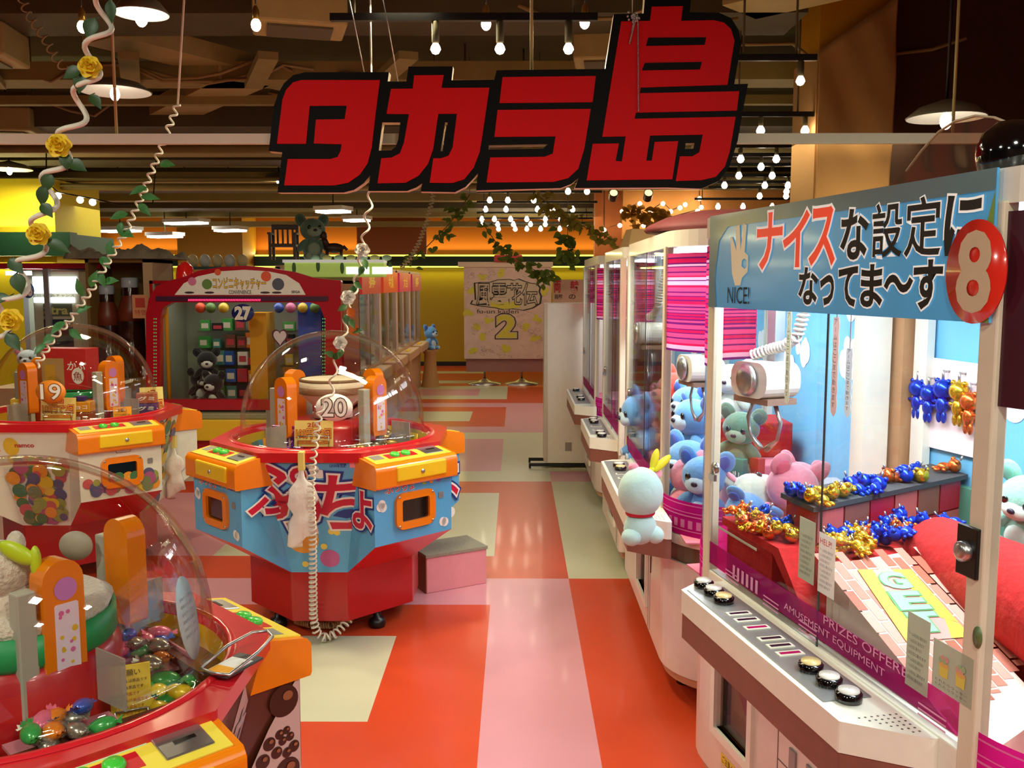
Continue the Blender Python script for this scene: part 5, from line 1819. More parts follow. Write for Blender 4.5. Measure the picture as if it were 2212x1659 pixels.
def charm(mt, nm_, label, p, s_, rot, group):
    if nm_ in CH:
        r = dup(CH[nm_], p, 0, label, rot, s_)
        r['group'] = group
        return r
    t = thing('metallic_charm', label, 'charm', p, 0, group, s_, rot)
    MB().ell((0, 0, .02), (.021, .019, .02), 14, 9).ell((-.015, 0, .036), (.007,) * 3, 8, 6).ell((.015, 0, .036), (.007,) * 3, 8, 6).build('head', mt, t)
    MB().ell((0, .03, .016), (.015, .02, .014), 12, 8).ell((-.014, .035, .012), (.009, .006, .006), 8, 6).ell((.014, .035, .012), (.009, .006, .006), 8, 6).ell((-.008, .052, .01), (.006, .01, .006), 8, 6).ell((.008, .052, .01), (.006, .01, .006), 8, 6).build('body', mt, t)
    MB().tube([(0, -.015, .036), (0, -.02, .05)], .003, 6).build('ring', steel, t)
    CH[nm_] = t
    return t


FO = {'blue': bluefoil, 'gold': gold, 'copper': copper}
n_ = 0
for row, (n, w0, w1) in enumerate(((7, .10, .16), (10, .16, .24), (11, .24, .34), (9, .34, .46), (8, .46, .58))):
    for i in range(n):
        w_ = R_.uniform(w0, w1)
        f = R_.random()
        ua, ub = .437 - (w_ - .14) * .43 + .035, .60 - (w_ - .08) * .30
        u = ua + (ub - ua) * f
        c = 'gold' if (row < 2 and f > .25) or (R_.random() < .1) else 'blue' if R_.random() < .75 else 'copper'
        z = .988 + (.022 if i % 3 == 0 else 0) + R_.uniform(0, .012)
        charm(FO[c], c, 'small %s metallic charm lying loose in the red tray' % c, at8(u, w_, z), 1.0, (R_.uniform(-.4, .4), R_.uniform(-.6, .6), R_.uniform(0, 6.28)), '%s charms in the red tray' % c)
for i in range(13):
    c = ['gold', 'copper', 'gold', 'blue', 'copper', 'gold'][i % 6]
    charm(FO[c], c, 'small %s metallic charm on the red ledge at the front left of cabinet 8' % c, at8(.10 + .024 * i, .035 + .05 * (i % 3 == 0) + .02 * (i % 2), .988 + .015 * (i % 2)), 1.05, (R_.uniform(-.3, .3), R_.uniform(-.4, .4), R_.uniform(0, 6.28)), '%s charms on the red ledge' % c)
for x, y, c, wd in ((1712, 1062, 'blue', 'at the left end'), (1735, 1068, 'blue', 'second from the left'), (1752, 1075, 'gold', 'gold pair, left'), (1795, 1068, 'gold', 'gold pair, right'), (1820, 1062, 'gold', 'beside the blue ball'),
                    (1838, 1048, 'blue', 'largest blue left of the gap'), (1865, 1042, 'blue', 'small one in the middle'), (1895, 1048, 'blue', 'before the tan board'), (1915, 1030, 'copper', 'by the tan board'),
                    (1960, 1030, 'blue', 'over the gold one'), (1990, 1030, 'gold', 'below the pink sheet, left'), (1975, 1018, 'blue', 'leaning behind the gold one'), (2085, 1000, 'blue', 'under the copper hanging charm'), (2060, 1008, 'copper', 'at the back of the mat'),
                    (2115, 985, 'copper', 'farthest right')):
    p = atZ(x, y + 12, 1.102)
    charm(FO[c], c, '%s metallic charm on the dark mat, %s' % (c, wd), p, 1.15, (R_.uniform(-.2, .2), R_.uniform(-.2, .2), R_.uniform(0, 6.28)), 'charms along the dark mat')

# hanging paper tags with vertical writing
for x0, y0, y1, w0, wd, rgb in ((1706, 672, 865, .12, 'left of the sliding edge beside the crane', (226, 222, 200)), (1808, 685, 890, .06, 'pinkish, right of the sliding edge', (232, 206, 196)), (1836, 752, 892, .06, 'short and white, right of the pinkish one', (240, 242, 240))):
    p = P8(x0, y0, w0)
    q = P8(x0 - 8, y1, w0)
    h = p.z - q.z
    t = thing('paper_tag', 'narrow paper strip with vertical writing, ' + wd, 'paper tag', p, rz8, 'paper strips inside cabinet 8')
    mb = MB()
    pts = [(.012 + .003 * (i % 2), -h * i / 12) for i in range(13)] + [(0, -h - .012)] + [(-.012 - .003 * (i % 2), -h * i / 12) for i in range(12, -1, -1)]
    mb.prism([pts], (0, 0, 0), (1, 0, 0), (0, 0, 1), (0, -1, 0), 0, .001)
    mb.build('strip', THIN('strip_%d' % rgb[1], rgb), t)
    mb = MB()
    fr = Frame((0, -.0015, 0), (1, 0, 0), (0, 0, 1))
    s_ = 'アームはここまで動きます'
    for i, ch in enumerate(s_):
        hw = .0008 if ch == 'ー' else .007
        fr.text(mb, ch, -hw, hw, -h * (i + 1) / 12.6, -h * (i + .25) / 12.6)
    mb.build('writing', M('tag_ink', (70, 66, 60), .5), t)
    MB().tube([(0, 0, -.004), (0, 0, 1.876 - p.z)], .0012, 5).build('thread', steel, t)

# on top of the cabinets
p = at8(1.12, .13, 1.94)
t = thing('black_globe', 'glossy black globe standing on top of the cabinet numbered 8', 'globe', (p.x, p.y, 1.94))
MB().lathe([(.05, 0), (.06, .015), (.066, .04), (.065, .065), (.054, .09), (.03, .11), (.001, .115)], seg=32).build('globe', blackgloss, t)
MB().lathe([(.064, 0), (.064, .01), (.055, .012)], seg=32).build('base_ring', steel, t)
fa = Frame(at8(0, .16, 0), D8, V((0, 0, 1)))
pl_ = [fa.px(x, y) for x, y in ((1895, 440), (1960, 370), (1993, 325), (2030, 285), (2065, 262), (2110, 250), (2150, 254), (2185, 268), (2240, 300), (2330, 330))]
pl_ = [(pl_[0][0] - .02, 1.94)] + pl_[1:] + [(pl_[-1][0], 1.94)]
t = thing('acrylic_panel', 'clear brownish acrylic panel with a rounded top on cabinet 8', 'panel', at8(.9, .16, 1.94), rz8)
MB().prism([pl_], fa.o, fa.ex, fa.ey, fa.n, 0, .005).build('panel', amber, t, True)
MB().tube([fa.p(u, v_, .0025) for u, v_ in pl_[1:-1]], .003, 6).build('edge', M('edge_pale', (214, 190, 160), .3), t, True)
p = atY(1545, 480, 4.15)
t = thing('maroon_tray', 'flat maroon domed tray lying on top of the plush cabinet', 'tray', (1.0, 4.25, 1.94))
MB().lathe([(.001, .12), (.2, .112), (.32, .085), (.40, .05), (.42, .03), (.41, .018), (.36, .03), (.001, .05)], seg=40, sy=.85).build('tray', M('maroon_felt', (104, 36, 40), .7), t)
MB().lathe([(.2, 0), (.22, .03), (.15, .05)], seg=28).build('foot', black, t)
p = atY(1302, 545, 5.9)
t = thing('paper_box', 'tan paper box standing on the square cornered cabinet', 'box', (.82, 6.1, 1.94), .2)
MB().add([(-.13, -.1, 0), (.13, -.1, 0), (.13, .1, 0), (-.13, .1, 0), (-.09, -.06, .14), (.09, -.06, .14), (.09, .06, .14), (-.09, .06, .14)], [(0, 3, 2, 1), (4, 5, 6, 7), (0, 1, 5, 4), (1, 2, 6, 5), (2, 3, 7, 6), (3, 0, 4, 7)]).build('box', M('tan_paper', (190, 152, 104), .7), t)

# ================================================================ back of the hall
# arch fronted prize cabinet (number 27)
Y27 = 8.5
p0, p1 = atY(318, 640, Y27).x, atY(738, 640, Y27).x
W27 = p1 - p0
t27 = thing('prize_cabinet', 'big red arch topped prize cabinet with the blue number 27', 'arcade machine', ((p0 + p1) / 2, Y27, 0))
h = W27 / 2
g = lambda x, y: (atY(x, y, Y27).x - (p0 + p1) / 2, atY(x, y, Y27).z)
F27 = Frame((0, 0, 0), (1, 0, 0), (0, 0, 1))
win = [g(348, 862), g(348, 690), g(355, 665), g(375, 653), g(672, 653), g(692, 660), g(703, 690), g(703, 862)]
archo = [g(318, 885), g(318, 680), g(324, 645), g(340, 618), g(372, 605), g(395, 600), g(430, 585), g(480, 577), g(530, 574), g(580, 578), g(640, 588), g(680, 600), g(738, 606), g(738, 885)]
head = [g(380, 637), g(400, 612), g(430, 597), g(480, 586), g(530, 583), g(580, 586), g(620, 594), g(648, 612), g(662, 637)]
EX, EZ, EN = V((1, 0, 0)), V((0, 0, 1)), V((0, -1, 0))
zb = g(348, 885)[1]
MB().prism([archo, win], (0, 0, 0), EX, EZ, EN, -.06, .03, 0).build('arch_front', M('arch_red', (176, 22, 40), .22, coat=.6), t27, bevel=.012)
MB().prism([[g(340, 650), g(710, 650), g(710, 640), g(340, 640)]], (0, 0, 0), EX, EZ, EN, .03, .045).build('light_bar', M('bar_plum', (70, 30, 60), .3), t27)
mb = MB()
for i in range(46):
    x, z = g(410 + i * 3.4, 650)
    mb.obox((x, -.046, z), (.009, 0, .0), (0, -.002, 0), (.004, 0, .018))
mb.build('led_row', EMIT('led_pink', (255, 50, 110), 1.4), t27)
for xs in (343, 706):
    mb = MB()
    for i in range(22):
        x, z = g(xs - 8, 690 + i * 7.5)
        for dx in (0, .018):
            mb.obox((x + dx, -.033, z), (.009, 0, 0), (0, -.002, 0), (0, 0, .012))
    mb.build('led_column', M('led_green', (110, 200, 120), .4, emit=.25), t27, label='column of green lights')
mb = MB()
F27.o = V((0, -.031, 0))
mb.prism([head], (0, 0, 0), EX, EZ, EN, .03, .034, 0)
F27.o = V((0, -.035, 0))
for x, y, r, mi in ((418, 608, 9, 1), (450, 614, 11, 2), (473, 588, 7, 3), (577, 597, 11, 3), (603, 614, 13, 4)):
    u, v_ = g(x, y)
    F27.disc(mb, u, v_, r * Y27 / 2000, lift=.001, m=mi)
for x in (412, 455, 575, 600):
    u, v_ = g(x, 632)
    F27.disc(mb, u, v_, .045, .01, lift=.001, m=5)
(u0, v0), (u1, v1) = g(463, 624), g(576, 600)
F27.text(mb, 'コンビニキャッチャー', u0, u1, v0, v1, off=.05, lift=.002, m=5)
F27.text(mb, 'コンビニキャッチャー', u0, u1, v0, v1, off=.02, lift=.003, m=6)
(u0, v0), (u1, v1) = g(497, 635), g(545, 627)
F27.text(mb, 'CONVENIENCE', u0, u1, v0, v1, off=.01, lift=.002, m=5)
(u0, v0), (u1, v1) = g(632, 633), g(650, 628)
F27.text(mb, 'SEGA', u0, u1, v0, v1, off=.03, lift=.002, m=5)
mb.build('header', [M('header_grid_white', (206, 196, 180), .5, emit=.15), M('ball_pink', (214, 120, 160), .4), M('ball_green', (100, 140, 70), .4), M('ball_orange', (226, 90, 50), .4), M('ball_slate', (80, 84, 104), .35), M('header_ink', (60, 20, 30), .5), M('header_letter', (236, 190, 60), .4)], t27)
zt = g(0, 606)[1]
MB().box(-h, -h + .03, .06, .95, 0, zt).box(h - .03, h, .06, .95, 0, zt).box(-h, h, .92, .95, 0, zt).box(-h, h, .06, .95, zt - .03, zt).build('cabinet_shell', M('arch_red', (176, 22, 40), .22, coat=.6), t27)
MB().box(-h + .03, h - .03, .86, .92, zb, zt - .03, 0).box(-h + .03, h - .03, .0, .9, zb - .02, zb, 1).box(-h + .03, -h + .045, .06, .9, zb, zt - .03, 0).box(h - .045, h - .03, .06, .9, zb, zt - .03, 0).build('interior', [M('interior_olive', (150, 156, 132), .6), M('interior_dark', (50, 46, 40), .5)], t27)
MB().box(h - .5, h - .28, .4, .86, zb, zt - .05).build('prize_column', M('column_blue', (40, 80, 180), .5), t27)
MB().box(-.02, .14, .2, .5, zb, zt - .3).build('prize_pillar', M('pillar_yellow', (226, 160, 30), .4), t27)
MB().tube([(-h + .13, .1, zb), (-h + .13, .1, zt - .25), (-h + .17, .1, zt - .13)], .02, 8).build('side_trim', M('pillar_yellow', (226, 160, 30), .4), t27)
MB().box(-h + .06, h - .06, .0, .006, zb, zt - .1).build('front_pane', glass, t27)
MB().box(-h, h, -.10, .9, zb - .075, zb - .02, 0).build('sill', M('sill_grey', (150, 146, 110), .4), t27, bevel=.01)
MB().box(-h + .02, h - .02, -.14, .9, zb - .27, zb - .075).build('yellow_band', M('band_yellow', (236, 190, 40), .35, coat=.3), t27, bevel=.012)
MB().box(-h + .02, h - .02, -.06, .9, .0, zb - .27).build('lower_body', deepred, t27)
MB().box(.5, .64, -.065, -.06, .48, .56).build('rating_plate', paper, t27)
u, v_ = g(375, 595)
MB().lathe([(.085, 0), (.085, .06), (.07, .13), (.03, .17), (.001, .18)], (u, .3, g(0, 606)[1]), 20).build('beacon', M('beacon_red', (226, 30, 26), .15, coat=.8, emit=.12), t27)
area('prize_cabinet_light', (t27.location.x, Y27 + .3, zt - .05), 1.4, .3, 4, (1, .98, .9))
p = atY(527, 676, Y27)
number_plate('blue oval plate with number 27 on the red prize cabinet', '27', (p.x, Y27 - .034, p.z), .205, .165, M('plate_navy', (28, 44, 110), .3), paper, M('plate_digit', (226, 214, 200), .5), .03)
# prizes behind its pane
rp = random.Random(8)
prc = {'red': (206, 50, 60), 'green': (70, 160, 70), 'white': (226, 220, 206), 'blue': (50, 90, 170), 'pink': (226, 120, 150), 'brown': (110, 70, 50), 'yellow': (226, 196, 60), 'black': (30, 30, 34), 'teal': (60, 130, 120), 'orange': (226, 120, 40)}
cx27 = (p0 + p1) / 2
PB = {}
for j, zz in enumerate((.02, .19, .36, .53, .70)):
    sh = MB().box(-h + .25, -.04, .58, .86, zb + zz - .015, zb + zz).box(.16, h - .52, .58, .86, zb + zz - .015, zb + zz).build('shelf', clearshelf, t27)
    for i in range(9):
        x = -h + .30 + i * .118 + rp.uniform(-.012, .012)
        if -.06 < x < .2 or x > h - .56:
            continue
        cn = rp.choice(list(prc))
        key = cn
        loc = (cx27 + x, Y27 + .68, zb + zz)
        lb = '%s prize box on the shelves behind the pane of cabinet 27' % cn
        if key not in PB:
            t = thing('prize_box', lb, 'prize box', loc, 0, '%s boxes in the red prize cabinet' % cn)
            MB().box(-.05, .05, -.03, .03, 0, .13).build('carton', M('prize_' + cn, prc[cn], .4, var=.15), t, bevel=.003)
            MB().box(-.035, .035, -.0315, -.03, .03, .09).build('label_panel', M('prize_panel_' + rp.choice('ab'), rp.choice(((226, 214, 190), (190, 60, 70))), .5), t)
            PB[key] = t
        else:
            r = dup(PB[key], loc, rp.uniform(-.3, .3), lb)
            r.scale = (rp.uniform(.7, 1.25), rp.uniform(.8, 1.2), rp.uniform(.55, 1.15))
for i, (x, cn) in enumerate(((433, 'orange'), (455, 'green'), (483, 'yellow'), (602, 'blue'), (628, 'pink'), (654, 'yellow'), (680, 'green'))):
    p = atY(x, 665, Y27 + .35)
    t = thing('hanging_ball', '%s ball hanging at the top of cabinet 27, %s' % (cn, ['first from the left', 'second from the left', 'third from the left', 'just right of the blue column', 'right of the blue one', 'second from the right', 'last on the right'][i]), 'ball', p, 0, 'balls hanging in cabinet 27')
    MB().ell((0, 0, 0), .05, 16, 10).build('ball', M('ball_%s' % cn, prc[cn], .3, coat=.4), t)
    MB().tube([(0, 0, .05), (0, 0, zt - .03 - p.z)], .002, 5).build('thread', steel, t)
for x, y, Y, s_, rz, wd in ((448, 800, 8.95, 1.1, .3, 'upper one'), (470, 855, 8.8, 1.1, -.3, 'lower one'), (425, 835, 9.0, 1.0, .8, 'lying left of the other two')):
    p = atY(x, y, Y)
    plush('black', 'black and white plush toy in cabinet 27, ' + wd, (p.x, Y, max(zb, p.z - .12)), s_, (.2, 0, rz), 'black and white plush toys in cabinet 27')
t = thing('price_tag', 'pink price tag hung on the blue column in cabinet 27', 'price tag', atY(563, 733, Y27 + .38))
MB().box(-.06, .06, 0, .004, -.06, .05).build('card', M('tag_pink', (214, 60, 110), .5), t)
fr = Frame((0, -.001, 0), (1, 0, 0), (0, 0, 1))
mb = MB()
fr.text(mb, '100', -.045, .045, -.035, .01, off=.03)
mb.build('lettering', paperyellow, t)
t = thing('price_tag', 'pale heart shaped tag at the lower right in cabinet 27', 'price tag', atY(605, 728, Y27 + .02))
pts = [(.075 * math.sin(a) ** 3, .006 * (13 * math.cos(a) - 5 * math.cos(2 * a) - 2 * math.cos(3 * a) - math.cos(4 * a))) for a in [i * 2 * PI / 28 for i in range(28)]]
MB().prism([pts], (0, 0, 0), EX, EZ, EN, 0, .004, 0).prism([[(x * .8, y * .8) for x, y in pts]], (0, 0, 0), EX, EZ, EN, .004, .006, 1).build('heart', [M('heart_edge', (90, 40, 70), .5), M('heart_pale', (236, 214, 220), .5)], t)

# row of narrow crane cabinets down the left of the aisle
XW = -1.62
signs = [('sign_scarlet', (206, 50, 50)), ('sign_fire', (226, 70, 40)), ('sign_rose', (214, 50, 90)), ('sign_plum', (190, 40, 90))]
wds = ['nearest', 'second', 'third', 'farthest']
frameM = M('cabinet_pinkish_frame', (206, 170, 158), .4)
for i in range(4):
    y0 = 9.55 + i * 1.55
    t = thing('crane_cabinet', '%s narrow crane cabinet with a red top sign along the left of the aisle' % wds[i], 'claw machine', (XW, y0, 0), 0, 'narrow crane cabinets left of the aisle')
    L_ = 1.45
    MB().box(-.85, 0, 0, L_, .0, .82).build('body', M('cabinet_tan', (206, 166, 130), .45), t, bevel=.01)
    MB().box(0, .16, .1, L_ - .1, .66, .78).build('control_shelf', M('cabinet_tan', (206, 166, 130), .45), t, bevel=.015)
    MB().lathe([(.03, .78), (.03, .80), (.001, .802)], (.08, .4, 0), 12).lathe([(.03, .78), (.03, .80), (.001, .802)], (.08, .6, 0), 12).build('push_button', yellow, t)
    for a, b in ((-.85, -.8), (-.05, 0)):
        for c, d in ((0, .06), (L_ * .5 - .03, L_ * .5 + .03), (L_ - .06, L_)):
            MB().box(a, b, c, d, .82, 1.9).build('frame_post', frameM, t)
    MB().box(-.85, 0, 0, L_, 1.86, 1.92).build('top', frameM, t)
    MB().box(-.006, .0, .06, L_ - .06, .82, 1.86).build('front_pane', glass, t)
    MB().box(-.8, -.05, .02, .026, .82, 1.86).build('end_pane', glass, t)
    s_ = MB().box(.0, .03, .06, L_ - .06, 1.62, 1.88).build('top_sign', M(signs[i][0], signs[i][1], .35, coat=.4, emit=.35), t)
    fr = Frame((.031, .15, 1.65), (0, 1, 0), (0, 0, 1))
    mb = MB()
    fr.text(mb, ['祭', '金魚', '大当', '祭'][i], .35, .8, .03, .18, off=.03)
    mb.build('sign_letter', M('sign_gold', (236, 200, 70), .4, emit=.2), s_)
    MB().box(-.84, -.8, .03, L_ - .03, .82, 1.86).build('back_panel', M('pale_blue_panel', (150, 176, 170), .5), t)
    area('crane_cabinet_light', (XW - .4, y0 + L_ / 2, 1.84), .3, 1.0, 9, (.95, 1, .9))
    for j in range(3):
        plush(['teal', 'grey', 'green'][j], '%s plush toy in the %s crane cabinet left of the aisle' % (['teal', 'pale grey', 'pale green'][j], wds[i]), (XW - .25 - .1 * j, y0 + .3 + .4 * j, .82), 1.0, (0, 0, 1.4), 'plush toys in the narrow crane cabinets')
# near end of that row: cabinet with the lit green header
y0 = 9.0
t = thing('header_cabinet', 'crane cabinet with a glowing green header board behind the red prize cabinet', 'claw machine', (-2.0, y0, 0))
xa, xb = atY(597, 580, y0).x + 2.0, atY(820, 580, y0).x + 2.0
z0_, z1_ = atY(600, 598, y0).z, atY(600, 566, y0).z
MB().box(xa + .15, .36, .52, .55, .0, z0_).build('body', frameM, t)
MB().box(xa, xb - .0, .3, .5, z0_, z1_).build('header_box', M('header_lime', (170, 196, 90), .4, emit=.35), t, bevel=.01)
MB().box(xa - .01, xb, .28, .52, z1_, z1_ + .03).build('header_cap', M('cap_white_lit', (236, 236, 226), .4, emit=.3), t)
mb = MB()
fr = Frame((0, .299, 0), (1, 0, 0), (0, 0, 1))
for a, b in ((.62, .74), (.80, .85), (.88, 1.08)):
    mb.box(xa + a, xa + b, .294, .3, z0_ + .03, z0_ + .1, 0)
for i in range(5):
    fr.disc(mb, xa + .1 + i * .24, z0_ + .09 + .02 * (i % 2), .02, .06, .003, 1)
mb.build('header_print', [EMIT('header_glow', (240, 255, 240), 1.6), M('header_grass', (70, 120, 50), .5)], t)
mb = MB()
for i in range(7):
    mb.ell((xa + .3 + .12 * i, .35, z1_ + .05), (.05, .04, .03), 10, 6, i % 2)
mb.build('header_ornament', [M('orn_mint', (190, 230, 200), .4), M('orn_yellow', (226, 230, 150), .4)], t)
# on top: dark wooden chair, big green plush, dark object
darkwood = M('dark_wood', (58, 30, 22), .5)
zt2 = z1_ + .03
pc = atY(614, 556, y0 + .42)
t = thing('wooden_chair', 'small dark wooden armchair standing on top of the cabinets at the back', 'chair', (pc.x, y0 + .42, zt2), .1)
MB().box(-.13, .13, -.12, .12, .13, .16).build('seat', darkwood, t, bevel=.006)
for sx in (-.12, .12):
    for sy in (-.11, .11):
        MB().box(sx - .014, sx + .014, sy - .014, sy + .014, 0, .36 if sy > 0 else .25).build('leg', darkwood, t)
MB().box(-.12, .12, .1, .125, .31, .36).build('top_rail', darkwood, t, bevel=.006)
for sx in (-.075, -.025, .025, .075):
    MB().box(sx - .01, sx + .01, .105, .12, .16, .31).build('back_slat', darkwood, t)
for sx in (-.125, .125):
    MB().box(sx - .018, sx + .018, -.13, .12, .25, .27).build('armrest', darkwood, t)
pc = atY(676, 548, y0 + .45)
plush('teal', 'big dusty green plush toy sitting beside the dark chair on the cabinets', (pc.x, y0 + .45, zt2), 1.45, (0, 0, .4), 'plush toys on top of the cabinets')
pc = atY(722, 552, y0 + .42)
t = thing('dark_figurine', 'dark carved animal figurine on top of the cabinets', 'figurine', (pc.x, y0 + .42, zt2), .2)
MB().ell((0, 0, .12), (.1, .05, .05), 14, 9).ell((-.1, 0, .24), (.035, .03, .045), 12, 8).tube([(-.07, 0, .14), (-.1, 0, .22)], [.035, .025], 10).tube([(.09, 0, .14), (.13, 0, .1)], .015, 8).build('body', darkwood, t)
for sx in (-.07, .07):
    for sy in (-.03, .03):
        MB().tube([(sx, sy, .1), (sx, sy, 0)], .016, 8).build('leg', darkwood, t)

# blue plush on a tan stool near the end of the row
p = atZ(912, 835, 0)
p.x += .14
t = thing('plush_stand', 'tan stand with flared foot at the far end of the crane row', 'stand', (p.x, p.y, 0))
MB().lathe([(.16, 0), (.15, .03), (.11, .3), (.10, .55), (.13, .6), (.13, .63), (.001, .63)], seg=20).build('stand', M('stand_tan', (196, 150, 96), .6), t)
plush('blue', 'blue plush toy sitting on the tan stand at the end of the crane row', (p.x, p.y, .63), 1.35, (0, 0, 1.0), 'plush toys outside the machines')

# white sheet board on round metal feet
YBd = 15.9
q0, q1 = atY(1002, 575, YBd), atY(1190, 775, YBd)
t = thing('display_board', 'tall pale board with an ornate black title and a big 2, on round metal feet', 'sign board', ((q0.x + q1.x) / 2, YBd, 0))
bx = (q0.x + q1.x) / 2
wB = (q1.x - q0.x) / 2
MB().box(-wB, wB, -.02, .02, q1.z, q0.z).build('sheet', M('sheet_mottled', (208, 180, 168), .7, var=.18, scale=9), t)
MB().box(-wB + .03, wB, .03, .05, .22, q1.z + .1).build('lower_panel', M('panel_rose_grey', (150, 106, 100), .6), t)
z2, z3 = atY(0, 577, YBd).z, atY(0, 566, YBd).z
MB().box(atY(986, 0, YBd).x - bx, atY(1197, 0, YBd).x - bx, -.04, .06, z2, z3).build('top_beam', M('beam_cream', (214, 190, 166), .6), t)
for x in (1044, 1128):
    u = atY(x, 0, YBd).x - bx
    MB().tube([(u, .08, .03), (u, .08, q0.z)], .018, 10).lathe([(.3, 0), (.3, .02), (.12, .05), (.04, .09), (.03, .1)], (u, .08, 0), 26).build('stand_foot', steel, t)
fr = Frame((0, -.021, 0), (1, 0, 0), (0, 0, 1))
gb = lambda x, y: (atY(x, y, YBd).x - bx, atY(x, y, YBd).z)
mb = MB()
rnd = random.Random(12)
for x, y in ((1085, 592), (1042, 600), (1158, 603), (1017, 627), (1012, 677), (1055, 693), (1028, 706), (1040, 731), (1092, 755), (1160, 690), (1135, 709), (1158, 728), (1020, 751), (1177, 630)):
    u, v_ = gb(x, y)
    for k in range(4):
        fr.disc(mb, u + rnd.gauss(0, .03), v_ + rnd.gauss(0, .03), rnd.uniform(.03, .055), lift=.001 + k * .0002, m=0, seg=10)
for i in range(140):
    u, v_ = gb(rnd.uniform(1005, 1188), rnd.uniform(580, 772))
    a = rnd.uniform(0, 6.28)
    r = rnd.uniform(.02, .06)
    n = 12
    ring = [(u + r * math.cos(2 * PI * j / n), v_ + r * .6 * math.sin(2 * PI * j / n + a)) for j in range(n)]
    ring2 = [(u + (r - .006) * math.cos(2 * PI * j / n), v_ + (r - .006) * .6 * math.sin(2 * PI * j / n + a)) for j in range(n)]
    mb.add([fr.p(*q, .0018) for q in ring + ring2], [(j, (j + 1) % n, n + (j + 1) % n, n + j) for j in range(n)], 1)
cl = [(1018, 656), (1022, 648), (1028, 648), (1026, 612), (1040, 610), (1060, 610), (1075, 605), (1100, 604), (1110, 606), (1120, 603), (1132, 608), (1145, 612), (1160, 614), (1166, 622), (1164, 630), (1168, 640), (1166, 655), (1150, 665), (1130, 670), (1105, 666), (1085, 668), (1068, 664), (1050, 662), (1035, 660)]
sc = lambda pts, k: [(1092 + (x - 1092) * k, 636 + (y - 636) * k) for x, y in pts]
fr.poly(mb, [gb(*q) for q in sc(cl, 1.04)], .0024, 2)
fr.poly(mb, [gb(*q) for q in sc(cl, .985)], .0028, 3)
fr.poly(mb, [gb(*q) for q in ((1060, 662), (1062, 652), (1125, 652), (1122, 664), (1090, 668))], .003, 0)
for i, ch in enumerate('風雲花伝'):
    x = 1030 + i * 33
    (u0, v0), (u1, v1) = gb(x, 658), gb(x + 31, 613)
    fr.text(mb, ch, u0, u1, v0, v1, off=.04, lift=.0034, m=2)
    fr.text(mb, ch, u0, u1, v0, v1, off=-.005, lift=.0038, m=3)
(u0, v0), (u1, v1) = gb(1030, 677), gb(1120, 668)
fr.text(mb, 'fu-un kaden', u0, u1, v0, v1, lift=.0034, m=2)
(u0, v0), (u1, v1) = gb(1076, 727), gb(1112, 682)
fr.text(mb, '2', u0, u1, v0, v1, off=.09, lift=.0034, m=2)
fr.text(mb, '2', u0, u1, v0, v1, off=.06, lift=.0038, m=3)
fr.text(mb, '2', u0, u1, v0, v1, off=.03, lift=.0042, m=0)
mb.build('board_print', [M('splash_yellow', (200, 190, 60), .6), M('doodle_brown', (140, 110, 104), .6), M('title_black', (26, 24, 22), .5), M('title_fill', (190, 172, 150), .6)], t)
t = thing('red_cushion', 'small red box lying on top of the pale display board', 'box', (atY(1098, 560, YBd).x, YBd, z3))
MB().box(-.24, .24, -.1, .1, 0, .12).build('box', M('dusty_red', (190, 50, 50), .6), t, bevel=.02)

# white cabinet side with feet at the end of the claw row, exchange sign above
q = atZ(1176, 1012, 0.04)
t = thing('white_partition', 'tall plain white partition on black feet at the end of the claw cabinets', 'partition', (q.x, 8.6, 0))
zp = atY(1200, 655, 8.6).z
MB().box(0, .55, -.02, .28, .06, zp).build('panel', M('partition_white', (226, 214, 196), .45), t, bevel=.006)
MB().box(.0, .03, -.03, -.02, .07, zp).build('edge_strip', M('strip_tan', (196, 180, 156), .5), t)
for y in (0.0, .27):
    MB().box(-.14, .5, y - .012, y + .012, 0.02, .05).box(-.14, -.12, y - .012, y + .012, 0, .03).box(.4, .5, y - .012, y + .012, 0, .03).build('foot', black, t)
MB().box(.2, .26, -.024, -.02, .17, .25).build('sticker', M('sticker_grey', (150, 140, 126), .6), t)
YE = 9.9
t = thing('exchange_sign', 'pale sign with red exchange characters behind the white partition', 'sign', (atY(1230, 630, YE).x, YE, 0))
a, b = atY(1194, 656, YE), atY(1330, 604, YE)
x0 = t.location.x
MB().box(a.x - x0, b.x - x0, 0, .04, a.z, b.z).build('panel', M('sign_peach', (226, 176, 150), .6), t)
MB().box(-.03, .03, .04, .08, 0, b.z).build('post', grey, t)
fr = Frame((-x0, YE - .001, 0), (1, 0, 0), (0, 0, 1))
mb = MB()
for ch, xa_, xb_, ya, yb_, mi in (('両', 1197, 1211, 632, 607, 0), ('替', 1232, 1250, 632, 607, 0), ('機', 1266, 1282, 632, 607, 0), ('両替', 1198, 1215, 646, 636, 1), ('の', 1229, 1243, 646, 636, 1)):
    p, q = atY(xa_, ya, YE), atY(xb_, yb_, YE)
    fr.text(mb, ch, p.x, q.x, p.z, q.z, off=.03, m=mi)
mb.o = None
mb.build('lettering', [M('exchange_red', (206, 36, 40), .5), M('exchange_brown', (110, 80, 56), .5)], t)
for o_ in t.children:
    if o_.name.startswith('lettering'):
        for v_ in o_.data.vertices:
            v_.co.y -= YE

# ---------------------------------------------------------------- far left
YL = 8.9
def gl(x, y, Y=YL):
    return atY(x, y, Y)


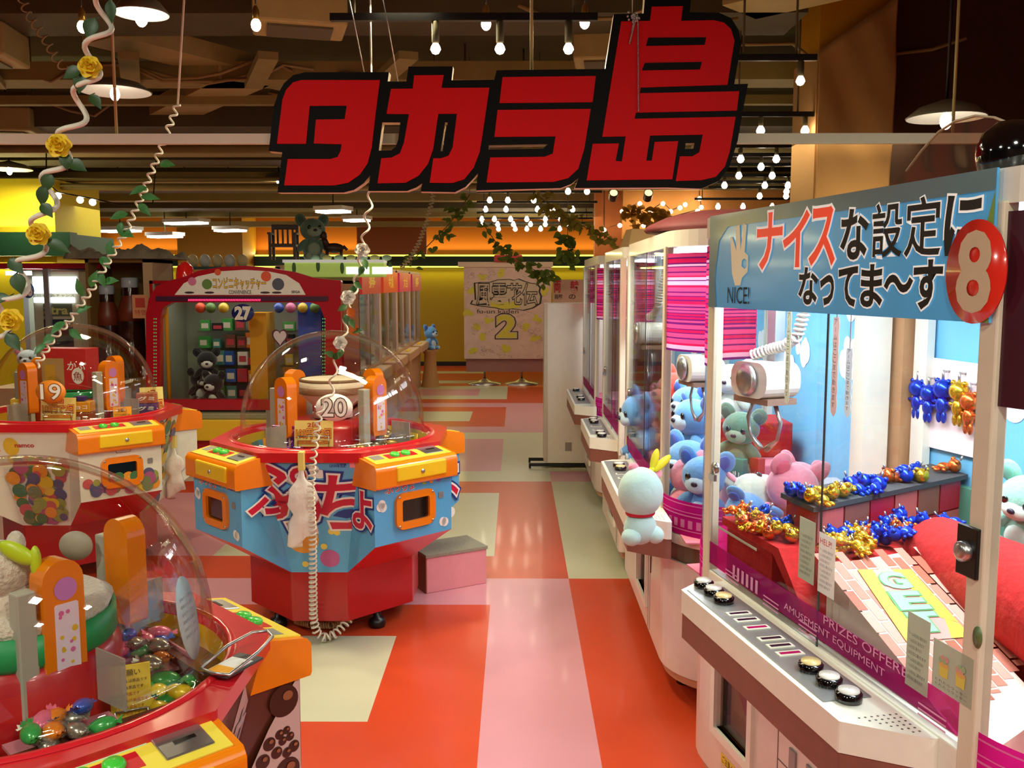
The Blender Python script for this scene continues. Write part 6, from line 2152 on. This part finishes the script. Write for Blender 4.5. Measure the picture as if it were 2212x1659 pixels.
a, b = gl(-30, 800), gl(75, 572)
t = thing('lit_cabinet', 'lit glass claw cabinet under a red rail with blue number 16', 'claw machine', (a.x, YL, 0))
x0 = a.x
w_ = gl(72, 0).x - x0
MB().box(0, w_, 0, .8, 0, .72).build('body', M('cabinet_tan', (206, 166, 130), .45), t)
zt_ = gl(0, 580).z
for u in (0, w_ - .05):
    for v_ in (0, .75):
        MB().box(u, u + .05, v_, v_ + .05, .72, zt_).build('frame_post', grey, t)
MB().box(-.02, gl(190, 0).x - x0, -.02, .85, zt_, zt_ + .05).build('red_rail', M('rail_red', (176, 30, 44), .4), t)
MB().box(.05, w_ - .05, 0, .006, .72, zt_).build('front_pane', glass, t)
MB().box(0, w_, .76, .8, .72, zt_).build('back_panel', M('panel_olive_white', (170, 176, 150), .5), t)
MB().box(.08, .5, .3, .36, zt_ - .06, zt_ - .02).build('tube_light', whiteglow, t)
area('lit_cabinet_light', (x0 + .4, YL + .4, zt_ - .08), .6, .4, 9, COOL)
mb = MB()
for u in (.30, .36, .42):
    mb.tube([(w_ * 1.0 - u * .5, .3, .75), (w_ * 1.0 - u * .5, .3, 1.35)], .008, 6)
mb.build('chrome_rods', steel, t)
for kd, u, s_ in (('grey', .18, 1.2), ('blue', .42, 1.0), ('pink', .62, 1.1)):
    plush(kd, '%s plush toy in the lit cabinet at the far left' % kd, (x0 + u, YL + .45, .72), s_, (0, 0, .2), 'plush toys in the far left cabinet')
p = gl(61, 627, YL - .06)
number_plate('blue oval plate with number 16 at the far left', '16', (p.x, YL - .06, p.z), .115, .15, M('plate_blue', (40, 80, 170), .3), paper, paper, .05)
# tall machine with a lit white header
a, b = gl(79, 790, 8.95), gl(170, 584, 8.95)
t = thing('ticket_machine', 'white machine with a glowing white header and a dark blue poster at the far left', 'arcade machine', (a.x, 8.95, 0))
x0, w_ = a.x, b.x - a.x
MB().box(0, w_, 0, .7, 0, b.z).build('body', M('machine_olive_white', (186, 184, 160), .45), t, bevel=.01)
MB().box(.02, w_ - .02, -.03, .0, b.z - .22, b.z - .06, 0).build('lit_header', EMIT('ticket_glow', (244, 250, 255), 2.2), t)
MB().box(.02, w_ - .05, -.025, .0, b.z - .31, b.z - .26).build('lit_strip', EMIT('ticket_glow', (244, 250, 255), 2.2), t)
MB().box(.1, w_ - .08, -.01, .0, b.z - .44, b.z - .32, 0).box(.1, w_ - .08, -.012, .0, .9, b.z - .47, 1).build('poster', [M('poster_olive', (90, 100, 80), .5), M('poster_night', (36, 44, 66), .4)], t)
mb = MB()
fr = Frame((0, -.011, 0), (1, 0, 0), (0, 0, 1))
fr.text(mb, 'Stra', .11, w_ - .12, b.z - .42, b.z - .34, off=.03, lift=.002, m=0)
fr.text(mb, 'ロイヤルチャンス', .05, w_ - .05, b.z - .253, b.z - .228, lift=.0, m=1)
mb.build('lettering', [M('letter_straw', (190, 190, 120), .5), ink], t)
MB().box(.1, w_ - .15, -.08, 0, .86, .90).build('ledge', M('rail_red', (176, 30, 44), .4), t)
# brown display box with two giant bottles, grey fleece on top
YC = 8.7
a, b = gl(196, 830, YC), gl(328, 560, YC)
t = thing('display_box', 'brown cardboard display box with a pale right edge behind the white dome machine', 'display box', (a.x, YC, 0))
x0, w_ = a.x, b.x - a.x
kraft = M('kraft_brown', (120, 90, 40), .7)
zt_ = b.z
MB().box(0, w_, .5, .53, 0, zt_, 0).box(0, .03, 0, .5, 0, zt_, 0).box(w_ - .09, w_, 0, .5, 0, zt_, 1).box(0, w_, 0, .53, zt_ - .03, zt_, 0).box(0, w_, 0, .53, .5, .83, 0).build('box', [kraft, M('pale_board', (186, 160, 126), .6)], t)
MB().box(w_ - .2, w_ - .05, -.004, 0, zt_ - .55, zt_ - .33, 0).build('notice', [M('notice_peach', (214, 150, 110), .6)], t)
fr = Frame((w_ - .2, -.005, zt_ - .55), (1, 0, 0), (0, 0, 1))
mb = MB()
fr.rect(mb, .03, .12, .10, .19, m=0)
fr.text(mb, '特価', .02, .13, .03, .08, m=0)
mb.build('notice_print', M('notice_red', (190, 60, 50), .5), t)
cola = M('cola_brown', (44, 18, 12), .18, coat=.8)
for x, s_, wd in ((228, .74, 'left'), (279, .80, 'right')):
    p = gl(x, 700, YC + .2)
    t = thing('giant_bottle', 'giant dark brown inflatable bottle, %s one, in the cardboard display box' % wd, 'bottle', (p.x, YC + .25, .83), 0, 'giant brown bottles', s_)
    MB().lathe([(.001, 0), (.15, 0), (.17, .05), (.17, .34), (.14, .42), (.15, .5), (.165, .62), (.14, .82), (.09, .98), (.085, 1.1)], seg=24).build('bottle', cola, t)
    MB().lathe([(.092, .98), (.142, .83), (.162, .68), (.156, .68), (.136, .83), (.088, .98)], seg=24).build('neck_label', M('bottle_rust', (110, 44, 24), .4), t)
    MB().lathe([(.092, 1.08), (.097, 1.09), (.097, 1.19), (.08, 1.2), (.001, 1.2)], seg=20).build('cap', M('cap_bluewhite', (170, 180, 196), .3), t)
t = thing('grey_fleece', 'crumpled grey fleece cloth lying on top of the cardboard display box', 'cloth', (x0 + w_ / 2, YC + .25, zt_))
mb = MB()
rnd = random.Random(2)
nx, ny = 44, 18
hh = lambda i, j: .07 + .022 * math.sin(i * .6 + j * .5) + .03 * math.sin(i * .21 + 1.2 + j * .1) + .015 * math.sin(i * 1.1 - j * .9) + rnd.uniform(0, .02)
vs = []
for j in range(ny + 1):
    for i in range(nx + 1):
        e_ = min(i, nx - i, j, ny - j)
        vs.append(((i / nx - .5) * (w_ + .35), (j / ny - .5) * .62, 0.004 if e_ == 0 else hh(i, j) * min(1, e_ / 2)))
mb.add(vs, [(j * (nx + 1) + i, j * (nx + 1) + i + 1, (j + 1) * (nx + 1) + i + 1, (j + 1) * (nx + 1) + i) for j in range(ny) for i in range(nx)], 0, True)
mb.build('cloth', M('grey_fleece_fabric', (142, 130, 112), .95, var=.2, scale=30, bump=.6), t)
# low stands behind the arch cabinet top
t = thing('fan_display', 'row of small white figures on a shelf behind the red arch cabinet', 'figurines', (atY(470, 570, 9.75).x, 9.75, atY(470, 576, 9.75).z))
t['kind'] = 'thing'
for i in range(5):
    MB().ell((-.26 + i * .13, 0, .06), (.06, .05, .07), 12, 8, 0).build('figure', M('figure_white' if i % 2 else 'figure_cream', (206, 214, 214) if i % 2 else (214, 200, 150), .5), t)
MB().box(-.36, .36, -.08, .08, -.03, 0).box(-.03, .03, -.03, .03, -(t.location.z), -.03).build('shelf_post', M('shelf_teal', (60, 90, 96), .5), t)

# ================================================================ cords, vines, drape
corddm = M('cord_white', (224, 216, 196), .5)
cordt = M('cord_cream', (226, 220, 200), .45)


def leaf(mb, c, d, L_, W_, up, m=0):
    """a folded leaf from base c along d"""
    d = d.normalized()
    s_ = d.cross(up).normalized()
    n = s_.cross(d)
    vs, fs = [], []
    K = 6
    for i in range(K + 1):
        f = i / K
        w_ = W_ * math.sin(PI * min(1, f * 1.05 + .02)) ** .8 * (1 - .25 * f)
        p = c + d * (L_ * f) - n * (L_ * .25 * f * f)
        vs += [p - s_ * w_ + n * w_ * .35, p, p + s_ * w_ + n * w_ * .35]
    for i in range(K):
        a = i * 3
        fs += [(a, a + 1, a + 4, a + 3), (a + 1, a + 2, a + 5, a + 4)]
    mb.add(vs, fs, m, True)


def rose(parent, c, r, mt, face=V((.2, -1, .2))):
    mb = MB()
    n = face.normalized()
    s_ = n.cross(V((0, 0, 1))).normalized()
    t_ = s_.cross(n)
    rr = random.Random(int(c.x * 1000))
    for ring, (cnt, rad, tilt, h) in enumerate(((6, 1.0, .35, -.25), (5, .72, .75, .0), (4, .45, 1.1, .15), (3, .22, 1.35, .25))):
        for i in range(cnt):
            a = 2 * PI * (i + .37 * ring) / cnt + rr.uniform(-.1, .1)
            e_ = s_ * math.cos(a) + t_ * math.sin(a)
            q = e_.cross(n)
            b = c + n * (h * r)
            vs, fs = [], []
            for j in range(5):
                for k in range(5):
                    u, v_ = (k - 2) / 2, j / 4
                    ww = r * .62 * (1 - .3 * (1 - v_)) * rad ** .3
                    p = b + e_ * (r * rad * (.25 + .75 * v_ * math.cos(tilt * .6)) * (1 - .18 * u * u)) + q * (u * ww * math.sin(PI * (.2 + .6 * v_)) * (.5 + rad * .5)) + n * (r * (v_ * math.sin(tilt) * .55 + .12 * math.sin(5 * v_ + u * 2)))
                    vs.append(p)
            for j in range(4):
                for k in range(4):
                    z_ = j * 5 + k
                    fs.append((z_, z_ + 1, z_ + 6, z_ + 5))
            mb.add(vs, fs, 0, True)
    mb.ell(c, (r * .42, r * .42, r * .42), 10, 8)
    return mb.build('rose', mt, parent, True)


YELROSE = M('rose_yellow', (240, 200, 30), .6, var=.2, scale=60)
WHIROSE = M('rose_white', (226, 222, 210), .6, var=.1, scale=60)
leafd = M('leaf_dark', (44, 76, 34), .45, var=.3, scale=40)
# 1: thick wavy cord with yellow roses, nearest on the left
Yc = 2.2
ax_ = [(238, -30), (222, 40), (205, 110), (182, 200), (150, 290), (115, 380), (97, 450), (82, 520), (55, 580), (28, 640), (0, 700), (-30, 770)]
P_ = lambda x, y: atY(x, y, Yc)
t = thing('flower_cord', 'thick wavy white cord with yellow roses hanging nearest on the left', 'flower cord', P_(222, 0))
MB().tube(helix([P_(*q) for q in ax_], .023, 8.6, 18, .5), .0062, 10).build('cord', cordt, t, True)
MB().tube([P_(238, -30), P_(236, -30) + V((0, 0, .9))], .006, 8).build('hanger', cordt, t, True)
for x, y, r in ((193, 143, .028), (126, 313, .03), (82, 505, .029), (22, 690, .029)):
    rose(t, atY(x, y, Yc - .03), r, YELROSE)
for x, y, dx, dy, L_, W_ in ((205, 40, -20, 40, .05, .02), (238, 0, 3, 60, .05, .014), (178, 150, -50, 15, .05, .018), (178, 160, -10, 40, .045, .018), (196, 205, 20, 25, .04, .014), (140, 330, 5, 45, .04, .016), (148, 350, 50, 20, .045, .018),
                             (110, 375, -20, 50, .045, .018), (95, 400, -12, 80, .05, .016), (90, 440, 25, 30, .04, .016), (100, 520, 70, 30, .06, .016), (20, 560, 35, 35, .045, .018), (35, 590, 10, 45, .05, .02), (15, 720, 30, 40, .05, .018), (20, 640, -25, 5, .05, .015)):
    mb = MB()
    a, b = atY(x, y, Yc - .02), atY(x + dx, y + dy, Yc - .03)
    leaf(mb, a, b - a, L_, W_, V((.3, -1, .4)))
    mb.tube([a, a + V((.004, .012, .006))], .0015, 5)
    mb.build('leaf', leafd, t, True)
# 2: finer coil with pale green leaves
Yc = 3.6
ax_ = [(384, 225), (352, 310), (312, 410), (272, 500), (236, 560), (200, 622), (150, 692), (112, 735), (78, 792)]
P_ = lambda x, y: atY(x, y, Yc)
t = thing('flower_cord', 'fine white coil with pale green leaves slanting down to the back left dome', 'flower cord', P_(352, 310))
MB().tube(helix([P_(*q) for q in ax_], .0105, 30, 12), .0042, 7).build('cord', cordt, t, True)
MB().tube([P_(384, 225), V((P_(384, 225).x + .15, Yc, ZC))], .004, 6).build('hanger', corddm, t, True)
rl = random.Random(9)
for x, y, dx, dy in ((345, 355, 25, -2), (318, 405, -40, 10), (305, 425, 38, 0), (300, 440, 20, 20), (276, 462, -30, 5), (262, 480, -5, 40), (262, 500, 12, 4), (240, 520, -5, 45), (218, 555, 20, 25), (214, 585, 8, 30), (225, 610, 30, -8), (196, 620, 8, -30), (180, 640, -12, -25),
                     (165, 675, 30, -18), (140, 695, -14, 10), (120, 725, -25, 12), (100, 745, -25, 14), (150, 712, 25, 20)):
    mb = MB()
    a, b = P_(x, y), atY(x + dx, y + dy, Yc - .02)
    leaf(mb, a, b - a, rl.uniform(.055, .075), rl.uniform(.018, .024), V((rl.uniform(-.3, .3), -1, .5)))
    mb.build('leaf', leafl, t, True)
# 3: coiled cord with white roses down to the blue machine
P_ = lambda x, y, Y=4.06: atY(x, y, Y)
t = thing('flower_cord', 'white coiled cord with white roses hanging in front of the blue dome machine', 'flower cord', P_(790, 500))
a = [P_(806, 400), P_(798, 440), P_(790, 500), P_(783, 545), P_(768, 620), P_(752, 660), P_(748, 700), P_(738, 745), P_(722, 800), P_(714, 850), P_(692, 885)]
b = [P_(692, 885), P_(683, 940), P_(676, 1000, 4.1)]
c = [P_(676, 1000, 4.1), P_(672, 1060, 4.12), P_(676, 1150, 4.18), P_(676, 1250, 4.24), P_(677, 1335, 4.30), P_(684, 1366, 4.31), P_(700, 1378, 4.32), P_(722, 1370, 4.34), P_(742, 1352, 4.38), P_(756, 1335, 4.42)]
pts = helix(a, .014, 11, 14) + helix(b, .013, 6, 12) + helix(c, lambda f: .013 + .006 * f, 44, 10)
MB().tube(pts, .0048, 7).build('cord', cordt, t, True)
MB().tube([P_(806, 400), V((P_(806, 400).x, 4.06, ZC))], .004, 6).build('hanger', corddm, t, True)
for x, y, r in ((783, 540, .034), (752, 642, .034), (735, 740, .032)):
    rose(t, P_(x, y, 4.0), r, WHIROSE)
for x, y, dx, dy in ((785, 560, 10, 25), (785, 575, -10, 20), (765, 610, 20, 15), (772, 620, -22, 12), (750, 660, -20, 10), (755, 690, 12, 20), (760, 715, 25, -3), (738, 755, -5, 14), (722, 770, -22, -12), (720, 775, 14, -14), (745, 680, 8, 30)):
    mb = MB()
    p, q = P_(x, y, 4.03), P_(x + dx, y + dy, 4.0)
    leaf(mb, p, q - p, .05, .016, V((.2, -1, .4)))
    mb.build('leaf', leafm, t, True)
mb = MB()
for x, y in ((756, 705), (752, 665), (760, 700)):
    leaf(mb, P_(x, y, 4.02), V((.03, 0, -.05)), .05, .02, V((0, -1, .2)))
mb.build('orange_leaf', M('leaf_orange', (206, 110, 20), .5), t, True)
# second coil lying under the blue machine
t = thing('spare_cord', 'beige coiled cord lying under the blue dome machine', 'cord', atZ(700, 1345, .02))
MB().tube(helix([atZ(640, 1340, .03), atZ(670, 1348, .03), atZ(715, 1350, .03), atZ(760, 1335, .03)], .016, 26, 10), .006, 6).build('cord', M('cord_beige', (190, 160, 110), .5), t, True)
# faint coiled cord high on the left
Yc = 5.2
t = thing('spare_cord', 'dim brown coiled cord under the ceiling at the upper left', 'cord', atY(60, 30, Yc))
MB().tube(helix([atY(*q, Yc) for q in ((45, -10), (60, 30), (95, 80), (120, 125), (140, 150))], .022, 9, 12), .005, 6).build('cord', M('cord_dim', (150, 130, 90), .6), t, True)
MB().tube([atY(45, -10, Yc), V((atY(45, -10, Yc).x, Yc, ZC))], .004, 5).build('hanger', corddm, t, True)


def ivy(label, pts, Y, n, size, mt, dense=1.0, vine=.005):
    t = thing('ivy_garland', label, 'ivy', atY(*pts[0], Y), 0, 'ivy garlands over the aisle')
    path = [atY(x, y, Y) for x, y in pts]
    MB().tube(path, vine, 6).build('vine', M('vine_brown', (110, 80, 40), .7), t, True)
    MB().tube([path[0], V((path[0].x, Y, ZC))], .003, 5).build('hanger', black, t, True)
    rnd = random.Random(int(pts[0][0]))
    mb = MB()
    for i in range(n):
        f = rnd.random() * (len(path) - 1)
        k = int(f)
        p = path[k].lerp(path[k + 1], f - k) + V((rnd.gauss(0, size * .6), rnd.gauss(0, size * .5), rnd.gauss(0, size * .5)))
        d = V((rnd.uniform(-1, 1), rnd.uniform(-1, .3), rnd.uniform(-1, .4)))
        leaf(mb, p, d, size * rnd.uniform(.8, 1.4), size * rnd.uniform(.35, .55), V((rnd.uniform(-.4, .4), -1, .6)))
    mb.build('leaves', mt, t, True)


ivym2 = THIN('ivy_olive', (150, 136, 60), .4)
ivy('dark ivy slanting down over the pale display board', [(1045, 485), (1072, 525), (1095, 552), (1130, 572), (1165, 588), (1192, 600)], 9.5, 75, .075, ivym)
ivy('ivy strand left of the bulb cluster sloping down to the left', [(1015, 420), (992, 455), (965, 490), (925, 530), (880, 572)], 9.2, 46, .065, ivym)
ivy('olive ivy running right under the foot of the sign', [(1165, 425), (1195, 448), (1230, 478), (1262, 490), (1300, 508), (1330, 520)], 9.0, 95, .07, ivym2)
ivy('hanging clump of dark ivy above the far claw cabinets', [(1226, 505), (1228, 530), (1226, 560)], 9.3, 40, .085, ivym)
ivy('autumn ivy spilling along the tan bulkhead', [(1345, 455), (1375, 462), (1410, 460), (1440, 462), (1420, 480), (1360, 488)], 12.7, 120, .09, THIN('ivy_autumn', (150, 110, 46), .4))
t = thing('bead_garland', 'thin pale bead garland sloping down left of the bulb cluster', 'garland', atY(940, 420, 8.6))
mb = MB()
gp = [(940, 400), (932, 440), (922, 480), (905, 525), (885, 560), (865, 580)]
mb.tube(helix([atY(*q, 8.6) for q in gp], .018, 26, 8), .006, 5)
mb.build('beads', M('bead_pale', (190, 170, 130), .5), t, True)
MB().tube([atY(940, 400, 8.6), V((atY(940, 400, 8.6).x, 8.6, ZC))], .003, 5).build('hanger', black, t, True)

# cloth draped round the pier
t = thing('pier_drape', 'tan cloth draped slantwise round the amber pier on the right', 'drape', (2.19, 5.97, 1.0))
tl, tr = V((PXA - .012, 5.97, atY(1765, 112, 5.97).z)), V((PXB + .012, 5.97, atY(1915, -4, 5.97).z))
nx, ny = 44, 60
vs, fs = [], []
for j in range(ny + 1):
    for i in range(nx + 1):
        f = i / nx
        g_ = j / ny
        x = tl.x - .01 + (tr.x - tl.x + .02) * f
        zt_ = tl.z + (tr.z - tl.z) * f
        z = zt_ * (1 - g_) + .35 * g_
        s_ = z + .55 * f * (1.2 - .9 * g_)
        fold = .03 + .012 * math.sin(s_ * 5.5 + 1.5 * f) + .006 * math.sin(s_ * 13 + f * 4 + 1.3 * math.sin(g_ * 5)) + .005 * math.sin(f * 9 + g_ * 4)
        vs.append((x, 5.965 - abs(fold) - .01, z))
mb = MB().add(vs, [(j * (nx + 1) + i, j * (nx + 1) + i + 1, (j + 1) * (nx + 1) + i + 1, (j + 1) * (nx + 1) + i) for j in range(ny) for i in range(nx)], 0, True)
o = mb.build('cloth', M('tan_drape', (190, 142, 84), .9, var=.05, scale=8), t, True)
sd = o.modifiers.new('thickness', 'SOLIDIFY')
sd.thickness = .006
sd.offset = -1
MB().box(PXA - .02, PXA - .004, 5.96, 6.46, .35, tl.z).box(PXB + .004, PXB + .016, 5.96, 6.145, .35, tr.z).build('side_cloth', M('tan_drape', (190, 142, 84), .9, var=.12, scale=8, bump=.15), t, True)
